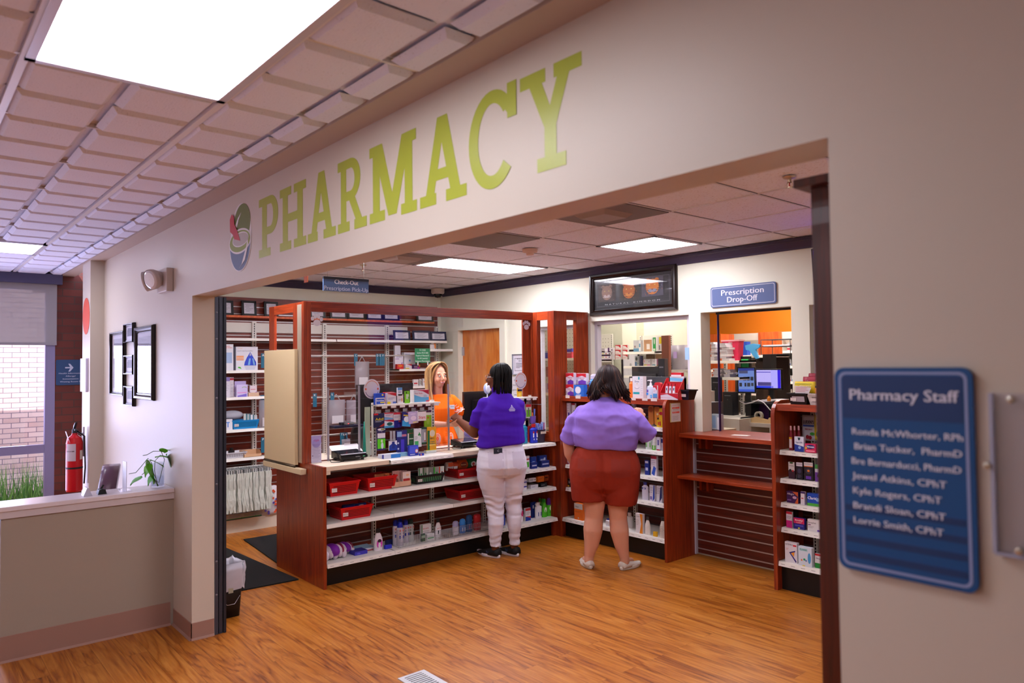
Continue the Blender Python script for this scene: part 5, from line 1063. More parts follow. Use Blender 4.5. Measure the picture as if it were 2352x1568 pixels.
def card(label, px, plane, b, dec, z):
    c, w, h, rz = place(px, 'Y', z, plane); mb = MB(); mb.prism(rrect(-w/2, 0, w/2, h, w*.3), 'y', 0, .012, b); deco_on(mb, w, h, dec, -.0003); tag(mb.build('lozenge_pack', None, c, 0), label, 'medicine pack')
card('yellow Carmex pack on the top row of the unit', (1514, 937, 1526, 966), 3.66, '#e0b810', [('e', .35, .68, .35, .1, '#b81c28'), ('r', .6, .02, .8, .12, '#c02028')], 1.13+.02)
card('orange bee pack behind the reaching hand', (1503, 934, 1515, 966), 3.70, '#d8862a', [('e', .5, .85, .4, .14, '#c06a20'), ('e', .7, .35, .15, .08, '#1a1410'), ('e', .6, .6, .2, .06, '#e8c890')], 1.13+.01)
card('orange round-topped pack left of the bee pack', (1489, 932, 1501, 960), 3.72, '#c8762a', [('e', .5, .8, .4, .14, '#b05a18')], 1.13+.01)
P1('yellow flat carton lying under the Carmex pack', (1508, 964, 1526, 972), 4, '#e0b810', [('r', .5, .2, .7, .8, '#b81c28'), ('r', .2, .3, .45, .7, '#c8402c')], plane=3.645)
# notice on the side panel
p = at(1550, 945, 'x', .932)
t = empty('framed_notice', 'white notice with red bars in a thin frame on the cherry side panel', 'notice', (.932, p.y+.0, 1.262), R90)
mb = MB(); mb.box(-.068, -.010, -.082, .068, 0, .082, '#b8a468'); mb.build('frame', t)
mb = MB(); mb.box(-.064, -.0105, -.078, .064, -.009, .078, '#dcd6d8'); mb.box(-.05, -.011, .032, .05, -.0104, .046, '#e0584c'); mb.box(-.05, -.011, -.006, .05, -.0104, .008, '#e0584c')
mb.text('BIOHAZARD', -.02, .06, .010, '#d89088', y=-.0112, w=.055); mb.text('WARNING', -.022, .039, .006, '#f0e0dc', y=-.0116, w=.04); mb.text('REMINDER', -.018, .001, .006, '#f0e0dc', y=-.0116, w=.05)
for k in range(7): mb.box(-.05, -.0108, -.030-k*.006, .045-(k % 3)*.01, -.0104, -.0285-k*.006, '#9a9098')
mb.box(-.04, -.0108, .018, .045, -.0104, .020, '#8a8088'); mb.box(-.04, -.0108, .024, .035, -.0104, .026, '#8a8088'); mb.build('page', t)

# right unit goods
def P2(label, px, z, b, dec=(), plane=None, d=.05, **k): return pack(label, px, 'Y', ZU2[z], plane or (3.60 if z == 0 else 3.655), d, b, dec, **k)
P2('white ASTEPRO box with a blue and orange chevron', (1803, 1246, 1836, 1288), 0, '#dcd6dc', [('t', 'ASTEPRO', .35, .88, .08, .6, '#4a4a50'), ('r', .68, .82, .95, .9, '#c82030'), ('p', [(.35, .5), (.85, .62), (.85, .55), (.5, .46), (.95, .1), (.9, .02)], '#22207a'), ('p', [(.5, .47), (.8, .55), (.75, .3)], '#e09020'), ('l', .08, .6, .3, .7, 2, '#c86a5a')])
P2('white FLONASE box with coloured bubbles and a blue bottle picture', (1834, 1257, 1870, 1300), 0, '#d0dae6', [('r', .08, .78, .7, .92, '#a8d0d8'), ('t', 'FLONASE', .38, .85, .08, .5, '#2a7a6a'), ('e', .82, .45, .12, .28, '#4a9ad0'), ('e', .45, .35, .08, .06, '#2a9a6a'), ('e', .58, .3, .05, .05, '#2a58b0'), ('e', .25, .3, .06, .05, '#e08040'), ('r', .3, 0, .5, .05, '#e8d040')], plane=3.58)
P2('white, red and green allergy box cut off by the dark cabinet', (1872, 1272, 1890, 1306), 0, '#d8d8dc', [('r', 0, .86, 1, 1, '#b82028'), ('r', 0, 0, 1, .35, '#1f8a38'), ('t', 'Allergy', .5, .68, .1, .7, '#3a3a60')])
P2('pink and white Allergy Relief box on the second shelf from the bottom', (1806, 1175, 1822, 1216), 1, '#d8d2da', [('r', 0, .85, 1, 1, '#b81c38'), ('r', 0, 0, 1, .45, '#c82080'), ('t', 'Allergy', .5, .70, .07, .8, '#4a3a6a'), ('t', 'Relief', .45, .60, .07, .6, '#4a3a6a')])
P2('pink and navy Benadryl box', (1823, 1190, 1852, 1220), 1, '#1c1c78', [('r', 0, .5, 1, 1, '#c8205a'), ('t', 'Benadryl', .5, .80, .14, .7, '#f0f0f8'), ('t', 'ALLERGY', .5, .60, .1, .5, '#e8d0d8'), ('r', .1, .25, .9, .4, '#4a4ab0'), ('e', .5, .1, .1, .06, '#d8c838')])
P2('white Banophen allergy tablet box', (1855, 1194, 1890, 1226), 1, '#dad6d8', [('t', 'Banophen', .35, .72, .12, .6, '#4a4048'), ('r', .05, .5, .25, .58, '#7a3070'), ('l', .05, .25, .5, .45, 2, '#8a8088'), ('r', .75, .05, 1, .2, '#5a30a0')], plane=3.66)
P2('dark cartons standing behind the Allergy Relief box', (1822, 1172, 1834, 1194), 1, '#2a2024', plane=3.80)
P2('purple and orange Allegra box', (1807, 1129, 1838, 1155), 2, '#3a1450', [('p', [(.5, 1), (1, 1), (1, 0), (.7, 0), (1, .6)], '#c8582a'), ('t', 'Allegra', .35, .78, .16, .6, '#d8ccd8'), ('r', .05, .2, .4, .3, '#8a60a0'), ('e', .7, .5, .18, .12, '#c8a0c0')])
P2('white narrow carton between the Allegra and Claritin boxes', (1839, 1129, 1852, 1157), 2, '#d8d0d8', [('r', 0, .85, 1, 1, '#3a2060'), ('r', .1, .45, .6, .52, '#c03040'), ('r', .85, 0, 1, 1, '#3a2060')])
P2('blue and green Claritin box', (1854, 1134, 1890, 1159), 2, '#1448b0', [('r', 0, 0, 1, .22, '#4aa838'), ('t', 'Claritin', .45, .62, .22, .8, '#f0f2f8'), ('e', .8, .55, .15, .15, '#88b0e0')])
P2('white and black Umcka carton with berries', (1811, 1061, 1828, 1099), 3, '#3a1f30', [('r', 0, .5, 1, 1, '#cfc8c8'), ('t', 'Umcka', .5, .78, .08, .8, '#2a2a20'), ('e', .3, .5, .2, .08, '#141014'), ('e', .72, .48, .15, .06, '#b02028'), ('e', .5, .95, .3, .05, '#3a5a30')])
P2('black and white Sambucol carton', (1829, 1062, 1846, 1100), 3, '#1a1622', [('r', 0, .78, 1, 1, '#c8c0cc'), ('t', 'Sambucol', .5, .90, .06, .85, '#2a2030'), ('e', .5, .5, .3, .15, '#3a3450'), ('l', .2, .1, .8, .3, 3, '#6a6480')])
P2('black Sambucol carton with an orange stripe', (1847, 1062, 1871, 1103), 3, '#1a1622', [('r', 0, .8, 1, 1, '#ccc4c8'), ('t', 'Sambucol', .5, .91, .06, .85, '#2a2030'), ('r', 0, .76, 1, .8, '#d8681c'), ('e', .5, .52, .32, .16, '#3a3444'), ('e', .5, .54, .14, .06, '#d8782a'), ('r', .2, .08, .8, .25, '#5a2a98')])
P2('purple and green carton cut off by the dark cabinet', (1872, 1067, 1890, 1105), 3, '#5a2a8a', [('r', 0, .75, 1, 1, '#3a8a40'), ('r', 0, .55, 1, .75, '#c8c0d0'), ('e', .6, .35, .3, .12, '#1a1020')])
for k, (px, pl) in enumerate((((1811, 978, 1820, 1034), 3.655), ((1820, 978, 1828, 1026), 3.70), ((1829, 978, 1838, 1026), 3.74))):
    bottle(('front', 'middle', 'rear')[k]+' red throat spray bottle with a pale pink nozzle', px, 'Y', ZU2[4], pl, 'squeeze', '#7a1028', '#d8a8b0', [('r', .1, .1, .9, .5, '#d8ccd0'), ('r', .1, .46, .9, .54, '#d8b020')] if k == 0 else [], name='spray_bottle')
P2('white and blue VapoCOOL box', (1825, 1003, 1850, 1037), 4, '#d4d8e8', [('p', [(0, 0), (1, 0), (1, .35), (0, .5)], '#1c3a9a'), ('t', 'VapoCOOL', .5, .62, .1, .75, '#3a4a88'), ('p', [(.35, .95), (.65, .95), (.6, .8), (.5, .75), (.4, .8)], '#1a3a4a'), ('e', .55, .28, .15, .1, '#88a8e0')], plane=3.62)
P2('pink Chloraseptic box beside the VapoCOOL one', (1849, 1019, 1878, 1038), 4, '#c8285a', [('e', .5, .65, .42, .24, '#1c2068'), ('t', 'Chloraseptic', .5, .65, .2, .75, '#e8e4f0'), ('r', .1, .1, .9, .25, '#e88aa0'), ('e', .1, .5, .08, .15, '#d8b020')], plane=3.62)
P2('second pink Chloraseptic box cut off by the dark cabinet', (1878, 1020, 1905, 1039), 4, '#c8285a', [('e', .4, .6, .35, .3, '#c85a20')], plane=3.63)
pouch('grey Luden\'s cherry drops bag hanging at the back', (1842, 953, 1873, 1012), 'Y', None, 3.86, '#b8b4bc', [('t', 'LUDEN\'S', .5, .72, .13, .85, '#1a2038'), ('r', .05, .55, .95, .62, '#3a58b0'), ('e', .4, .15, .14, .08, '#8a1020'), ('e', .62, .13, .14, .08, '#8a1020'), ('e', .8, .28, .2, .06, '#3a8a30'), ('t', 'Wild Cherry', .5, .45, .06, .6, '#b02838')], d=.02, name='candy_bag', cat='cough drop bag')
pouch('yellow lemon and herb cough drop bag hanging at the back', (1870, 953, 1900, 1012), 'Y', None, 3.85, '#d8c018', [('e', .4, .25, .3, .15, '#3a7a28'), ('r', .2, .6, .8, .7, '#3a5a20'), ('t', 'Herb', .5, .8, .08, .6, '#4a3a10')], d=.02, name='candy_bag', cat='cough drop bag')
# on the top of the right unit
basket('black basket of white strips on the top of the right unit', (1808, 904, 1855, 922), 'Y', 1.375, 3.62, .16, '#101014', None, None, '#b8b0b8', True)
basket('white basket of sweets bags on the top of the right unit', (1853, 905, 1905, 925), 'Y', 1.375, 3.62, .16, '#cfc8c4', None, None, '#8a807c', True)
pouch('yellow ginger chews bag leaning in the black basket', (1824, 876, 1873, 905), 'Y', 1.455, 3.66, '#e0c41c', [('t', 'Ginger', .55, .62, .14, .6, '#e8e4e0'), ('p', [(0, 0), (.72, 0), (.85, .5), (0, .65)], '#e0d4d4'), ('l', .05, .1, .7, .55, 4, '#c83048'), ('r', .0, .78, .9, .82, '#5a8a30')], d=.035, name='candy_bag', cat='candy bag')
pouch('crimson cough drop bag leaning behind the yellow one', (1843, 865, 1905, 880), 'Y', 1.50, 3.72, '#a01c38', [('t', 'Honey Lemon', .5, .5, .3, .8, '#d8b8c0')], d=.03, name='candy_bag', cat='candy bag')
pouch('dark red bag at the top of the basket with a yellow corner', (1856, 857, 1905, 876), 'Y', 1.54, 3.76, '#901830', [('p', [(0, 0), (.4, 0), (.1, .4)], '#e0c020')], d=.03, name='candy_bag', cat='candy bag')
pouch('orange ginger candy bag beside the yellow one', (1871, 886, 1905, 907), 'Y', 1.44, 3.64, '#e89018', [('t', 'Zin', .4, .6, .2, .5, '#c83820'), ('p', [(0, 1), (.5, 1), (.4, .7), (0, .8)], '#1a5a3a')], d=.03, name='candy_bag', cat='candy bag')
# on the drop-off counter
c = at(1777, 1003, 'z', 1.08); mb = MB(); mb.prism([(-.03, 0), (.03, 0), (.045, .075), (-.045, .075)], 'x', -.03, .03, '#e89018'); tag(mb.build('orange_cup', None, Vector((1.80, 3.86, 1.081)), .3), 'small orange tray cup at the right end of the drop-off counter', 'cup')
c = at(1715, 1003, 'z', 1.08); tag(MB().box(-.07, -.04, 0, .07, .04, .001, '#d8ccc8').build('paper_note', None, Vector((1.42, 3.93, 1.081)), .2), 'small white paper note lying on the drop-off counter', 'paper')

# ================================================================== far wall: picture, frames, door, windows
def picture(label, x0, x1, z0, z1, y, fw, fcol, name='framed_picture', cat='framed picture', face=None, th=.035):
    t = empty(name, label, cat, ((x0+x1)/2, y, (z0+z1)/2)); w, h = (x1-x0)/2, (z1-z0)/2
    mb = MB(); out = [(-w, -h), (w, -h), (w, h), (-w, h)]
    steps = [(0, -th*.5), (fw*.15, -th), (fw*.45, -th*.95), (fw*.7, -th*.6), (fw*.9, -th*.7), (fw, -th*.25)]
    R = [[(-w+s, yy, -h+s), (w-s, yy, -h+s), (w-s, yy, h-s), (-w+s, yy, h-s)] for s, yy in [(0, 0)]+steps]
    mb.loft(R, fcol, smooth=False, cap=False); mb.build('frame', t)
    return t, w-fw, h-fw, -th*.25
t, iw, ih, yy = picture('large dark framed tiger poster high on the far wall', -.315, .765, 2.172, 2.592, 3.998, .058, mat('#1c0f0c', .22))
mb = MB(); mb.box(-iw, yy+.001, -ih, iw, yy+.004, ih, mat('#16161c', .35)); 
for a, b_ in (((-iw+.035, .92), (0, 0)),): pass
ringp(mb, [(-iw+.03, -ih+.03), (iw-.03, -ih+.03), (iw-.03, ih-.03), (-iw+.03, ih-.03)], [(-iw+.033, -ih+.033), (iw-.033, -ih+.033), (iw-.033, ih-.033), (-iw+.033, ih-.033)], yy, yy, '#6a6a70')
mb.text('N A T U R A L    K I N G D O M', .0, -ih+.046, .013, '#b8b8bc', y=yy-.001, w=.68); mb.build('poster', t)
def animal_print(cx, cz, w, h, cols, seed, nm):
    mb = MB(); random.seed(seed); mb.faces([(cx-w, yy-.0012, cz-h), (cx+w, yy-.0012, cz-h), (cx+w, yy-.0012, cz+h), (cx-w, yy-.0012, cz+h)], [(0, 1, 2, 3)], cols[0])
    a = arc(cx, cz, w*.62, h*.82, 0, 360, 20)[:-1]; mb.faces([(p[0], yy-.0016, p[1]) for p in a], [tuple(range(20))], cols[1])
    for s in (-1, 1):
        a = arc(cx+s*w*.42, cz+h*.70, w*.2, h*.2, 0, 360, 10)[:-1]; mb.faces([(p[0], yy-.0018, p[1]) for p in a], [tuple(range(10))], cols[1])
        for k in range(7):
            z = cz+h*(.62-k*.2); x = cx+s*w*(.22+.35*math.sin(k*.5+.4)); mb.faces([(x, yy-.0021, z), (x+s*w*.22, yy-.0021, z+h*.07), (x+s*w*.24, yy-.0021, z+h*.02), (x, yy-.0021, z-h*.05)], [(0, 1, 2, 3)], '#1a1512')
        a = arc(cx+s*w*.24, cz+h*.2, w*.07, h*.05, 0, 360, 8)[:-1]; mb.faces([(p[0], yy-.0023, p[1]) for p in a], [tuple(range(8))], '#d8c86a')
        a = arc(cx+s*w*.2, cz-h*.42, w*.22, h*.2, 0, 360, 12)[:-1]; mb.faces([(p[0], yy-.0019, p[1]) for p in a], [tuple(range(12))], cols[2])
    mb.faces([(cx-w*.12, yy-.0022, cz-h*.22), (cx+w*.12, yy-.0022, cz-h*.22), (cx, yy-.0022, cz-h*.38)], [(0, 1, 2)], '#8a4a3a')
    for k in range(26):
        x = cx+random.uniform(-.9, .9)*w; z = cz+random.uniform(-.95, .9)*h; l = random.uniform(.1, .3)*h; mb.faces([(x, yy-.0014, z), (x+.004, yy-.0014, z), (x+random.uniform(-.01, .01), yy-.0014, min(z+l, cz+h))], [(0, 1, 2)], random.choice((cols[1], cols[2], '#2a2420')))
    mb.build(nm, t)
animal_print(-.315, .012, .115, .088, ('#3a2c28', '#8a6a5a', '#b8a8a4'), 1, 'tiger_print'); animal_print(-.03, .010, .125, .092, ('#2a221c', '#b8682a', '#d08a3a'), 2, 'tiger_print'); animal_print(.255, .026, .128, .090, ('#4a4a58', '#c87a3a', '#8a8fa4'), 3, 'tiger_print')
mb = MB(); mb.box(-iw, yy-.006, -ih, iw, yy-.005, ih, GLASS); mb.build('glazing', t)
# far notice
a = at(1177, 813, 'y', 3.99); b = at(1215, 857, 'y', 3.99)
t, iw, ih, yy = picture('framed printed notice on the far wall beside the orange door', a.x, a.x+.34, b.z-.02, a.z, 3.998, .012, mat('#8a8f98', .3), th=.02)
mb = MB(); mb.box(-iw, yy-.001, -ih, iw, yy+.004, ih, '#d4d2dc'); ringp(mb, [(-iw+.022, -ih+.035), (iw-.022, -ih+.035), (iw-.022, ih-.035), (-iw+.022, ih-.035)], [(-iw+.027, -ih+.04), (iw-.027, -ih+.04), (iw-.027, ih-.04), (-iw+.027, ih-.04)], yy-.0015, yy-.0015, '#5a5a6a')
mb.text('"RE-USE OF RETURNED', 0, ih*.58, .015, '#3a3a44', y=yy-.002, w=iw*1.25); mb.text('MEDICATIONS"', 0, ih*.36, .015, '#3a3a44', y=yy-.002, w=iw*.8)
for k in range(6): mb.box(-iw*.7, yy-.002, ih*(.12-k*.10), iw*(.72 if k < 5 else -.3), yy-.0012, ih*(.12-k*.10)+.005, '#6a6a74')
mb.build('page', t)
mb = MB(); z0 = b.z-.04; mb.box(a.x-.03, 3.994, 1.0, a.x+.24, 3.997, z0, '#d6d4d8')
for k, s in enumerate(('by acts', 'South Carolina', 'general law', 'any person', 'violated and', 'robbery who', 'a sentence')): mb.text(s, a.x+.09, z0-.04-k*.055, .020, '#4a4a52', y=3.9935, w=.20 if k not in (0, 3) else .14)
tag(mb.build('wall_notice'), 'white sheet of large print taped below the framed notice', 'notice')
# door_1
t = MB(); x0, x1, _, zt = DOOR
for a0, a1 in ((x0-.10, x0+.01), (x1-.01, x1+.09)): t.box(a0, 3.975, 0, a1, 4.155, zt+.08, PAINT2)
t.box(x0+.01, 3.976, zt-.01, x1-.01, 4.154, zt+.079, PAINT2)
struct(t, 'trim_5')
t = MB(); t.box(x0+.012, 4.05, .01, x1-.012, 4.09, zt-.01, ODOOR); d = struct(t, 'door_1')
t = MB(); t.lathe([(.001, .05), (.028, .048), (.03, .03), (.012, .02), (.012, 0)], mat('#a8a8b0', .25, metal=.8), 14, Matrix.Translation((x1-.08, 4.05, 1.0)) @ Matrix.Rotation(PI/2, 4, 'X')); t.build('door_handle', d)
for z in (.3, 1.05, 1.86): t = MB(); t.box(x0-.005, 4.035, z-.055, x0+.05, 4.052, z+.055, mat('#b8b8c0', .3, metal=.6)); t.build('hinge', d)
# windows
def window(nm, W, pane=True, slide=True):
    x0, x1, z0, z1 = W; f = mat('#cfcdd6', .35); mb = MB(); s = .035
    mb.box(x0, 4.06, z0, x0+s, 4.12, z1, f); mb.box(x1-s*1.6, 4.05, z0, x1, 4.12, z1, f); mb.box(x0+s, 4.061, z1-s, x1-s*1.6, 4.119, z1-.001, f); mb.box(x0+s, 4.061, z0+.001, x1-s*1.6, 4.119, z0+.02, f)
    mb.box(x0, 4.002, z0+.0005, x1, 4.059, z0+.004, PAINT2)
    o = struct(mb, nm)
    if pane: g = MB(); g.box(x0+s, 4.088, z0+.02, x1-s, 4.092, z1-s, GLASS); g.build('pane', o)
    return o
window('window_1', W0)
o = window('window_2', W1)
mb = MB(); x0, x1, z0, z1 = W2; mb.box(x0+.094, 4.11, z0+.042, x0+.10, 4.135, z1, '#2a1e58'); mb.box(x0+.09, 4.10, z1-.018, x1, 4.135, z1, '#141016'); struct(mb, 'window_3')
window('window_5', W3)
mb = MB(); mb.box(x0, 4.165, z0+.006, x1, 4.3, z0+.038, CHERRY_X); struct(mb, 'trim_6')
mb = MB(); mb.box(-.5, 0, 0, 0, .003, .15, '#9ac0e8'); 
c = at(1578, 812, 'y', 4.045); tag(MB().box(-.022, 0, -.055, .022, .002, .055, '#9ac0e8').build('blue_note', None, c), 'pale blue paper note stuck to the frame of the glazed window', 'note')
# television
a = at(1864, 570, 'y', 3.72); b = at(1880, 740, 'y', 3.72)
t = empty('television', 'wall mounted television tilted forward, mostly hidden by the dark cabinet', 'television', (a.x+.46, 3.775, (a.z+b.z)/2)); hh = (a.z-b.z)/2
M_ = Matrix.Rotation(.10, 4, 'X')
mb = MB(); mb.box(-.47, -.02, -hh, .47, .03, hh, mat('#0b0b0e', .3), M_, bev=.004); mb.build('case', t)
mb = MB(); mb.box(-.455, -.022, -hh+.02, .455, -.019, hh-.015, mat('#101030', .2, emit='#3a18d8', es=1.2), M_); mb.build('screen', t)
mb = MB(); mb.box(-.05, .03, -.06, .05, .215, .06, BLACK); mb.build('bracket', t)

# ================================================================== dispensary behind the windows
struct(MB().box(-3.0, 7.4, 0, 5.2, 7.5, 2.85, ORANGE), 'wall_dispensary_back')
mb = MB(); mb.box(-3.0, 6.25, 0, -.62, 6.35, 2.85, PAINT2); mb.box(-1.72, 6.10, 0, -1.47, 6.25, 2.85, PAINT2); struct(mb, 'wall_dispensary_partition')
struct(MB().box(-3.12, 4.0, 0, -3.0, 7.5, 2.85, PAINT2), 'wall_dispensary_left')
LITE3 = mat('#ffffff', .5, emit='#fff4e8', es=LIGHT_BACK, key='dispensary_diffuser')
ceiling_light(.2, 5.0, .8, 6.2, 'ceiling panel in the dispensary behind the drop-off window', LITE3, 2.80)
ceiling_light(-1.6, 4.8, -1.0, 6.0, 'ceiling panel in the dispensary behind the glazed window', LITE3, 2.80)
ceiling_light(-.2, 6.3, 1.0, 6.9, 'unseen ceiling panel added to brighten the orange wall of the dispensary', LITE3, 2.80)  # extra unseen panel, added to brighten the orange back wall
PEGW = mat('#d3cfc6', .5)
def pegboard(mb, x0, x1, z0, z1, y):
    mb.box(x0, y, z0, x1, y+.01, z1, PEGW); n = int((x1-x0)/.05); m = int((z1-z0)/.05)
    for i in range(n):
        for j in range(m): cx = x0+.025+i*.05; cz = z0+.025+j*.05; mb.faces([(cx-.005, y-.001, cz-.005), (cx+.005, y-.001, cz-.005), (cx+.005, y-.001, cz+.005), (cx-.005, y-.001, cz+.005)], [(0, 1, 2, 3)], '#6f6a64')
def gondola(label, x0, x1, y, z1, shelves, back=True):
    t = empty('steel_shelving', label, 'shelving', (x0, y, 0)); w = x1-x0
    mb = MB(); pegboard(mb, 0, w, .1, z1, 0) if back == 'peg' else mb.box(0, 0, .1, w, .01, z1, mat('#cfcac2', .5)); mb.build('back_panel', t)
    for x in (0.0, w): mb = MB(); upright(mb, x, -.001, 0, z1, 'y', .03, .02); mb.build('upright', t)
    for z in shelves:
        o = shelf_mesh(0, w, .33, 0).build('shelf', t); o.location = (0, -.35, z)
    return t
SA = (1.74-.0, 1.35, .95)
z1 = at(1380, 826, 'y', 5.75).z
gondola('white pegboard shelving behind the left part of the glazed window', -2.75, at(1407, 800, 'y', 6.05).x, 6.05, at(1380, 768, 'y', 6.05).z, [z1, 1.15, .7], 'peg')
def PB(label, px, z, plane, b, dec=(), d=.12, side=None, **k): return pack(label, px, 'Y', z, plane, d, b, dec, side=side, **k)
PURP = [('r', 0, .0, .12, 1, '#5a2a6a'), ('r', 0, .0, 1, .08, '#6a3a80'), ('e', .35, .5, .05, .12, '#c8c020'), ('e', .62, .5, .05, .12, '#c83840'), ('e', .9, .5, .05, .12, '#3a3a60')]
REDD = [('p', [(0, 1), (1, 1), (1, .45), (.6, .8), (0, .9)], '#c02430'), ('r', 0, 0, .06, 1, '#b81c28'), ('l', .15, .2, .8, .5, 2, '#c87068')]
for k, (px, zz) in enumerate((((1366, 814, 1375, 823), 0), ((1366, 806, 1375, 814), 1))): PB(('lower', 'upper')[k]+' white and purple carton at the far left of the window shelf', px, z1+zz*.048, 5.72, '#d4ced8', [('e', .7, .5, .12, .15, '#3a6a70')])
for k, (px, zz) in enumerate((((1376, 814, 1412, 823), 0), ((1376, 806, 1412, 814), 1))): PB(('bottom', 'middle')[k]+' long purple glove carton on the window shelf', px, z1+zz*.048, 5.70, '#d4ced8', PURP)
PB('top purple glove carton turned sideways on the window shelf', (1369, 800, 1396, 806), z1+.096, 5.70, '#b0a8b4', [('r', 0, 0, .12, 1, '#4a2a5a')])
PB('short purple and white carton on top of the stack', (1396, 798, 1412, 806), z1+.096, 5.70, '#d4ced8', [('r', 0, 0, .3, 1, '#4a2060'), ('e', .8, .5, .08, .2, '#2a2a50')])
for k, (x0, x1) in enumerate(((1413, 1430), (1430, 1445))):
    for j, (ya, yb) in enumerate(((814, 822), (803, 813), (792, 803))): PB(('left', 'right')[k]+' red and white bandage carton, '+('bottom', 'middle', 'top')[j]+' of its stack', (x0, ya, x1, yb), z1+j*.055, 5.69+.0*k, '#dcd4d4', REDD)
# framed drawing leaning on column
a = at(1426, 803, 'y', 6.04); b = at(1457, 897, 'y', 6.04)
t, iw, ih, yy = picture('black framed pencil drawing of a woman hanging on the column', -1.72+.0, -1.42, b.z, a.z, 6.098, .022, mat('#16161c', .3), th=.03)
mb = MB(); mb.box(-iw, yy-.001, -ih, iw, yy+.004, ih, '#d2cfda'); mb.box(-iw+.02, yy-.0015, -ih+.04, iw-.02, yy-.001, ih-.04, '#dcdae2')
for k in range(16): q = k*.39; mb.faces([(.03*math.cos(q), yy-.002, .07*math.sin(q)-.02), (.045*math.cos(q+.3), yy-.002, .10*math.sin(q+.3)-.02), (.043*math.cos(q+.3), yy-.002, .097*math.sin(q+.3)-.02)], [(0, 1, 2)], '#7a7a80')
mb.prism(arc(.0, .07, .018, .022, 0, 360, 12)[:-1], 'y', yy-.002, yy-.0015, '#b0aeb4'); mb.build('drawing', t)
# centre shelving with cartons
xa = at(1454, 805, 'y', 5.75).x; xb = at(1525, 805, 'y', 5.75).x
zS1 = at(1490, 807, 'y', 5.60).z; zS2 = at(1490, 840, 'y', 5.60).z; zS3 = at(1490, 862, 'y', 5.6).z
gondola('white pegboard shelving in the middle of the glazed window', xa, xb, 5.92, at(1470, 771, 'y', 5.92).z, [zS1, zS2, zS3, .8], 'peg')
for px, z, b, dec, lb, pl in (
    ((1455, 781, 1478, 804), zS1, '#b8b8bc', [('r', 0, 0, 1, .3, '#5a88a8'), ('r', .72, .05, .98, .95, '#d4d4d8'), ('r', .74, .4, .92, .7, '#5a90b0'), ('e', .2, .45, .1, .1, '#8a6a6a')], 'grey and blue supply carton on the upper shelf', 5.66),
    ((1479, 780, 1497, 804), zS1, '#b58a68', [('r', .45, .2, .98, .65, '#ddd6d4'), ('l', .1, .7, .7, .95, 2, '#7a5a40')], 'brown cardboard carton on the upper shelf', 5.66),
    ((1497, 774, 1510, 804), zS1, '#d4d4d8', [('r', .25, .02, .95, .98, '#2a9a4a'), ('e', .6, .7, .15, .2, '#d0e0d4'), ('r', .3, .05, .8, .2, '#c8d8c8')], 'white and green carton on the upper shelf', 5.64),
    ((1510, 772, 1525, 804), zS1, '#d8d6d8', [('r', .35, .5, .92, .95, '#e0c818'), ('r', .3, .1, .5, .4, '#6a6a70')], 'white carton with a yellow patch on the upper shelf', 5.62),
    ((1458, 817, 1471, 838), zS2, '#bcc4d0', [('e', .4, .7, .25, .18, '#5a5a60'), ('r', 0, 0, .5, .4, '#6a98c8'), ('e', .75, .25, .1, .05, '#3aa050')], 'pale carton with a dark round mark on the second shelf', 5.66),
    ((1471, 817, 1477, 838), zS2, '#26265e', [('l', .2, .1, .8, .9, 4, '#9090b0')], 'narrow navy carton on the second shelf', 5.66),
    ((1478, 824, 1498, 838), zS2, '#d8d4dc', [('r', .05, .05, .5, .2, '#d8c840'), ('r', .05, .5, .2, .8, '#d890b8'), ('r', .5, .05, 1, .2, '#d8709a'), ('e', .85, .6, .05, .08, '#3a3a90')], 'white tissue carton with pink and yellow marks', 5.62),
    ((1498, 824, 1508, 838), zS2, '#d6d4dc', [('r', .0, .05, 1, .2, '#5a90a8'), ('e', .5, .6, .06, .08, '#3a3a90')], 'white tissue carton with blue marks', 5.62),
    ((1484, 813, 1505, 824), zS2+.0, '#8f6f52', [], 'dark brown cardboard carton behind the tissue cartons', 5.80),
    ((1506, 813, 1524, 838), zS2, '#a8835f', [('r', .1, .1, .4, .6, '#c888b0')], 'brown cardboard carton right of the tissue cartons', 5.70),
    ((1466, 845, 1478, 855), zS3, '#c4c8b8', [('r', .3, 0, .6, 1, '#b8d0a0')], 'pale green carton on the third shelf', 5.66),
    ((1478, 845, 1485, 855), zS3, '#68b8d8', [], 'light blue carton on the third shelf', 5.66),
    ((1486, 845, 1502, 852), zS3, '#c8c0d0', [('r', .2, .3, .8, .6, '#a878b0')], 'white and violet carton on the third shelf', 5.66)):
    PB(lb, px, z, pl, b, dec)
# brown divider and further shelving
a = at(1525, 771, 'y', 5.5); b = at(1540, 771, 'y', 5.5)
mb = MB(); mb.box(0, 0, 0, b.x-a.x+.01, .04, a.z, mat('#8a4a36', .6, var=.3)); tag(mb.build('wooden_divider', None, (a.x, 5.45, 0)), 'tall red brown divider panel beside the white carton shelves', 'panel')
xa2 = at(1542, 800, 'y', 7.0).x
gondola('white shelving far behind the right edge of the glazed window', xa2-.05, xa2+.75, 7.30, 2.05, [1.72, 1.52, 1.25, .9])
PB('small maroon bottle carton on the far shelf', (1541, 799, 1549, 808), 1.72-.0, 6.96, '#8a4a50', [('r', .3, .3, .9, .7, '#c8a8a8')])
a = at(1562, 810, 'y', 5.9); mb = MB(); random.seed(9)
mb.loft([[(x*s, y*s*.6, z) for x, y in ((-.10, -.1), (.10, -.1), (.12, .1), (-.1, .12))] for z, s in ((0, .8), (.18, 1), (.30, .95))], mat('#a8a0b0', .3, trans=.2)); mb.box(-.05, -.07, .14, .0, -.062, .22, '#b098d0')
o = mb.build('plastic_bag', None, Vector((a.x, 5.9, 1.60))); tag(o, 'grey plastic bin bag of supplies with a violet label', 'plastic bag')
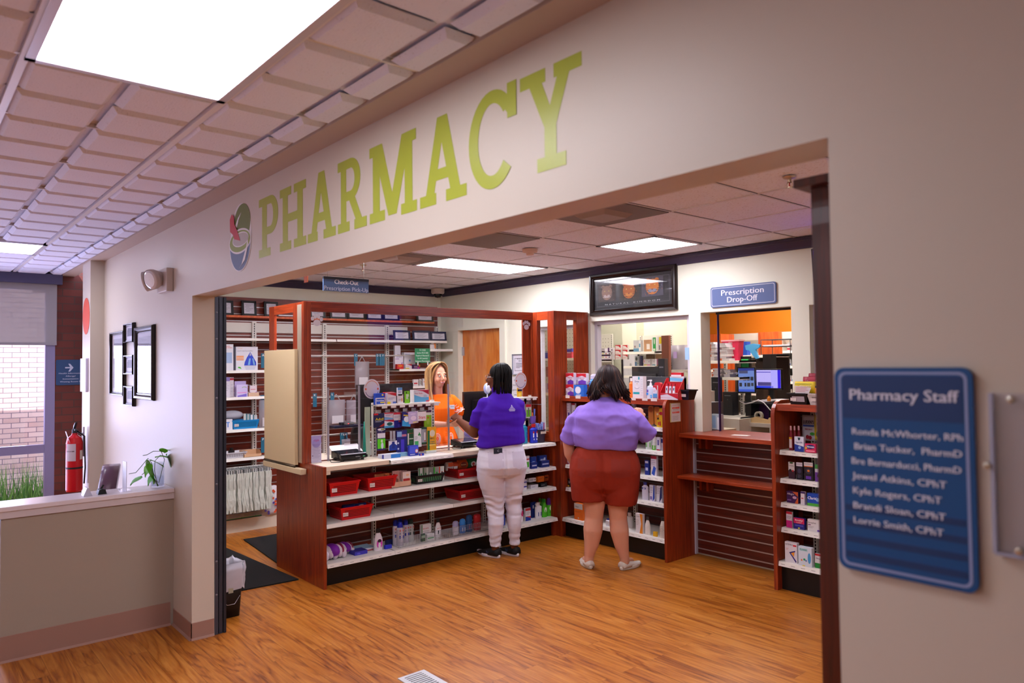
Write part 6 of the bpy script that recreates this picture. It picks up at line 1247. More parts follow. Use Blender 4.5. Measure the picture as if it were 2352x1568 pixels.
mb = MB(); mb.box(-.28, -.15, -.03, .28, .25, 0, WHITEM); mb.box(-.26, .2, -1.6, -.22, .25, 0, WHITEM); mb.box(.22, .2, -1.6, .26, .25, 0, WHITEM); tag(mb.build('side_shelf', None, Vector((a.x+.05, 5.85, 1.60))), 'white shelf carrying the grey plastic bag', 'shelf')
# desk under the glazed window
mb = MB(); mb.box(-.9, 4.16, 1.02, .86, 4.75, 1.05, LAM); 
for x in (-.88, .82): mb.box(x, 4.18, 0, x+.03, 4.72, 1.02, WHITEM)
tag(mb.build('work_desk'), 'laminate work desk just inside the glazed window', 'desk')
monitor('black computer monitor seen from the back with a round badge, inside the glazed window', Vector((at(1496, 880, 'y', 4.45).x, 4.42, 1.05)), PI-.0, .50, .30, z0=.20, logo='DELL', col='#4a4c54')
monitor('second dark monitor behind the badge one', Vector((at(1500, 855, 'y', 4.65).x-.05, 4.66, 1.05)), PI, .46, .30, z0=.30, col='#33353c')
def tower(label, px, plane, z=None, rot=0, d=.4):
    c, w, h, rz = place(px, 'Y', z, plane, None, d); t = empty('computer_tower', label, 'computer', c, rot)
    mb = MB(); mb.box(-w/2, 0, 0, w/2, d, h, mat('#24262c', .4), bev=.006); mb.build('case', t)
    mb = MB(); mb.box(-w*.3, -.002, h*.86, w*.3, .0, h*.88, '#8a8c94'); mb.box(-.004, -.002, h*.72, .004, 0, h*.74, '#6a6c74'); mb.build('front_panel', t); return t
tower('upright black computer tower standing on the desk inside the glazed window', (1513, 823, 1541, 905), 4.55, 1.05, .35, .12)
mb = MB(); mb.prism([(0, 0), (.22, 0), (.20, .26), (.05, .30), (0, .2)], 'y', 0, .18, mat('#d6d2d8', .4)); mb.box(.05, -.002, .19, .18, 0, .27, '#e87aa0'); tag(mb.build('label_printer', None, Vector((at(1451, 870, 'y', 4.42).x, 4.42, 1.05))), 'white label printer with a pink sticky note beside the badge monitor', 'printer')
PB('white paper stack lying right of the thermometer display inside the window', (1556, 882, 1584, 893), 1.07+.25, 4.25, '#dcdce4', d=.2, name='paper_stack', cat='paper stack')
mb = MB(); mb.box(0, 0, 0, .3, .3, .265, mat('#5a5e6a', .4)); tag(mb.build('desk_printer', None, Vector((at(1556, 900, 'y', 4.24).x, 4.24, 1.05))), 'grey printer under the white paper stack inside the window', 'printer')
PB('white card box with a red heading beside the window frame', (1554, 854, 1572, 867), 1.40, 4.6, '#d8d4d0', [('r', .1, .7, .5, .85, '#c85a50'), ('l', .1, .15, .9, .5, 3, '#8a8884')])
mb = MB(); mb.box(-.2, 0, -.35, .2, .3, 0, WHITEM); a = at(1562, 867, 'y', 4.6); tag(mb.build('small_cabinet', None, Vector((a.x, 4.6, 1.40))), 'small white cabinet under the card box', 'cabinet')
# ---- behind the drop-off window
def ortall(px0, px1, pyt, pl, label, d=.3):
    a = at(px0, pyt, 'y', pl); b = at(px1, pyt, 'y', pl); mb = MB(); mb.box(0, 0, 0, b.x-a.x, d, a.z, OWOOD, bev=.002); return tag(mb.build('orange_cabinet', None, (a.x, pl, 0)), label, 'cabinet')
ortall(1741, 1794, 763, 7.0, 'tall orange wood cabinet end behind the drop-off window, nearest the medicine shelves', .39); ortall(1625, 1656, 768, 6.6, 'orange wood cabinet end at the left behind the paper piles')
zt = at(1700, 766, 'y', 7.0).z
x0 = at(1656, 766, 'y', 7.02).x; x1 = at(1741, 766, 'y', 7.02).x
def medshelf(label, x0, x1, y, zt, zs, n, items=None):
    t = empty('medicine_shelving', label, 'shelving', (x0, y, 0)); w = x1-x0
    mb = MB(); mb.box(0, .36, 0, w, .38, zt, mat('#b9b5a8', .5)); mb.box(0, 0, zt-.09, w, .02, zt, WHITEM); mb.box(-.02, 0, 0, 0.0, .38, zt, WHITEM); mb.box(w, 0, 0, w+.02, .38, zt, WHITEM); mb.build('cabinet_body', t)
    for z in zs: o = shelf_mesh(0, w, .34, 0).build('shelf', t); o.location = (0, .012, z)
    return t
medshelf('white shelving under the orange wall behind the monitors', x0, x1, 7.02, zt, [1.80, 1.55, 1.28, 1.0, .7], 0)
x0 = at(1795, 766, 'y', 7.02).x; x1 = x0+1.7; zs = [at(1815, y, 'y', 7.03).z for y in (805, 840, 876, 912)]
medshelf('white shelving packed with small medicine boxes at the right of the drop-off window', x0+.01, x1, 7.02, zt, zs, 0)
random.seed(12); cols = ['#d4d4d8', '#c8ccd0', '#dcd8d4', '#d8d4cc', '#cfd4d8']; acc = ['#c83848', '#3aa868', '#3a4a90', '#d88a30', '#b83878', '#6a9ac8']
src = {}
for zi, z in enumerate(zs):
    x = x0+.05; k = 0
    while x < x0+1.0:
        w_ = random.choice((.05, .07, .09, .04)); h_ = random.uniform(.07, .19); key = (w_, zi % 2, k % 3)
        if key not in src:
            mb = MB(); mb.box(-w_/2, 0, 0, w_/2, .08, 1, cols[(k+zi) % 5]); mb.faces([(-w_/2, -.001, .1), (w_/2, -.001, .1), (w_/2, -.001, .35), (-w_/2, -.001, .35)], [(0, 1, 2, 3)], acc[(k+zi*2) % 6]); o = mb.build('pill_box'); src[key] = o
            o.location = (x+w_/2, 7.06, z)
        else: o = src[key].copy(); COL.objects.link(o); o.location = (x+w_/2, 7.06+.02*(k % 2), z)
        o.scale = (1, 1, h_); tag(o, 'small white medicine box with a coloured stripe on the far white shelving', 'box', 'medicine boxes on the far white shelving'); x += w_+random.uniform(.008, .05); k += 1
# monitors on the worktable
yT = 5.75; zT = at(1700, 968, 'y', 5.55).z
t = empty('work_table', 'white laminate work table behind the drop-off window', 'table', (0, 5.5, 0)); xa = at(1625, 960, 'y', 5.5).x; xb = at(1830, 960, 'y', 5.5).x
mb = MB(); mb.box(xa, 0, zT-.04, xb+.3, .75, zT, mat('#cfc8c0', .35)); mb.build('tabletop', t)
for px in (1686, 1713, 1765):
    x = at(px, 985, 'y', 5.5).x; mb = MB(); mb.box(x, .02, 0, x+.05, .7, zT-.04, WHITEM); mb.build('leg', t)
mb = MB(); mb.box(at(1661, 985, 'y', 5.5).x, .03, .1, at(1684, 985, 'y', 5.5).x, .6, zT-.06, OWOOD); mb.build('drawer_box', t)
def atm(px, py, pl): return at(px, py, 'y', pl)
c = atm(1718, 900, 5.62); w_ = atm(1738, 880, 5.6).x-atm(1702, 880, 5.6).x; h_ = atm(1718, 842, 5.6).z-atm(1718, 902, 5.6).z
zb = atm(1718, 903, 5.6).z
monitor('tall portrait monitor showing a page of dark pictures', Vector((c.x, 5.60, zT)), .25, w_*1.03, h_, z0=zb-zT, screen=('#6f8ad0', .75, [(0, .9, 1, 1, '#2a3a90'), (.05, .78, .6, .9, '#4a4c70'), (.3, .48, .5, .64, '#2a2c34'), (.55, .48, .72, .64, '#2a2c34'), (.76, .48, .95, .64, '#2a2c34'), (.05, .22, .22, .38, '#2a2c34'), (.38, .22, .5, .38, '#2a2c34'), (.55, .22, .75, .38, '#3a3c44'), (.8, .24, .95, .38, '#3a3c44'), (0, 0, 1, .1, '#3a58c8')]))
c = atm(1765, 900, 5.7); w_ = atm(1795, 870, 5.66).x-atm(1733, 870, 5.66).x; h_ = atm(1765, 845, 5.66).z-atm(1765, 893, 5.66).z; zb = atm(1765, 895, 5.66).z
monitor('wide landscape monitor with a bright lilac screen', Vector((c.x, 5.72, zT)), -.05, w_, h_, z0=zb-zT, screen=('#b4a8ec', .95, [(0, .86, .6, .9, '#4a40a8'), (.6, 0, .88, 1, '#a8a0f0'), (.88, 0, 1, 1, '#2a10c8'), (.05, .12, .62, .32, '#4a4078'), (0, 0, .7, .11, '#2a3ad0')]))
tower('wide black computer tower on the table at the left of the drop-off window', (1660, 900, 1697, 964), 5.60, zT, 0, .12)
tower('dark blue upright computer just inside the left edge of the drop-off window', (1634, 866, 1660, 960), 5.30, None, 0, .05)
c = atm(1640, 960, 5.3); mb = MB(); mb.box(-.25, -.05, -.8, .3, .3, 0, WHITEM); tag(mb.build('side_cabinet', None, Vector((c.x, 5.36, place((1634, 866, 1660, 960), 'Y', None, 5.30)[0].z))), 'white side cabinet under the dark blue computer', 'cabinet')
# tape dispenser
c = atm(1748, 966, 5.55); t = empty('tape_dispenser', 'beige tape dispenser with a clear roll on the table', 'tape dispenser', Vector((atm(1748, 960, 5.55).x, 5.53, zT)))
mb = MB(); mb.prism([(-.14, 0), (.15, 0), (.15, .055), (.10, .06), (.09, .035), (.03, .04), (-.05, .065), (-.13, .04)], 'y', 0, .06, mat('#d8b888', .45)); mb.build('base', t)
mb = MB(); mb.prism(arc(-.03, .075, .045, .045, 0, 360, 20)+arc(-.03, .075, .028, .028, 360, 0, 20), 'y', .01, .05, mat('#b8b4a8', .3)); mb.build('tape_roll', t)
c = atm(1783, 900, 5.58); bottle('orange pill vial standing on the papers below the lilac screen', (1760, 909, 1768, 924), 'Y', None, 5.62, 'bottle', '#e8881c', '#e8a040', sy=1, name='pill_vial')
# raised paper tray level under the monitors
zP = atm(1775, 924, 5.6).z
mb = MB(); mb.box(0, 0, 0, .75, .4, .02, mat('#2a2a30', .4)); 
for x in (.02, .70): mb.box(x, .05, zT-zP, x+.03, .35, 0, '#2a2a30')
tag(mb.build('desk_riser', None, Vector((atm(1708, 924, 5.6).x, 5.60, zP-.02))), 'dark desk riser carrying papers below the monitors', 'riser')
random.seed(4)
for k in range(5):
    mb = MB(); mb.box(-.12, -.1, 0, .12, .1, .004, '#d8d4dc'); o = mb.build('paper_sheet', None, Vector((atm(1745+k*8, 922, 5.6).x, 5.74, zP+.002+k*.005)), random.uniform(-.5, .5)); tag(o, 'loose white paper on the riser below the lilac screen', 'paper', 'loose papers below the lilac screen')
# purple bin, cables, dark gear below
mb = MB(); mb.box(0, 0, 0, .42, .3, .20, mat('#4a1a58', .4)); tag(mb.build('purple_box', None, Vector((atm(1738, 950, 5.8).x, 5.82, zT))), 'dark purple box on the table below the riser', 'box')
mb = MB(); mb.tube([atm(1698, 920, 5.56), atm(1712, 927, 5.56), atm(1728, 924, 5.55), atm(1742, 918, 5.55), atm(1755, 925, 5.55), atm(1768, 940, 5.54), atm(1785, 953, 5.54)], .006, '#d8d4dc', 6); tag(mb.build('white_cable'), 'white cable looping in front of the table gear', 'cable')
# paper piles and shelf at the left
def pile(label, px, plane, zb, n, seed):
    c, w, h, rz = place(px, 'Y', zb, plane, None, .12); random.seed(seed); mb = MB()
    for i in range(n):
        z0 = h*i/n; dx = random.uniform(-.02, .02); mb.box(-w/2+dx, random.uniform(-.01, .01), z0, w/2+dx, .12, z0+h/n*.93, ('#dcd8e0', '#d0ccd6', '#e2dee4')[i % 3], Matrix.Rotation(random.uniform(-.03, .03), 4, 'Y'))
    return tag(mb.build('paper_pile', None, c, rz), label, 'paper pile')
zq1 = at(1660, 828, 'y', 5.4).z; zq2 = at(1660, 866, 'y', 5.4).z
t = empty('paper_shelf', 'white wall shelves loaded with paper piles at the left of the drop-off window', 'shelving', (at(1622, 828, 'y', 5.4).x, 5.4, 0))
wq = at(1698, 828, 'y', 5.4).x-at(1622, 828, 'y', 5.4).x
for z in (zq1, zq2, 1.1): o = shelf_mesh(0, wq, .33, 0).build('shelf', t); o.location = (0, 0, z)
mb = MB(); upright(mb, wq*.55, .36, 0, zq1-.02, 'y'); upright(mb, .02, .36, 0, zq1-.02, 'y'); mb.build('upright', t)
pile('leftmost tall pile of white papers on the upper shelf', (1632, 785, 1655, 826), 5.46, zq1, 9, 1); pile('wide pile of white papers in the middle of the upper shelf', (1653, 787, 1684, 818), 5.50, zq1, 8, 2)
pile('grey pile of papers on the second shelf', (1638, 846, 1670, 864), 5.46, zq2, 6, 3); pile('lower grey pile at the right of the second shelf', (1666, 848, 1694, 862), 5.46, zq2, 5, 4)
c, w_, h_, rz = place((1658, 780, 1709, 824), 'Y', zq1, 5.62, None, .1)
t = empty('sharps_bin', 'bright pink sharps bin with a white label on the shelf', 'bin', c, 0)
mb = MB(); mb.prism([(-w_*.40, 0), (w_*.40, 0), (w_*.5, h_*.93), (-w_*.5, h_*.93)], 'y', 0, .1, mat('#e0305a', .35)); mb.build('bin_body', t)
mb = MB(); mb.box(-w_*.52, -.01, h_*.93, w_*.52, .11, h_, mat('#e8a8b0', .4)); mb.build('lid', t); mb = MB(); mb.box(-w_*.1, -.002, h_*.2, w_*.12, -.0005, h_*.9, '#e8a0a8'); mb.prism(arc(w_*.06, h_*.65, .012, .012, 0, 360, 12)[:-1], 'y', -.003, -.002, '#e86030'); mb.build('label_sheet', t)
# second upper shelf with blue cloth and wire rack
zr = at(1740, 815, 'y', 6.2).z; xa = at(1703, 815, 'y', 6.2).x; xb = at(1780, 815, 'y', 6.2).x
t = empty('upper_shelf', 'white shelf above the monitors holding a blue cloth and wire trays', 'shelf', (xa, 6.2, 0)); o = shelf_mesh(0, xb-xa, .33, 0).build('shelf', t); o.location = (0, 0, zr)
mb = MB(); mb.box(0, .30, 0, xb-xa, .33, zr-.02, mat('#2a1810', .6)); mb.build('back_panel', t)
mb = MB(); q = [at(px, py, 'y', 6.17) for px, py in ((1712, 793), (1730, 789), (1746, 791), (1745, 797), (1736, 803), (1740, 815), (1743, 822), (1737, 824), (1730, 816), (1722, 805), (1714, 803))]
mb.prism([(p.x, p.z) for p in q], 'y', 6.16, 6.185, mat('#4aa0d8', .8)); tag(mb.build('blue_cloth'), 'light blue cloth draped over the white shelf above the monitors', 'cloth')
mb = MB(); 
for zz in (0, .09, .17):
    for yy_ in (0, .25): mb.tube([(0, yy_, zz), (.36, yy_, zz)], .004, '#3a3a44', 6)
    for x in (0, .12, .24, .36): mb.tube([(x, 0, zz), (x, .25, zz)], .004, '#3a3a44', 6)
for x in (0, .36): 
    for yy_ in (0, .25): mb.tube([(x, yy_, 0), (x, yy_, .17)], .004, '#3a3a44', 6)
o = mb.build('wire_tray', None, Vector((at(1748, 800, 'y', 6.22).x, 6.22, zr+.004))); tag(o, 'black wire letter tray on the shelf above the monitors', 'letter tray')
mb = MB(); mb.box(.02, .02, 0, .34, .22, .012, '#d8d4dc'); mb.box(.0, .03, .012, .36, .2, .02, '#e2dee6'); tag(mb.build('paper_stack', None, Vector((at(1748, 800, 'y', 6.22).x, 6.22, zr+.095))), 'papers lying in the black wire letter tray', 'paper')
mb = MB(); mb.box(0, 0, 0, .06, .08, .16, '#1a48b0'); tag(mb.build('blue_binder', None, Vector((at(1705, 800, 'y', 6.25).x, 6.25, zr+.001))), 'blue box left of the blue cloth', 'box')
mb = MB(); z = at(1760, 836, 'y', 6.1).z; mb.box(0, 0, 0, .10, .12, .17, mat('#0c0c10', .5)); tag(mb.build('black_organizer', None, Vector((at(1752, 830, 'y', 6.1).x, 6.1, z-.06))), 'black desk organizer behind the lilac screen', 'organizer')
mb = MB(); mb.box(0, 0, -z+.06, .10, .12, -.002, mat('#3a2418', .6)); tag(mb.build('dark_cabinet', None, Vector((at(1752, 830, 'y', 6.1).x, 6.1, z-.06))), 'dark cabinet carrying the black desk organizer', 'cabinet')
# green calculator clipped above the portrait monitor
a = at(1710, 835, 'y', 5.66); tag(MB().box(-.04, 0, -.05, .04, .02, .05, '#38c068').build('green_tag', None, a), 'green label tag sticking up above the portrait monitor', 'tag')
tag(MB().box(-.06, .02, -.09, .05, .06, .08, BLACK).build('phone_mount', None, a), 'black holder behind the green label tag', 'holder')
# leaflets in clear holder, cup on left of the window
pack('clear cup holding leaflets at the left edge of the drop-off window', (1634, 951, 1662, 992), 'Y', 1.085, 4.20, .06, mat('#b8c4d4', .3, trans=.25), [('r', .1, .1, .45, .9, '#7a98c0'), ('r', .6, .0, .95, .8, '#d4d4dc')], name='leaflet_cup', cat='cup')
c = at(1642, 940, 'y', 4.6); tag(MB().box(-.05, 0, -.03, .05, .004, .03, '#d4dcb0').build('sticky_note', None, at(1645, 942, 'y', 5.29)), 'pale yellow note stuck on the dark blue computer', 'note')
# pegboard shelving behind the small window
gondola('white pegboard shelving seen through the small window beside the counter screen', -2.6, -1.3, 5.2, at(1250, 742, 'y', 5.2).z, [at(1250, 823, 'y', 4.85).z, at(1250, 902, 'y', 4.85).z, at(1250, 980, 'y', 4.85).z], 'peg')
zz = at(1250, 823, 'y', 4.85).z
for px, b, lb in (((1250, 806, 1268, 823), '#3a38b0', 'blue plastic bin behind the small window, front left'), ((1262, 801, 1272, 823), '#3048c0', 'blue bin behind the front left one'), ((1302, 800, 1318, 808), '#4a50c8', 'blue bin stacked on the red bin'), ((1302, 808, 1318, 822), '#d84a60', 'red plastic bin under the blue one')):
    pack(lb, px, 'Y', zz if 'stacked' not in lb else zz+.075, 4.87, .2, b, [('r', .05, .8, .8, .95, '#b8b8d0')], name='storage_bin', cat='bin')
zz = at(1250, 902, 'y', 4.85).z
pack('maroon printed box on the second shelf behind the small window', (1254, 842, 1266, 865), 'Y', None, 4.95, .05, '#8a4a48', [('l', .1, .1, .9, .9, 5, '#c8a8a0')]); pack('lilac and white carton behind the small window', (1252, 880, 1266, 893), 'Y', zz, 4.9, .08, '#c8b8d4', [('r', .6, .4, 1, 1, '#5a3a90')])

# ================================================================== goods on the left slatwall
def PL(label, px, z, b, dec=(), plane=-2.74, d=.08, **k): return pack(label, px, 'X', z, plane, d, b, dec, **k)
PL('tall heating pad box with a pale blue picture, cut off by the shutter track', (497, 790, 536, 853), ZL[0], '#dcdce4', [('r', .0, .28, .92, .68, '#a0b8dc'), ('t', 'HEATING PAD', .5, .86, .04, .85, '#d84a4a'), ('t', 'Sunbeam', .5, .92, .05, .6, '#d87a70'), ('e', .28, .56, .08, .05, '#d82848')], side='#c8c8d4', front=True)
PL('white cool mist humidifier box with a blue teardrop picture', (542, 796, 592, 853), ZL[0], '#dcdce6', [('p', [(.5, .55), (.55, .62), (.65, .78), (.75, .62), (.92, .35), (.93, .2), (.37, .2), (.4, .35)], '#2a48c8'), ('p', [(.6, .5), (.67, .5), (.64, .22), (.54, .22)], '#7ab0e0'), ('p', [(.74, .5), (.8, .5), (.88, .22), (.8, .22)], '#7ab0e0'), ('p', [(.37, .2), (.93, .2), (.85, .02), (.45, .02)], '#c8cad8'), ('r', .02, .57, .35, .61, '#f09030'), ('r', .02, .52, .35, .55, '#f09030'), ('r', .02, .47, .35, .50, '#f09030'), ('r', .02, .42, .35, .45, '#f09030'), ('t', 'cool mist humidifier', .42, .82, .04, .72, '#3a3a60'), ('p', [(.08, .1), (.25, .06), (.2, .14), (.1, .15)], '#48b838'), ('t', 'Crane', .18, .93, .04, .2, '#e0a060'), ('p', [(.6, .62), (.7, .62), (.65, .76)], '#b8b8c8')], side='#b8b8c8', d=.15, top='#3a68c8', front=True)
PL('white and violet box at the left end of the second shelf', (510, 866, 528, 911), ZL[1], '#d4d0dc', [('r', 0, .8, 1, 1, '#8a7ab8'), ('r', 0, 0, .2, .3, '#e07a3a'), ('l', .1, .3, .9, .7, 5, '#8a88a0')], side='#c4c0cc')
PL('white box with a red strip behind the lilac packs', (527, 866, 537, 911), ZL[1], '#d4ccd4', [('r', 0, .85, 1, .95, '#b82838'), ('l', .2, .2, .8, .7, 3, '#8a88a0')], plane=-2.80)
PL('rear lilac flat pack standing on the second shelf', (538, 875, 565, 911), ZL[1], '#b8a8d8', plane=-2.79, d=.01)
PL('front lilac flat pack with a rainbow print', (542, 883, 569, 911), ZL[1], '#cfc4ec', [('r', .1, .3, .9, .38, '#d890d0'), ('p', [(.1, .0), (.9, 0), (.9, .25), (.1, .1)], '#7a68c8'), ('e', .7, .75, .2, .08, '#8ab060'), ('e', .7, .72, .17, .07, '#cfc4ec')], plane=-2.74, d=.01)
PL('white and purple small box in a peach tray on the second shelf', (572, 885, 590, 909), ZL[1], '#d8ccd4', [('p', [(0, .05), (1, .05), (1, .45), (.5, .3), (0, .4)], '#9a5ab0'), ('r', .1, .62, .8, .68, '#c87080')], plane=-2.74, d=.08)
tag(MB().box(-.055, 0, 0, .055, .10, .04, '#d8b498').build('peach_tray', None, Vector((-2.73, at(583, 905, 'x', -2.73).y, ZL[1])), R90), 'peach tray under the white and purple small box', 'tray')
# third shelf
t, *_ = basket('turquoise basket on the third shelf of the left wall', (534, 965, 596, 985), 'X', ZL[2], -2.74, .20, '#1a86c8', 'SUPPLY', 'turquoise baskets', '#0a3a60')
PL('white carton with a blue T shaped mark left of the turquoise basket', (505, 963, 534, 986), ZL[2], '#dcdce6', [('r', .55, .25, .65, .7, '#5a8ad8'), ('r', .45, .65, .75, .75, '#5a8ad8')], d=.12)
mb = MB(); mb.ell((0, 0, .04), (.12, .08, .05), mat('#c0c0cc', .15, trans=.35)); tag(mb.build('clear_bag', None, Vector((-2.86, at(532, 955, 'x', -2.86).y, ZL[2]+.10)), R90), 'crumpled clear bag on the third shelf behind the white carton', 'plastic bag')
for k in range(4): PL(('first', 'second', 'third', 'fourth')[k]+' slim white box from the left standing in the turquoise basket', (559+k*8, 950+k, 567+k*8, 975), ZL[2]+.008, ('#c8ccc8', '#a8b4b4', '#d8d8dc', '#d0d4d4')[k], [('r', .7, 0, 1, 1, '#3a7a88')] if k < 3 else [], plane=-2.78)
# fourth shelf
t, *_ = basket('white slotted basket holding a dark jar on the fourth shelf', (505, 1040, 567, 1052), 'X', ZL[3], -2.74, .18, '#d0ccd4', None, 'white slotted baskets', '#8a8890', True)
bottle('dark brown glass jar with a black lid in the white basket', (527, 1029, 541, 1050), 'X', ZL[3]+.006, -2.78, 'bottle', '#241a1c', '#101012', sy=1, name='jar')
mb = MB(); PE = mat('#d8ac84', .5); mb.box(-.09, 0, 0, .09, .14, .004, PE); mb.box(-.09, 0, 0, .09, .003, .03, PE)
for x in (-.09, .087): mb.prism([(0, 0), (.14, 0), (.14, .065), (.05, .065), (0, .03)], 'x', x, x+.003, PE)
mb.box(-.09, .137, 0, .09, .14, .065, PE); tag(mb.build('peach_bin', None, Vector((-2.73, at(581, 1045, 'x', -2.73).y, ZL[3])), R90), 'empty peach parts bin on the fourth shelf', 'bin')
# hanging clear bags of prescriptions (bulk row)
y0 = at(514, 1120, 'x', -2.72).y-.02; y1 = at(612, 1120, 'x', -2.72).y; zt_ = at(560, 1083, 'x', -2.72).z; zb_ = at(560, 1170, 'x', -2.72).z
mb = MB(); mb.tube([(-2.72, y0-.1, zt_+.05), (-2.72, y1+.03, zt_+.05)], .008, WHITEM); mb.tube([(-2.96, y1, zt_+.05), (-2.72, y1, zt_+.05)], .006, WHITEM); tag(mb.build('bag_rail'), 'white rail carrying the long row of clear hanging bags', 'rail')
random.seed(21); n = 36; base = None
for k in range(n):
    y = y0+(y1-y0)*k/(n-1)
    if base is None or k < 4:
        mb = MB(); m1 = mat('#dcded2', .35, trans=.15)
        rings = []
        for i in range(7):
            f = i/6; rings.append([(x_+.01*math.sin(i*1.3+k), .006*math.sin(i*2+k+j)+.010*s_, -(zt_-zb_)*f*(1+.05*math.sin(k*3))) for j, (x_, s_) in enumerate(((-.11, -1), (0, -1.4), (.11, -1), (.11, 1), (0, 1.3), (-.11, 1)))])
        mb.loft(rings, m1, smooth=False); o = mb.build('clear_bag'); base = o
        mb = MB(); mb.box(-.10, -.004, 0, .10, .004, .035, ('#6f7274', '#c8c8c4')[k % 2]); mb.tube([(-.03, 0, .035), (0, 0, .058), (.03, 0, .035)], .003, '#8f9294', 5); mb.build('hanger', o)
        if k == 0: bases = []
        bases.append(o); root = o
    else: root = copy_tree(bases[k % 4])
    root.location = (-2.72, y, zt_); root.rotation_euler = (random.uniform(-.03, .03), 0, random.uniform(-.12, .12))
    tag(root, 'clear zip bag hanging in the long row on the left wall rail', 'hanging bag', 'clear bags hanging in a row on the left wall')
# carton of bags under them, tiger-print bag
PL('long flat carton with a green line on the base of the left wall unit', (470, 1181, 601, 1208), .131, '#b8b4b8', [('r', 0, .12, 1, .22, '#48a848'), ('r', 0, 0, 1, .10, '#1c2450'), ('l', .05, .35, .3, .85, 4, '#8a888c'), ('l', .35, .35, .6, .85, 4, '#8a888c'), ('l', .65, .35, .95, .85, 4, '#8a888c'), ('e', .88, .3, .01, .05, '#48b048'), ('e', .6, .25, .01, .05, '#48b048')], plane=-2.765, d=.20)
mb = MB(); c, w_, h_, rz = place((600, 1116, 650, 1196), 'X', .131, -2.75); m1 = mat('#dcd8dc', .5); rings = []
for i in range(9):
    f = i/8; ww = w_/2*(1-.55*f**2); rings.append([(-ww, .02, h_*f), (0, -.01-.02*math.sin(f*3), h_*f), (ww, .02, h_*f), (ww*.9, .12-.06*f, h_*f), (-ww*.9, .12-.06*f, h_*f)])
mb.loft(rings, m1); mb.box(-.04, .03, h_-.06, .0, .04, h_+.05, '#e8401c')
random.seed(8)
for k in range(26):
    f = random.uniform(.05, .9); x = random.uniform(-.8, .8)*w_/2*(1-.5*f); yy = -.013-.02*math.sin(f*3)+abs(x)/(w_/2)*.034-.006
    mb.prism(arc(x, h_*f, .013, .013, 0, 360, 8)[:-1], 'y', yy-.002, yy-.001, ('#e0562c', '#e0562c', '#5a4aa0')[k % 3])
tag(mb.build('gift_bag', None, c, rz), 'white bag with orange and purple prints on the base of the left wall unit', 'bag')
# single hanging bags
def hangbag(label, px, pl, col='#b8b0b8'):
    c, w, h, rz = place(px, 'X', None, pl); mb = MB(); m1 = mat(col, .2, trans=.45)
    mb.loft([[(-w/2, 0, h*f), (0, -.015*math.sin(3*f), h*f), (w/2, 0, h*f), (w/2, .025, h*f), (0, .03, h*f), (-w/2, .025, h*f)] for f in (0, .3, .6, 1)], m1); mb.box(-w*.3, -.018, h*.1, w*.35, -.016, h*.4, '#c8c4c8')
    mb.tube([(-w*.2, .01, h), (0, .01, h+.06), (w*.2, .01, h)], .006, '#b8b8bc', 6)
    tag(mb.build('hanging_bag', None, c, rz), label, 'hanging bag')
hangbag('clear prescription bag hanging under the marker G', (596, 918, 624, 985), -2.73); hangbag('clear prescription bag hanging under the marker L', (753, 918, 793, 978), -2.73); hangbag('clear prescription bag hanging right of the marker L bag', (797, 918, 830, 975), -2.73); hangbag('clear bag hanging from the top rail right of the marker C', (817, 830, 848, 890), -2.73)
hangbag('small clear bag hanging below the T L V markers', (785, 1008, 806, 1022), -2.73)
# certificates
def cert(label, px, base_z, plane, dark='#0c0c0e', lean=.10):
    c, w, h, rz = place(px, 'X', base_z, plane); t = empty('certificate_frame', label, 'framed certificate', c, rz); t.rotation_euler.x = 0
    M_ = Matrix.Rotation(-lean, 4, 'X'); mb = MB(); f = .024
    for a in ((-w/2, 0, -w/2+f, h), (w/2-f, 0, w/2, h), (-w/2, 0, w/2, f), (-w/2, h-f, w/2, h)): mb.box(a[0], 0, a[1], a[2], .015, a[3], mat(dark, .3), M_)
    mb.build('frame', t)
    mb = MB(); mb.box(-w/2+f, .006, f, w/2-f, .008, h-f, '#cfccd8', M_)
    for k in range(6): mb.box(-w*.28+k % 2*.01, .0052, h*(.75-k*.09), w*.28-k % 3*.02, .0058, h*(.75-k*.09)+.004, '#8a8898', M_)
    mb.build('page', t)
zsh = zw+.010
zc = zsh
for px, lb in (((500, 689, 537, 723), 'framed certificate on the wooden shelf next to the shutter track'), ((556, 690, 590, 725), 'framed certificate on the wooden shelf, second from the shutter track'), ((608, 692, 640, 726), 'framed certificate on the wooden shelf partly behind the screen post'), ((712, 697, 748, 730), 'framed certificate on the wooden shelf behind the paw sticker'),
    ((759, 700, 798, 732), 'framed certificate right of the paw sticker, half hidden by the beam'), ((799, 702, 840, 733), 'framed certificate second to the right of the paw sticker'), ((842, 704, 880, 735), 'framed certificate third to the right of the paw sticker'), ((881, 706, 918, 737), 'framed certificate fourth to the right of the paw sticker'), ((958, 709, 996, 737), 'framed certificate near the corner on the wooden shelf')):
    cert(lb, px, zc, -2.89)
for px, lb in (((905, 758, 943, 785), 'framed certificate at the left on the white shelf behind the glass'), ((949, 759, 989, 785), 'middle framed certificate on the white shelf behind the glass'), ((990, 761, 1026, 785), 'right framed certificate on the white shelf behind the glass')):
    cert(lb, px, zs1, -2.78, '#22284a')
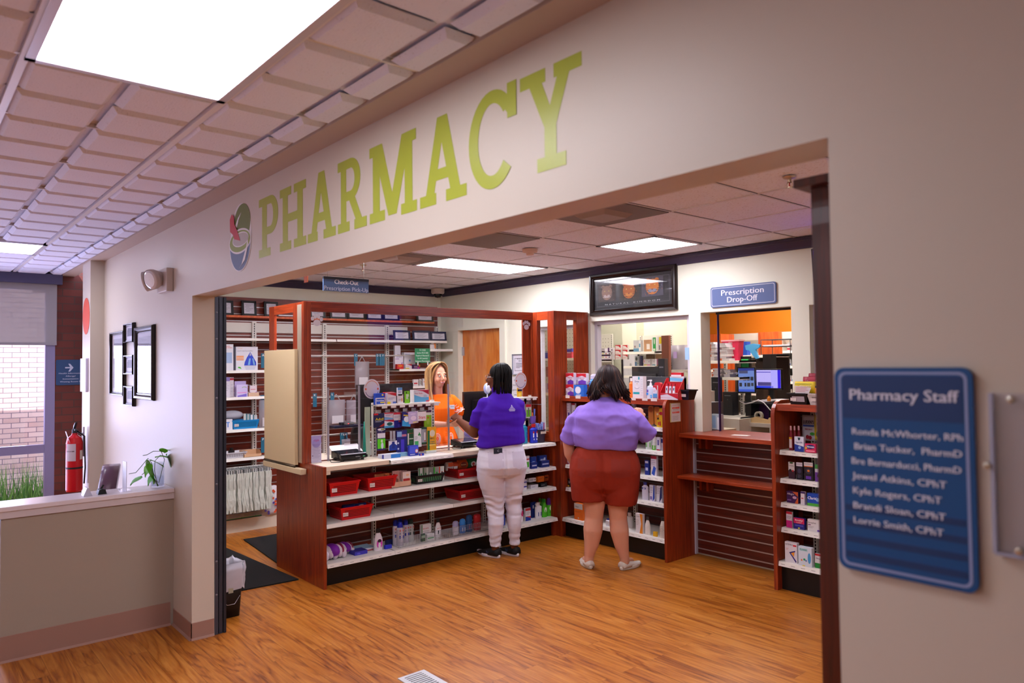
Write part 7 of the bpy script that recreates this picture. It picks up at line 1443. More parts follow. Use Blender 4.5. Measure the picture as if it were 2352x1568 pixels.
# goods behind the clerk
for px, z, b, dec, lb, pl in (
    ((903, 816, 926, 846), ZR[0], '#d4cfd8', [('t', 'AQUACEL', .5, .88, .1, .7, '#8a80a8'), ('r', .05, .72, .5, .76, '#7a4a9a'), ('p', [(.7, .2), (.85, .5), (.92, .5), (.85, .15)], '#6a3a98')], 'white wound dressing box with purple marks', -2.76),
    ((904, 793, 920, 815), ZR[0]+.16, '#c8c4cc', [('r', .4, .1, .9, .14, '#6a6a74')], 'grey white box standing on the wound dressing box', -2.78),
    ((922, 809, 954, 846), ZR[0], '#d8d6dc', [('t', 'Natural', .3, .88, .08, .4, '#7a80b0'), ('e', .5, .5, .08, .06, '#6aa0d0'), ('p', [(.35, .05), (.35, .3), (.75, .35), (.7, .05)], '#d8c8b8')], 'large white box with a blue dot behind the clerk', -2.80),
    ((908, 836, 927, 847), ZR[0], '#c01c24', [('t', 'Advil', .5, .65, .28, .6, '#e8c818'), ('l', .15, .2, .8, .4, 1, '#e0a0a0')], 'red box with yellow Advil lettering on the shelf behind the clerk', -2.72),
    ((928, 836, 946, 848), ZR[0], '#dcd4dc', [('p', [(0, 1), (1, 1), (1, .6), (.4, .9)], '#c01c38'), ('r', 0, 0, .6, .22, '#e0c828'), ('l', .1, .4, .7, .7, 2, '#8a88a0')], 'white, red and yellow box next to the red Advil one', -2.72),
    ((946, 837, 965, 848), ZR[0], '#5a2a7a', [('p', [(.6, 1), (1, 1), (1, .3)], '#e08820'), ('e', .75, .3, .15, .3, '#b82890'), ('r', .1, .3, .6, .7, '#a898b8')], 'purple and orange box right of the white, red and yellow one', -2.72),
    ((947, 871, 961, 884), ZR[1], '#d4d0d0', [('r', .1, .3, .8, .5, '#c83038')], 'white box with a red strip on the lower shelf behind the clerk', -2.72), ((962, 870, 968, 884), ZR[1], '#c8ccc8', [('r', .2, .2, .8, .8, '#9aa098')], 'narrow pale box beside the red strip box', -2.72), ((969, 869, 982, 884), ZR[1], '#d4d0d4', [('r', .1, .5, .6, .6, '#d07050')], 'white box near the clerk hair on the lower shelf', -2.72)):
    PL(lb, px, z, b, dec, pl, .06)
mb = MB(); c, w, h, rz = place((953, 800, 988, 833), 'X', None, -2.62); mb.box(-w/2, 0, 0, w/2, .002, h, '#1f8a5a')
for k, s in enumerate(('SC CODE', 'Section 44-53-360h', 'Requires A Physician ID', 'For All Controlled', 'Substance Prescriptions')): mb.text(s, 0, h*(.88-k*.19), .020, '#c8e0d4', y=-.001, w=w*(.4, .75, .85, .65, .95)[k])
for s in (-.35, .3): mb.box(w*s, -.004, -.03, w*s+.015, .002, .012, '#d8d8d8')
mb.box(-w*.3, -.001, -.03, -w*.28, .001, 0, '#c8c8c8')
tag(mb.build('green_notice', None, c, rz), 'green notice with white text clipped above the shelf behind the clerk', 'notice')
mb = MB(); z = at(990, 795, 'x', -2.6).z; mb.tube([(0, 0, .0), (0, .34, .0)], .004, WHITEM); 
bottle('white bottle with an orange label on the shelf above the green notice', (990, 787, 1002, 801), 'X', None, -2.74, 'bottle', '#d8d4d4', '#e0e0e0', [('r', .5, .1, 1, .9, '#e0802a')]); 
# shelf for that bottle
o = shelf_mesh(0, .5, .2, 0).build('wall_bracket_shelf'); o.location = (-2.72, at(975, 801, 'x', -2.74).y, place((990, 787, 1002, 801), 'X', None, -2.74)[0].z-.001); o.rotation_euler = (0, 0, R90); tag(o, 'short white bracket shelf above the green notice', 'shelf')

# ================================================================== floor things
mb = MB(); MT = mat('#17181b', .9, bump=.5, bscale=600)
mb.prism([(-2.20, .70), (-.76, .63), (-.76, 1.03), (-2.20, .955)] if 0 else [(-2.20, .30), (-.78, .58), (-.75, 1.035), (-2.20, .955)], 'z', .0, .010, MT); tag(mb.build('floor_mat'), 'black ribbed floor mat in the gateway nearest the opening', 'floor mat')
mb = MB(); mb.prism([(-2.38, 1.20), (-1.31, 1.10), (-1.31, 1.60), (-2.38, 2.1)], 'z', .0, .010, MT); tag(mb.build('floor_mat'), 'black floor mat behind the counter end', 'floor mat')
# bin
t = empty('waste_bin', 'black waste bin with a white liner behind the left jamb', 'waste bin', (-.335, .32, 0)); t.scale = (.8, .8, .95)
mb = MB(); mb.loft([[(s*x, s*y*.85, z) for x, y in rrect(-.13, -.13, .13, .13, .03)] for z, s in ((0, .82), (.30, 1.0))], mat('#0e0f12', .4)); mb.build('bin_body', t)
mb = MB(); random.seed(2); R = []
for j, (z, s) in enumerate(((.20, 1.06), (.27, 1.12), (.33, 1.14), (.38, 1.10), (.36, .95), (.28, .9))): R.append([(s*x*(1+.06*math.sin(i*2.3+j)), s*y*.88*(1+.06*math.cos(i*1.7+j*2)), z+.012*math.sin(i*1.1+j*.8)) for i, (x, y) in enumerate(rrect(-.13, -.13, .13, .13, .04))])
mb.loft(R, mat('#c8c8d4', .35, trans=.1), cap=False); mb.build('liner', t)
mb = MB(); mb.box(.135, -.02, .18, .139, .02, .27, '#a8a690'); mb.prism(arc(0, .2, .004, .004, 0, 360, 8)[:-1], 'x', .126, .1275, mat('#20d040', .3, emit='#30ff50', es=2), Matrix.Translation((.0, -.04, 0))); mb.build('latch', t)
mb = MB(); mb.tube([(.128, -.08, .14), (.14, -.03, .10), (.142, .03, .10), (.128, .08, .15)], .002, WR, 6); mb.build('wire_handle', t)
# floor register
t = empty('floor_register', 'white metal floor register at the bottom edge of the picture', 'floor vent', (1.50, .745, .0), 0)
mb = MB(); W2_ = mat('#cfd0d4', .35, metal=.3)
mb.box(-.155, -.085, 0, .155, -.055, .006, W2_); mb.box(-.155, .055, 0, .155, .085, .006, W2_); mb.box(-.155, -.055, 0, -.135, .055, .006, W2_); mb.box(.135, -.055, 0, .155, .055, .006, W2_)
for k in range(13): x = -.128+k*.0205; mb.box(x, -.055, 0, x+.011, .055, .005, W2_)
mb.build('grille', t); mb = MB(); mb.box(-.14, -.06, .0002, .14, .06, .0012, '#101830'); mb.build('duct', t)

# ================================================================== corridor, left end
def wall_frame(label, px, name='framed_picture', fw=.03, col='#1c1012', pane=True, inner='#c8c4d4', mat_w=.03):
    a = at(px[0], (px[1]+px[3])/2, 'y', -.02); b = at(px[2], (px[1]+px[3])/2, 'y', -.02); zt = at((px[0]+px[2])/2, px[1], 'y', -.02).z; zb = at((px[0]+px[2])/2, px[3], 'y', -.02).z
    t, iw, ih, yy = picture(label, a.x, b.x, zb, zt, -.001, fw, mat(col, .15, metal=.1), th=.028)
    mb = MB(); mb.box(-iw, yy-.001, -ih, iw, yy+.004, ih, inner); mb.box(-iw+mat_w, yy-.0016, -ih+mat_w, iw-mat_w, yy-.001, ih-mat_w, '#8a8698')
    for k in range(8): mb.box(-iw*.6, yy-.0022, ih*(.6-k*.14), iw*(.6-.1*(k % 3)), yy-.0016, ih*(.6-k*.14)+.006, '#5a5668')
    mb.build('page', t)
    if pane: mb = MB(); mb.box(-iw, yy-.008, -ih, iw, yy-.007, ih, GLASS); mb.build('glazing', t)
wall_frame('left tall dark framed certificate on the corridor wall', (253, 761, 284, 908)); wall_frame('right tall dark framed certificate on the corridor wall', (309, 748, 351, 918), fw=.05)
wall_frame('top small black frame between the tall frames', (285, 742, 306, 787), fw=.022, pane=False); wall_frame('middle small black frame between the tall frames', (285, 815, 306, 860), fw=.022, pane=False); wall_frame('bottom small black frame between the tall frames', (285, 886, 306, 932), fw=.022, pane=False)
# emergency light
c = at(378, 646, 'y', -.03)
t = empty('emergency_light', 'two headed emergency light on the corridor wall above the frames', 'emergency light', (c.x, 0, c.z))
mb = MB(); E1 = mat('#cdbfb4', .45); mb.box(-.13, -.045, -.075, .10, -.001, .085, E1, bev=.006); mb.build('base', t)
for x, dx, dy in ((-.12, -.5, -.9), (.0, .35, -.9)):
    mb = MB(); M_ = Matrix.Translation((x-.02, -.085, .015)) @ Vector((dx, dy, -.25)).to_track_quat('Z', 'Y').to_matrix().to_4x4()
    mb.lathe([(.001, -.05), (.045, -.045), (.068, .01), (.070, .035), (.066, .04)], E1, 20, M_); mb.lathe([(.064, .038), (.05, .044), (.001, .046)], mat('#e0d8d4', .15, metal=.2), 20, M_); mb.build('lamp_head', t)
# red dot, white card, brick sign
c = at(198.5, 729, 'y', -.131); c.z = 2.20
mb = MB(); mb.prism(arc(0, 0, .15, .165, 0, 360, 32)[:-1], 'y', -.002, 0, mat('#d8563c', .5)); tag(mb.build('red_dot', None, Vector((-2.67, -.111, 2.17))), 'large red dot on the narrow wall return at the left', 'sign')
mb = MB(); mb.prism(rrect(-.12, -.15, .12, .15, .01), 'y', -.02, 0, mat('#d4cce8', .4)); tag(mb.build('white_plaque', None, Vector((-2.69, -.111, 1.64))), 'white plaque on the narrow wall return below the red dot', 'plaque')
a = at(129, 826, 'x', -3.89); b = at(190, 883, 'x', -3.89)
t = empty('direction_sign', 'blue direction sign with an arrow on the brick wall', 'sign', (-3.90, a.y+.12, (a.z+b.z)/2), R90); hh = (a.z-b.z)/2
mb = MB(); mb.prism(rrect(-.12, -hh, .16, hh, .012), 'y', -.008, 0, mat('#22466e', .4)); mb.build('board', t)
mb = MB(); C_ = '#b8c0d4'; mb.prism([(-.04, hh*.42), (.005, hh*.42), (-.012, hh*.68), (.004, hh*.68), (.035, hh*.37), (.004, hh*.06), (-.012, hh*.06), (.005, hh*.32), (-.04, hh*.32)], 'y', -.0092, -.0085, C_)
for k, (s, w_) in enumerate((('Health Information', .21), ('Allergy/', .09), ('Immunization', .14), ('Waiting Room D', .19))): mb.text(s, .01, -hh*(.08+k*.22), .013, C_, y=-.0092, w=w_)
mb.build('lettering', t)
# extinguisher
c = at(178, 1060, 'y', -.26); t = empty('fire_extinguisher', 'red fire extinguisher with a white tag hanging by the brick wall', 'fire extinguisher', (-2.62, -.205, .62)); t.scale = (.8, .8, 1)
zt = at(178, 985, 'y', -.225).z-.62
mb = MB(); mb.lathe([(.001, 0), (.075, .0), (.082, .015), (.082, .42), (.07, .47), (.03, .495), (.026, .51), (.001, .51)], mat('#c01018', .25), 28); mb.build('cylinder', t)
mb = MB(); mb.lathe([(.026, .50), (.026, .54), (.012, .55), (.001, .55)], '#2a2a2e', 14); mb.prism([(-.02, .54), (.09, .60), (.10, .61), (.0, .575)], 'y', -.012, .012, mat('#3a3a40', .3)); mb.prism([(-.02, .53), (.08, .535), (.08, .545), (0, .55)], 'y', -.01, .01, mat('#3a3a40', .3)); mb.build('valve', t)
mb = MB(); mb.tube([(0, .02, .53), (.04, .09, .48), (.03, .10, .2), (.0, .095, .06)], .008, '#17171a', 8); mb.build('hose', t)
mb = MB(); mb.lathe([(.0832, .20), (.0832, .215)], '#101014', 28); mb.build('strap', t)
mb = MB()
for a0, a1, z0, z1, cc in ((-70, 0, .27, .42, '#c8b8c0'), (-70, -10, .35, .36, '#6a5a60'), (30, 60, .28, .36, '#d8ccc0')): mb.prism([(.0835*math.cos(math.radians(a0+(a1-a0)*i/8)), .0835*math.sin(math.radians(a0+(a1-a0)*i/8))) for i in range(9)]+[(.0825*math.cos(math.radians(a1-(a1-a0)*i/8)), .0825*math.sin(math.radians(a1-(a1-a0)*i/8))) for i in range(9)], 'z', z0, z1, cc)
mb.build('label_sheet', t)
mb = MB(); mb.box(-.03, 0, -.12, .03, .002, 0, '#d8d4dc', Matrix.Translation((.03, -.09, .53)) @ Matrix.Rotation(.35, 4, 'X')); mb.build('paper_tag', t)
mb = MB(); mb.box(-.02, .08, .3, .02, .094, .56, '#a8a0a8'); mb.tube([(0, .09, .5), (0, 0, .52)], .004, WR, 6); mb.build('bracket', t)
# chair behind the half wall
t = empty('office_chair', 'purple brown leather office chair behind the half wall', 'chair', (-.95, -.31, 0), math.radians(-105))
cz = at(248, 1080, 'x', -.95).z
mb = MB(); LE = mat('#6a4a5e', .28)
mb.loft([[(x*s, y+yo, z) for x, y in ((-.05, -.20), (.02, -.24), (.05, -.20), (.05, .20), (.02, .24), (-.05, .20))] if 0 else [(-.045+xo, -.22*s, z), (.03+xo, -.25*s, z), (.06+xo, -.20*s, z), (.06+xo, .20*s, z), (.03+xo, .25*s, z), (-.045+xo, .22*s, z)] for z, s, xo in ((.52, .7, 0), (.62, .95, -.01), (.80, 1, -.03), (.93, .9, -.05), (1.0, .6, -.06), (1.02, .3, -.06))], LE); o = mb.build('backrest', t)
mb = MB(); mb.loft([[(.30*s*math.cos(q), .26*s*math.sin(q), z) for q in [k*PI/8 for k in range(16)]] for z, s in ((.43, .85), (.47, 1), (.52, .95), (.535, .6))], mat('#3a4a88', .5)); o = mb.build('seat', t); o.location = (.30, 0, 0)
mb = MB(); mb.tube([(.3, 0, .08), (.3, 0, .44)], .03, BLACK)
for k in range(5): mb.tube([(.3, 0, .10), (.3+.28*math.cos(k*1.257), .28*math.sin(k*1.257), .055)], .018, BLACK); mb.ell((.3+.28*math.cos(k*1.257), .28*math.sin(k*1.257), .028), (.028, .02, .028), BLACK, seg=10, rings=6)
mb.box(-.03, -.03, .42, .3, .03, .45, BLACK); mb.build('base', t)
mb = MB(); mb.box(-1.3, -1.7, .70, -.65, -.90, .735, mat('#3a4580', .4)); 
for y in (-1.68, -.94): mb.box(-1.28, y, 0, -.68, y+.03, .70, mat('#6a6a7a', .4))
tag(mb.build('reception_desk'), 'dark blue desk behind the half wall', 'desk')
# on the cap: vase with pothos, clear sign holder, black clip, card stand
v = Vector((-.485, at(362, 1112, 'x', -.485).y, .9005))
t = empty('pothos_vase', 'glass of water with green pothos vine cuttings on the half wall', 'potted plant', v)
mb = MB(); G2 = glass('vase_glass', (.93, .95, .97), 1.2, .06)
mb.lathe([(.001, .001), (.040, .001), (.042, .004), (.042, .165), (.039, .165), (.038, .010), (.001, .010)], G2, 28); mb.build('glass_vase', t)
mb = MB(); mb.lathe([(.001, .0105), (.037, .0105), (.037, .075), (.001, .075)], glass('water', (.9, .92, .97), .8, .04), 24); mb.build('water', t)
def leaf(mb, p, d, s, droop=.4):
    d = Vector(d).normalized(); up = Vector((0, 0, 1)); sd = d.cross(up).normalized() if abs(d.z) < .95 else Vector((1, 0, 0)); nn = sd.cross(d)
    out = [(0, 0), (.12, .30), (.35, .42), (.65, .32), (.9, .10), (1.05, 0)]; vs = []
    for a, b in out: vs += [Vector(p)+d*a*s+sd*b*1.3*s+nn*(.06*s-b*.15*s)-Vector((0, 0, droop*s*a*a)), Vector(p)+d*a*s-nn*.05*s-Vector((0, 0, droop*s*a*a)), Vector(p)+d*a*s-sd*b*1.3*s+nn*(.06*s-b*.15*s)-Vector((0, 0, droop*s*a*a))]
    fs = []
    for i in range(len(out)-1): fs += [(3*i, 3*i+1, 3*i+4, 3*i+3), (3*i+1, 3*i+2, 3*i+5, 3*i+4)]
    mb.faces(vs, fs, mat(('#52b028', '#7ac840', '#3a9020')[int(abs(p[1]*100)) % 3], .3), smooth=True)
def onv(px, py): q = at(px, py, 'x', -.485); return (q.x-v.x, q.y-v.y, q.z-v.z)
stems = [[(362, 1108), (352, 1085), (348, 1062), (340, 1052), (325, 1070), (312, 1085), (296, 1088)], [(360, 1106), (355, 1080), (356, 1058), (368, 1045), (382, 1048)], [(365, 1108), (372, 1080), (378, 1055), (370, 1036), (352, 1036), (338, 1044), (328, 1046)], [(358, 1105), (348, 1088), (340, 1078), (326, 1090)]]
for s in stems:
    mb = MB(); mb.tube([onv(*q) for q in s], .0022, mat('#3a5a20', .5), 6); mb.build('stem', t)
for (px, py), d, s in (((336, 1056), (.2, .35, -.9), .085), ((345, 1056), (.1, .9, -.2), .06), ((382, 1042), (.1, .4, -1), .075), ((378, 1040), (.2, -.3, .8), .05), ((356, 1050), (.3, .8, .3), .06), ((326, 1094), (.2, -.9, -.2), .055), ((343, 1086), (.2, .6, -.7), .055), ((350, 1090), (.2, -.5, -.8), .04), ((368, 1035), (.1, .8, .3), .05), ((345, 1064), (.3, -.5, -.8), .05)):
    mb = MB(); leaf(mb, onv(px, py), (d[0], d[1], d[2]), s*1.35); mb.build('leaf', t)
y_ = at(287, 1110, 'x', -.49).y; t = empty('sign_holder', 'clear acrylic sign holder standing on the half wall', 'sign holder', (-.49, y_, .9005))
a = MB(); a.box(-.05, -.004, 0, .05, 0, .19, mat('#c8c4cc', .3, trans=.35)); a.build('panel', t); a = MB(); a.box(-.05, -.03, 0, .05, .03, .004, ACRYL); a.build('foot', t)
y_ = at(233, 1122, 'x', -.46).y; mb = MB(); mb.prism([(-.025, 0), (.025, 0), (.018, .028), (.0, .034), (-.018, .028)], 'x', -.03, .03, '#0c0c0e'); mb.tube([(0, -.005, .03), (0, .012, .055)], .006, '#0c0c0e'); tag(mb.build('binder_clip', None, (-.46, y_, .9005)), 'black clip stand on the half wall beside the sign holder', 'clip')
y_ = at(197, 1125, 'x', -.46).y; mb = MB(); mb.prism([(0, 0), (.05, 0), (.03, .05), (.02, .05)], 'x', -.04, .04, mat('#c0bccc', .3)); tag(mb.build('card_stand', None, (-.46, y_-.02, .9005)), 'small clear card stand left of the black clip', 'card holder')

# ================================================================== people
from mathutils import noise
def sculpt(mb, name, parent, m, voxel=.010, it=4, folds=None):
    o = mb.build(name, parent)
    md = o.modifiers.new('r', 'REMESH'); md.mode = 'VOXEL'; md.voxel_size = voxel; md.use_smooth_shade = True
    ms = o.modifiers.new('s', 'SMOOTH'); ms.factor = .5; ms.iterations = it
    bpy.context.view_layer.update(); dg = bpy.context.evaluated_depsgraph_get()
    me = bpy.data.meshes.new_from_object(o.evaluated_get(dg)); o.modifiers.clear(); o.data = me
    me.materials.clear(); me.materials.append(mat(m) if isinstance(m, str) else m)
    if folds:
        me.update(); N = [v.normal.copy() for v in me.vertices]
        for v, n in zip(me.vertices, N): v.co += n*folds(v.co)
    for p in me.polygons: p.use_smooth = True
    return o
def ringe(z, cx, cy, rx, ry, n=28, pw=2.3, tilt=0):
    o = []
    for k in range(n):
        a = 2*PI*k/n; c, s = math.cos(a), math.sin(a)
        x = math.copysign(abs(c)**(2/pw), c)*rx; y = math.copysign(abs(s)**(2/pw), s)*ry
        o.append((cx+x, cy+y, z+tilt*x))
    return o
def limb(mb, pts, rad, m='#000000', seg=16):
    mb.tube(pts, rad, m, seg)
    for p, r in zip(pts, rad): mb.ell(p, (r, r, r), m, seg=14, rings=10)
def sleeve(mb, pts, rad, m='#000000', seg=18):
    mb.tube(pts, rad, m, seg)
    for p, r in list(zip(pts, rad))[:-1]: mb.ell(p, (r, r, r), m, seg=14, rings=10)
def hand(mb, wrist, d, nrm, size=1.0, curl=(.5, .5, .55, .6), thumb=1, m='#000000', spread=.10, tcurl=.4):
    """palm and five fingers; d = pointing direction, nrm = direction the palm faces, thumb = side (+1/-1)"""
    d = Vector(d).normalized(); nrm = Vector(nrm); nrm = (nrm-d*nrm.dot(d)).normalized(); s = d.cross(nrm)*thumb; w0 = Vector(wrist)
    k = size
    limb(mb, [w0, w0+d*.02*k], [.026*k, .025*k], m, 12)
    for a in (-.6, -.2, .2, .6): limb(mb, [w0+s*a*.022*k+d*.01*k, w0+s*a*.048*k+d*.082*k], [.014*k, .0125*k], m, 10)
    for i, (a, L_) in enumerate(((.66, .068), (.22, .076), (-.22, .070), (-.66, .054))):
        p = w0+s*a*.048*k+d*.080*k; q = curl[i]; dd = (d+s*a*spread).normalized(); P = [p]; R = [.0105*k]
        for j, f in enumerate((.45, .3, .25)):
            ang = q*(j+.7); v = dd*math.cos(ang)+nrm*math.sin(ang); p = p+v*L_*k*f*1.05; P.append(p); R.append((.0095, .0085, .0072)[j]*k)
        limb(mb, P, R, m, 10)
    p = w0+s*.024*k+d*.022*k; P = [p]; R = [.014*k]
    for j, f in enumerate((.034, .028, .024)):
        v = (s*(.95-.35*j*tcurl*2)+d*(.62+.3*j)+nrm*(.25+tcurl*j)).normalized(); p = p+v*f*k; P.append(p); R.append((.0118, .010, .0082)[j]*k)
    limb(mb, P, R, m, 10)
def head(mb, M_, jaw=1.0, m='#000000', nose=1.0):
    def e(c, r): mb.ell(c, r, m, M_, 24, 16)
    e((0, -.018, .035), (.074, .092, .088)); e((0, .012, -.012), (.062, .074, .092)); e((0, .030, -.078), (.036*jaw, .040, .034)); e((0, .012, -.062), (.052*jaw, .052, .045))
    for s in (-1, 1):
        e((s*.034, .052, -.032), (.024, .028, .026)); e((s*.075, -.012, -.012), (.010, .017, .029)); e((s*.028, .068, .026), (.024, .011, .012))
    mb.tube([M_ @ Vector(q) for q in ((0, .080, .012), (0, .092, -.010), (0, .103*nose, -.028))], [.007, .009, .012], m, 10)
    e((0, .100*nose, -.030), (.012, .011, .010)); e((0, .092, -.034), (.017, .009, .008)); e((0, .080, -.056), (.024, .012, .012))
def face(root, M_, skin, iris, brow, lip, smile=True, which=(-1, 1)):
    mb = MB()
    for s in which:
        mb.ell((s*.030, .0778, .002), (.0130, .0085, .0052), '#d8d0cc', M_); mb.ell((s*.030, .0845, .002), (.0052, .0025, .0048), iris, M_); mb.ell((s*.030, .0862, .002), (.0028, .0014, .0026), '#0a0808', M_)
    mb.build('eyes', root)
    mb = MB()
    for s in which:
        mb.tube([M_ @ Vector((s*x, y, z)) for x, y, z in ((.014, .088, .026), (.030, .087, .031), (.046, .076, .025))], [.0014, .0022, .0008], brow, 6); mb.tube([M_ @ Vector((s*x, y, z)) for x, y, z in ((.015, .084, .005), (.030, .088, .011), (.046, .076, .004))], [.0010, .0018, .0010], '#2a1a14', 6)
    mb.build('eyebrows', root)
    mb = MB(); w = .029 if smile else .022
    up = [(-w, .077, -.050), (-w*.5, .0885, -.0545), (0, .0925, -.0555), (w*.5, .0885, -.0545), (w, .077, -.050)]; lo = [(-w, .077, -.0505), (-w*.5, .0875, -.0655), (0, .0905, -.0690), (w*.5, .0875, -.0655), (w, .077, -.0505)]
    mb.tube([M_ @ Vector(q) for q in up], [.0012, .0028, .003, .0028, .0012], lip, 8); mb.tube([M_ @ Vector(q) for q in lo], [.0012, .0032, .0038, .0032, .0012], lip, 8); mb.build('lips', root)
    if smile: mb = MB(); mb.ell((0, .0845, -.0605), (w*.82, .0062, .0062), '#ece6e0', M_); mb.build('teeth', root)
def HM(c, yaw, pitch=0, roll=0): return Matrix.Translation(c) @ Matrix.Rotation(yaw, 4, 'Z') @ Matrix.Rotation(pitch, 4, 'X') @ Matrix.Rotation(roll, 4, 'Y')
def wl(root, p):
    return (Matrix.Translation(root.location) @ Matrix.Rotation(root.rotation_euler.z, 4, 'Z')).inverted() @ Vector(p)
def fold(amp, sx, sy, sz, seed=0, fine=0):
    def f(c):
        a = noise.noise(Vector((c.x*sx, c.y*sy, c.z*sz+seed)))
        b = noise.noise(Vector((c.x*sx*2.1, c.y*sy*2.1, c.z*sz*2.3+seed*2+5)))
        return amp*(1-abs(a)*3.2)*.8 + amp*.5*b
    return f
def skin(col): 
    m = mat(col, .6, spec=.2, key='skin'); b = m.node_tree.nodes['Principled BSDF']; b.inputs['Subsurface Weight'].default_value = .12; b.inputs['Subsurface Radius'].default_value = (.01, .004, .002); b.inputs['Subsurface Scale'].default_value = 1; return m
SK1 = skin('#6e3e28'); SK2 = skin('#d49a80'); SK3 = skin('#dba083')
def shoe(root, p, yaw, L_, sole, upper, name='shoe', h=.085, w=.046, logo=None):
    M_ = Matrix.Translation(p) @ Matrix.Rotation(yaw, 4, 'Z'); mb = MB()
    out = []
    for k in range(24):
        a = 2*PI*k/24; y = .5*L_*math.cos(a)+L_*.5-.055; x = w*math.sin(a)*(1.0 if y > .05 else .82); out.append((x, y))
    mb.loft([[(x*s, (y-L_*.5+.055)*s+L_*.5-.055, z+.012*max(0, y-.12)/.1) for x, y in out] for z, s in ((.0, .94), (.008, 1.0), (.024, 1.0), (.028, .96))], sole, M_, smooth=True); o = mb.build(name, root)
    mb = MB(); rings = []
    for k in range(9):
        f = k/8; y = -.045+f*(L_-.015); hh = h if f < .30 else h*(1-.62*((f-.30)/.70)**.8); ww = (.80, .9, .92, .9, .92, .98, 1.0, .88, .5)[k]*w*.95
        rings.append([(ww*math.cos(q), y, .022+(hh-.022)*max(0, math.sin(q))**.7) if 0 <= q <= PI else (ww*math.cos(q), y, .022) for q in [PI*j/10 for j in range(11)]+[PI+PI*j/4 for j in range(1, 4)]])
    mb.loft(rings, upper, M_); u = mb.build('upper', o)
    if logo:
        for s in (-1, 1): mb = MB(); mb.text('N', 0, 0, .026, logo, M=M_ @ Matrix.Translation((s*w*.93, .06, .045)) @ Matrix.Rotation(s*PI/2, 4, 'Z')); mb.build('emblem', o)
    return o

# ---------------- purple-shirted shopper
W1 = empty('person', 'person in a purple polo shirt and white jeans reaching over the counter, seen from behind', 'person', (-.17, 2.66, 0), math.radians(60))
la, ra = Vector((-.062, .00, .06)), Vector((.112, .02, .06))
hd1 = HM((-.022, .035, 1.575), math.radians(62), .02)
handw = wl(W1, (-.60, 2.49, 1.20)); elb = Vector((-.225, .09, 1.09))
mb = MB(); K = '#000000'
mb.loft([ringe(z, x, y, a, b) for z, x, y, a, b in ((.78, 0, 0, .17, .13), (.95, 0, 0, .16, .12), (1.15, 0, 0, .155, .11), (1.32, 0, 0, .13, .09), (1.38, 0, 0, .08, .065))], K)
limb(mb, [(0, .0, 1.36), (-.01, .01, 1.46), (-.02, .025, 1.53)], [.068, .060, .058]); head(mb, hd1, 1.05)
limb(mb, [(-.130, .0, 1.31), (-.195, .045, 1.20), elb], [.045, .054, .050]); limb(mb, [elb, elb.lerp(handw, .35), handw.lerp(elb, .16)], [.050, .046, .029])
dv = (handw-elb).normalized(); hand(mb, handw.lerp(elb, .14), dv+Vector((0, 0, .1)), (.5, .2, -.8), 1.0, (.75, .8, .85, .9), 1)
limb(mb, [(.13, .0, 1.31), (.163, .06, 1.21), (.17, .12, 1.08)], [.045, .050, .046]); limb(mb, [(.17, .12, 1.08), (.08, .25, 1.06)], [.045, .030]); hand(mb, (.07, .26, 1.06), (-.9, .4, 0), (0, .2, -1), 1, (.5, .6, .6, .7), 1)
limb(mb, [(-.09, 0, .75), (-.06, .01, .44), la+Vector((0, 0, .02))], [.085, .055, .034]); limb(mb, [(.1, 0, .75), (.105, .02, .44), ra+Vector((0, 0, .02))], [.08, .055, .034])
sculpt(mb, 'body', W1, SK1, .0065, 3)
mb = MB(); mb.loft([ringe(z, x, y, a, b, tilt=t_) for z, x, y, a, b, t_ in ((.985, -.008, .0, .214, .166, .10), (1.02, -.004, 0, .211, .163, .06), (1.06, 0, 0, .206, .156, .03), (1.12, .002, 0, .198, .148, 0), (1.22, .005, 0, .200, .142, 0), (1.30, .005, 0, .192, .128, 0), (1.355, .0, 0, .155, .105, 0), (1.40, 0, .0, .112, .085, 0), (1.44, 0, .008, .078, .074, 0), (1.475, 0, .015, .070, .068, 0))], K)
sleeve(mb, [(-.140, 0, 1.325), (-.188, .035, 1.235), (-.212, .065, 1.150)], [.074, .072, .068]); sleeve(mb, [(.140, 0, 1.325), (.165, .05, 1.24), (.168, .10, 1.165)], [.072, .070, .064])
PUR = mat('#4310a6', .8, spec=.25)
polo = sculpt(mb, 'polo_shirt', W1, PUR, .008, 4, fold(.008, 3.5, 3.5, 11, 2))
mb = MB(); mb.loft([ringe(z, 0, y, a, b) for z, y, a, b in ((1.45, .012, .080, .078), (1.475, .016, .076, .074), (1.495, .02, .072, .070))], PUR); mb.build('collar', W1)

mb = MB(); mb.loft([ringe(z, x, y, a, b) for z, x, y, a, b in ((1.02, 0, .0, .178, .136), (.97, 0, .0, .190, .148), (.93, 0, -.005, .202, .157), (.87, 0, -.012, .217, .172), (.80, 0, -.018, .224, .180), (.74, 0, -.010, .215, .160), (.71, 0, 0, .19, .13))], K)
mb.loft([ringe(z, x, y, a, b) for z, x, y, a, b in ((.80, -.105, -.01, .118, .15), (.70, -.098, -.005, .116, .128), (.58, -.080, .0, .098, .104), (.46, -.060, .006, .078, .080), (.40, -.056, .0, .072, .078), (.30, -.058, -.012, .068, .078), (.20, -.062, -.008, .054, .060), (.135, -.062, 0, .047, .050), (.105, -.062, 0, .050, .053))], K)
mb.loft([ringe(z, x, y, a, b) for z, x, y, a, b in ((.80, .112, -.01, .108, .15), (.70, .108, 0, .100, .122), (.58, .104, .006, .086, .100), (.46, .106, .018, .070, .078), (.40, .108, .012, .066, .075), (.30, .110, .0, .063, .076), (.20, .112, .006, .051, .058), (.135, .112, .018, .045, .049), (.105, .112, .02, .048, .052))], K)
JEAN = mat('#dcd9e8', .8, spec=.2)
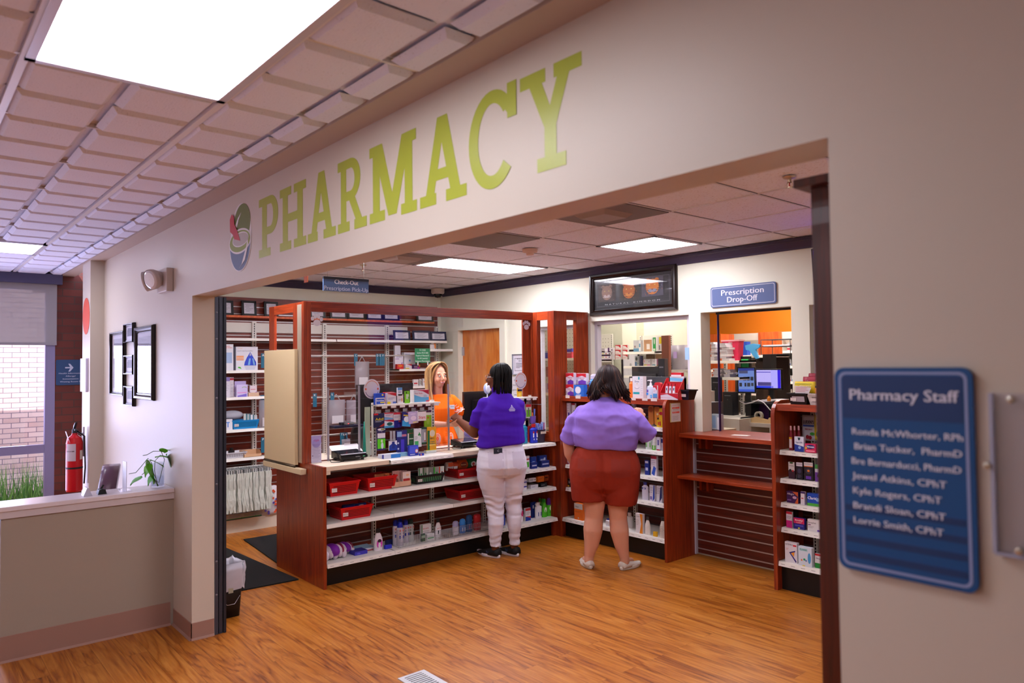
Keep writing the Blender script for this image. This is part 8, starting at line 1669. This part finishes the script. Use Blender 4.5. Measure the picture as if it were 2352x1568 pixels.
def jf(c):
    f = fold(.003, 2.5, 2.5, 16, 4)(c)
    if .36 < c.z < .56 or c.z < .22: f += .0032*math.sin(c.z*95+7*noise.noise(Vector((c.x*7, c.y*7, c.z*4))))
    f -= .012*math.exp(-((c.x-.005)/.012)**2)*(1 if .72 < c.z < .95 and c.y < -.05 else 0)
    return f
jeans = sculpt(mb, 'jeans', W1, JEAN, .0075, 3, jf)
from mathutils.bvhtree import BVHTree
def surf(o):
    b = BVHTree.FromPolygons([v.co for v in o.data.vertices], [p.vertices for p in o.data.polygons])
    def f(x, z, off=.002):
        h = b.ray_cast(Vector((x, -1, z)), Vector((0, 1, 0)))[0]; return (x, (h.y if h else -.15)-off, z)
    return f
js = surf(jeans)
def patch(mb, js, x0, x1, z0, z1, m, off=.003, cut=.03, n=6):
    g = [[js(x0+(x1-x0)*i/n, max(z0+(z1-z0)*j/n, z0+cut*abs(i/n-.5)*2), off) for i in range(n+1)] for j in range(n+1)]
    mb.faces([p for r in g for p in r], [(j*(n+1)+i, j*(n+1)+i+1, (j+1)*(n+1)+i+1, (j+1)*(n+1)+i) for j in range(n) for i in range(n)], m, smooth=True)
for x0, x1 in ((-.140, -.005), (.070, .185)):
    mb = MB(); patch(mb, js, x0, x1, .785, .935, mat('#cdc8da', .8)); mb.tube([js(x0, .935, .004), js(x1, .935, .004)], .002, '#b8b2c4', 5); mb.build('back_pocket', W1)
mb = MB(); a = js(-.055, .955, .004); mb.box(-.092, a[1]-.006, .925, -.018, a[1]+.004, .972, '#1c2238'); mb.text('C', -.054, .950, .016, '#b8bccc', y=a[1]-.0065); tag(mb.build('phone', W1), 'dark phone in the back pocket')
ps = surf(polo); mb = MB()
for k, (w_, z) in enumerate(((.030, 1.314), (.048, 1.303), (.058, 1.294), (.050, 1.285))): patch(mb, ps, .078-w_/2, .078+w_/2, z, z+.006, '#b8a8e0', .002, 0, 3)
mb.faces([ps(x, z, .002) for x, z in ((.070, 1.325), (.078, 1.342), (.084, 1.330), (.086, 1.322))], [(0, 1, 2, 3)], '#b8a8e0'); mb.build('shirt_print', W1)
shoe(W1, (la.x, la.y, 0), math.radians(38), .275, mat('#dcd8e2', .5), mat('#101014', .7), logo='#3a4a78'); shoe(W1, (ra.x, ra.y, 0), math.radians(32), .275, mat('#dcd8e2', .5), mat('#101014', .7), logo='#3a4a78')
# braids
mb = MB(); BL = mat('#0b0909', .6, spec=.2)
mb.ell((0, -.028, .040), (.088, .098, .092), BL, hd1, 24, 16)
random.seed(31)
for k in range(120):
    a = random.uniform(-.18*PI, 1.18*PI)+PI  # around the back and sides
    a0 = a; x = math.cos(a); y = math.sin(a); 
    if y > .30: continue
    P = []; L_ = .20+.05*random.random()-.05*(y > 0)
    for j in range(8):
        f = j/7; th = min(1.55, .35+f*2.1); r = .093; 
        if th < 1.5: q = Vector((x*r*math.sin(th), -.028+y*r*1.06*math.sin(th), .040+.093*math.cos(th)))
        else: q = Vector((x*.093, -.028+y*.098, .040-(f-.55)*L_*1.9))
        q += Vector((random.uniform(-.004, .004), random.uniform(-.004, .004), 0)); P.append(q)
    mb.tube(P, [.0062]*6+[.0055, .003], BL, 6, hd1)
mb.build('braided_hair', W1)
face(W1, hd1, SK1, '#2a1610', '#0d0b0c', '#7a3a34', False)
mb = MB(); GL = mat('#c8d4dc', .15, metal=.7)
for s in (-1, 1):
    mb.tube([hd1 @ Vector((s*.032+.024*math.cos(q), .094, .0+.019*math.sin(q))) for q in [k*PI/8 for k in range(17)]], .0013, GL, 6); mb.tube([hd1 @ Vector(q) for q in ((s*.056, .092, .004), (s*.078, .05, .006), (s*.082, -.005, .004))], .0016, GL, 6)
mb.tube([hd1 @ Vector(q) for q in ((-.008, .096, .002), (0, .099, .005), (.008, .096, .002))], .0013, GL, 6); mb.build('glasses', W1)
# ---------------- lavender-shirted shopper
W2_ = empty('person', 'person in a lavender t-shirt and rust red shorts facing the middle display unit', 'person', (.69, 3.06, 0), math.radians(38.5))
W2p = W2_
hd2 = HM((.045, .06, 1.535), math.radians(-12), -.12)
mb = MB()
mb.loft([ringe(z, x, y, a, b) for z, x, y, a, b in ((.80, 0, 0, .22, .17), (1.0, 0, 0, .22, .17), (1.2, 0, 0, .21, .15), (1.32, 0, 0, .13, .10), (1.38, 0, 0, .08, .07))], K)
limb(mb, [(0, 0, 1.34), (.01, .02, 1.42), (.02, .04, 1.49)], [.07, .062, .06]); head(mb, hd2, 1.1)
limb(mb, [(-.17, 0, 1.26), (-.265, .02, 1.14), (-.305, .038, 1.04)], [.055, .054, .050]); limb(mb, [(-.305, .04, 1.04), (-.300, .06, .93), (-.275, .085, .86)], [.050, .044, .032]); hand(mb, (-.275, .085, .87), (.15, .25, -.9), (1, 0, .1), .95, (.2, .2, .25, .3), 1)
h2 = Vector((.305, .30, 1.215)); e2 = Vector((.365, .10, 1.10))
limb(mb, [(.17, 0, 1.26), (.30, .06, 1.16), e2], [.055, .055, .050]); limb(mb, [e2, e2.lerp(h2, .5), h2], [.052, .044, .030]); hand(mb, h2, (-.25, .45, .85), (-.6, .6, -.3), 1.0, (.8, .85, .9, 1.0), -1)
for s, pts in ((0, [((-.105, 0, .78), .125), ((-.092, 0, .56), .098), ((-.094, -.004, .46), .080), ((-.096, .0, .41), .076), ((-.104, -.018, .32), .081), ((-.118, -.008, .20), .062), ((-.140, 0, .10), .041), ((-.142, 0, .06), .040)]), (1, [((.115, 0, .78), .12), ((.105, 0, .56), .094), ((.102, -.004, .46), .077), ((.103, 0, .41), .073), ((.112, -.018, .32), .078), ((.128, -.008, .20), .060), ((.148, 0, .10), .040), ((.150, 0, .06), .039)])):
    limb(mb, [p for p, r in pts], [r for p, r in pts])
for x, s in ((-.142, -1), (.150, 1)): limb(mb, [(x, 0, .05), (x+s*.03, .10, .04), (x+s*.045, .15, .032)], [.036, .034, .028])
sculpt(mb, 'body', W2p, SK2, .0075, 3)
mb = MB(); mb.loft([ringe(z, .01, y, a, b, tilt=t_) for z, y, a, b, t_ in ((.995, 0, .245, .19, -.05), (1.04, 0, .262, .205, -.04), (1.12, 0, .270, .212, 0), (1.20, 0, .268, .205, 0), (1.27, 0, .252, .185, 0), (1.325, 0, .205, .150, 0), (1.365, 0, .150, .12, 0), (1.395, .01, .105, .095, 0), (1.42, .02, .078, .080, 0))], K)
sleeve(mb, [(-.170, 0, 1.275), (-.258, .018, 1.17), (-.308, .035, 1.035)], [.070, .080, .068]); sleeve(mb, [(.175, 0, 1.275), (.285, .045, 1.18), (.362, .10, 1.075)], [.070, .084, .078])
LAV = mat('#9577da', .85, spec=.2)
sculpt(mb, 'tee_shirt', W2p, LAV, .009, 4, lambda c: fold(.011, 4, 3.5, 8, 7)(c)+.0018*noise.noise(c*30))
mb = MB(); mb.loft([ringe(z, .0, y, a, b) for z, y, a, b in ((1.02, 0, .212, .165), (.985, 0, .240, .185), (.92, 0, .278, .222), (.83, -.01, .290, .24), (.74, 0, .288, .22), (.68, 0, .27, .19), (.635, 0, .25, .13))], K)
mb.loft([ringe(z, x, 0, a, b) for z, x, a, b in ((.80, -.14, .150, .20), (.68, -.140, .145, .175), (.60, -.137, .138, .155), (.560, -.134, .134, .145))], K)
mb.loft([ringe(z, x, 0, a, b) for z, x, a, b in ((.80, .14, .150, .20), (.68, .137, .142, .175), (.58, .130, .132, .155), (.535, .126, .126, .142))], K)
mb.ell((0, 0, .65), (.09, .13, .075), K)
RUST = mat('#93301f', .85, spec=.2)
def sf(c):
    f = fold(.0055, 7, 4, 3.5, 9)(c)
    if c.z > .93: f += .0025*math.sin(c.x*120+c.y*90)
    f += .0022*noise.noise(c*28)+.0035*noise.noise(Vector((c.x*14, c.y*14, c.z*5)))
    f -= .014*math.exp(-((c.x-.0)/.016)**2)*(1 if .62 < c.z < .98 and c.y < -.05 else 0)
    return f
shorts = sculpt(mb, 'shorts', W2p, RUST, .009, 3, sf)
ss = surf(shorts)
for x0, x1 in ((-.205, -.055), (.065, .215)):
    mb = MB(); patch(mb, ss, x0, x1, .775, .925, mat('#8a2b1c', .85), .002, .012); mb.build('back_pocket', W2p)
shoe(W2p, (-.142, 0, 0), math.radians(22), .25, mat('#cfc8bc', .7), mat('#cdc4b8', .8), h=.07); shoe(W2p, (.150, 0, 0), math.radians(-38), .25, mat('#cfc8bc', .7), mat('#cdc4b8', .8), h=.07)
mb = MB(); HB = mat('#1e0e10', .5, spec=.25); HB2 = mat('#2a1414', .5, spec=.25); HB3 = mat('#452a20', .5, spec=.25)
mb.ell((0, -.025, .038), (.092, .108, .094), HB, hd2, 24, 16)
random.seed(17)
for k in range(430):
    a = PI+random.uniform(-.2*PI, 1.2*PI); x = math.cos(a); y = math.sin(a)
    if y > .5: continue
    P = []; R = []; L_ = .185+.03*math.sin(a*5)+random.uniform(-.018, .018); ph = a*7+random.uniform(-.5, .5); tw = .9+.3*math.sin(a*3); r0 = random.uniform(.84, 1.0)
    for j in range(12):
        f = j/11; th = .12+f*2.6
        if th < 1.35: q = Vector((x*.098*math.sin(th)*r0, -.025+y*.114*math.sin(th)*r0, .038+.10*math.cos(th)))
        else:
            g = (th-1.35)/1.37; fl = 1+.85*g*r0; q = Vector((x*.096*r0*fl, -.025+y*.110*r0*(1+.25*g), .038+.022-g*L_))
            q += Vector((math.cos(ph+g*9*tw), math.sin(ph+g*9*tw), 0))*.019*g*tw
        P.append(q); R.append(.0085 if j < 9 else .0085-.002*(j-8))
    mb.tube(P, R, (HB, HB, HB2, HB, HB2, HB3)[k % 6] if k % 4 else HB, 7, hd2)
mb.build('hair', W2p)
face(W2p, hd2, SK2, '#3a2a20', '#1f1012', '#a85a50', False)
# ---------------- clerk
CK = empty('person', 'smiling person with long blonde hair in an orange blouse standing behind the counter', 'person', (-1.13, 2.645, 0), math.radians(-104))
hd3 = HM((.0, .03, 1.585), math.radians(10), -.03, .05)
hr = wl(CK, (-.70, 2.46, 1.145)); hl = wl(CK, (-.84, 2.84, .985))
mb = MB()
mb.loft([ringe(z, x, y, a, b) for z, x, y, a, b in ((.80, 0, 0, .15, .11), (.95, 0, 0, .15, .11), (1.1, 0, 0, .125, .09), (1.25, 0, 0, .145, .10), (1.34, 0, 0, .13, .075), (1.385, 0, 0, .07, .06))], K)
limb(mb, [(0, -.005, 1.38), (0, .005, 1.45), (0, .012, 1.52)], [.056, .050, .050]); head(mb, hd3, .95)
er = Vector((.235, .12, 1.13)); el = Vector((-.215, .03, 1.14))
limb(mb, [(.135, 0, 1.33), (.205, .02, 1.25), er], [.038, .042, .038]); limb(mb, [er, er.lerp(hr, .4), hr], [.038, .036, .023]); hand(mb, hr, hr-er, (-.6, .3, .7), .95, (.35, .4, .45, .5), 1)
limb(mb, [(-.135, 0, 1.33), (-.205, .012, 1.25), el], [.038, .042, .037]); limb(mb, [el, el.lerp(hl, .4), hl], [.037, .034, .022]); hand(mb, hl, (hl-el)*.4+Vector((0, .25, -.05)), (0, .3, -1), .95, (.12, .15, .2, .25), -1, spread=.35)
for x in (-.08, .08): limb(mb, [(x, 0, .82), (x*.95, .01, .46), (x, 0, .09)], [.085, .052, .036]); limb(mb, [(x, 0, .05), (x, .12, .035)], [.034, .028])
sculpt(mb, 'body', CK, SK3, .0055, 2)
mb = MB(); mb.loft([ringe(z, 0, y, a, b) for z, y, a, b in ((.86, 0, .215, .165), (.92, 0, .205, .155), (1.0, 0, .188, .14), (1.07, 0, .165, .12), (1.10, 0, .155, .112), (1.13, .003, .158, .115), (1.20, .006, .165, .125), (1.27, .006, .168, .125), (1.34, 0, .165, .100), (1.38, -.005, .130, .085), (1.405, -.005, .095, .078))], K)
limb(mb, [(-.150, 0, 1.345), (-.195, .01, 1.29), (-.222, .015, 1.235)], [.055, .060, .064]); limb(mb, [(.150, 0, 1.345), (.195, .01, 1.29), (.222, .02, 1.235)], [.055, .060, .064])
ORG = mat('#f56a08', .8, spec=.2)
def of(c):
    f = fold(.003, 4, 4, 6, 3)(c)
    if c.z < 1.08 and abs(c.x) < .21: a = math.atan2(c.y, c.x); f += .012*math.sin(a*15+math.sin(c.z*20))*min(1, (1.10-c.z)*6)
    return f
sculpt(mb, 'blouse', CK, ORG, .0075, 3, of)
# white embroidered sleeves and motifs
mb = MB(); EM = '#f0d4cc'; random.seed(6)
def onring(s, a, f): # point on the sleeve surface
    c0 = Vector((s*.165, .003, 1.325)); c1 = Vector((s*.226, .016, 1.222)); t_ = (c1-c0).normalized(); u = t_.orthogonal().normalized(); v = t_.cross(u); r = .055+.0125*f
    return c0.lerp(c1, f)+(u*math.cos(a)+v*math.sin(a))*r
for s in (-1, 1):
    for k in range(46):
        a = random.uniform(0, 6.28); f = random.uniform(.15, .82); P = [onring(s, a+.30*math.cos(q), f+.10*math.sin(q)) for q in [j*.7 for j in range(6)]]; mb.tube(P, .0026, EM, 5)
    mb.tube([onring(s, q, .93+.04*math.sin(q*9)) for q in [j*PI/16 for j in range(33)]], .005, EM, 6)
for cx, sgn in ((-.08, 1), (.06, 1)):
    for k in range(3):
        P = []
        for j in range(15):
            q = j*.45; x = cx+(.030-.007*k)*math.cos(q); z = .985+(.050-.012*k)*math.sin(q); P.append((x, math.sqrt(max(.01, 1-(x/.20)**2))*.150+.014, z))
        mb.tube(P, .003, EM, 5)
mb.build('embroidery', CK)
# name badge, watch
mb = MB(); mb.box(-.135, .112, 1.262, -.075, .117, 1.302, '#d8dce4', Matrix.Rotation(0, 4, 'Z')); mb.box(-.13, .1172, 1.285, -.09, .1176, 1.289, '#5a6a90'); mb.build('name_badge', CK)
wr = hl.lerp(el, .14); ax = (hl-el).normalized(); q = ax.to_track_quat('Z', 'Y').to_matrix().to_4x4(); M_ = Matrix.Translation(wr) @ q
mb = MB(); mb.lathe([(.0255, -.010), (.0285, -.010), (.0285, .010), (.0255, .010)], '#18181c', 22, M_); mb.box(.024, -.017, -.019, .035, .017, .019, mat('#202028', .2, metal=.5), M_, bev=.003); mb.build('wristwatch', CK)
# hair
mb = MB(); B1_ = mat('#a87a4a', .45); B2_ = mat('#7a5636', .45); B3_ = mat('#c99f6a', .42)
mb.ell((0, -.034, .040), (.082, .090, .092), B2_, hd3, 24, 16); 
for k in range(56):
    s = 1 if k % 2 else -1; g = random.random(); o_ = .012*g
    P = [(s*.003, .045-.05*g, .124), (s*.030, .058-.05*g, .112), (s*.058, .056-.05*g, .082), (s*(.074+o_*.4), .045-.045*g, .040), (s*(.082+o_*.3), .030-.03*g, -.01), (s*(.084+o_), .022-.02*g, -.07), (s*(.088+o_), .02, -.14), (s*(.088+o_), .03, -.21), (s*(.092+o_), .038, -.28)]
    mb.tube(P, [.005]+[.0062]*7+[.004], (B1_, B3_, B2_)[k % 3], 6, hd3)
random.seed(11)
for k in range(150):
    s = 1 if k % 2 else -1; a0 = random.uniform(-.55, 1.0)      # where round the side of the head the lock falls
    P = []; R = []; hx = random.uniform(.080, .093); yb = -.085+.10*(a0+.55)/1.55
    ylen = random.uniform(.30, .36)
    for j in range(11):
        f = j/10
        if f < .38:
            g = f/.38; th = g*1.5; q = Vector((s*(.006+hx*math.sin(th)), yb*g+(.035-.06*random.random()*0+(a0*.03))*(1-g), .042+.094*math.cos(th)))
        else:
            g = (f-.38)/.62; q = Vector((s*(hx+.006*math.sin(g*3)+.012*g), yb+.045*g*g+.008*math.sin(g*5+k), .048-g*ylen))
        P.append(q); R.append(.0075 if j < 9 else .0045)
    mb.tube(P, R, (B1_, B2_, B1_, B3_)[k % 4] if k % 5 else B3_, 6, hd3)
for k in range(40):
    a = PI+random.uniform(.1, .9)*PI; P = []
    for j in range(9):
        f = j/8; th = f*2.0
        q = Vector((math.cos(a)*.088*math.sin(min(th, 1.5)), -.034+math.sin(a)*.097*math.sin(min(th, 1.5)), .042+.095*math.cos(th) if th < 1.5 else .048-(th-1.5)*.55)); P.append(q)
    mb.tube(P, .0085, (B1_, B2_)[k % 2], 6, hd3)
mb.build('hair', CK)
face(CK, hd3, SK3, '#4a6a88', '#8a5a3a', '#c8605a', True)
mb = MB(); p = Vector((-.655, 2.475, 1.195)); mb.box(-.035, -.02, -.002, .035, .02, .002, '#e0dce8', Matrix.Rotation(.4, 4, 'Z') @ Matrix.Rotation(.3, 4, 'Y')); tag(mb.build('receipt', None, p), 'small white receipt passed between the two hands over the counter', 'receipt')
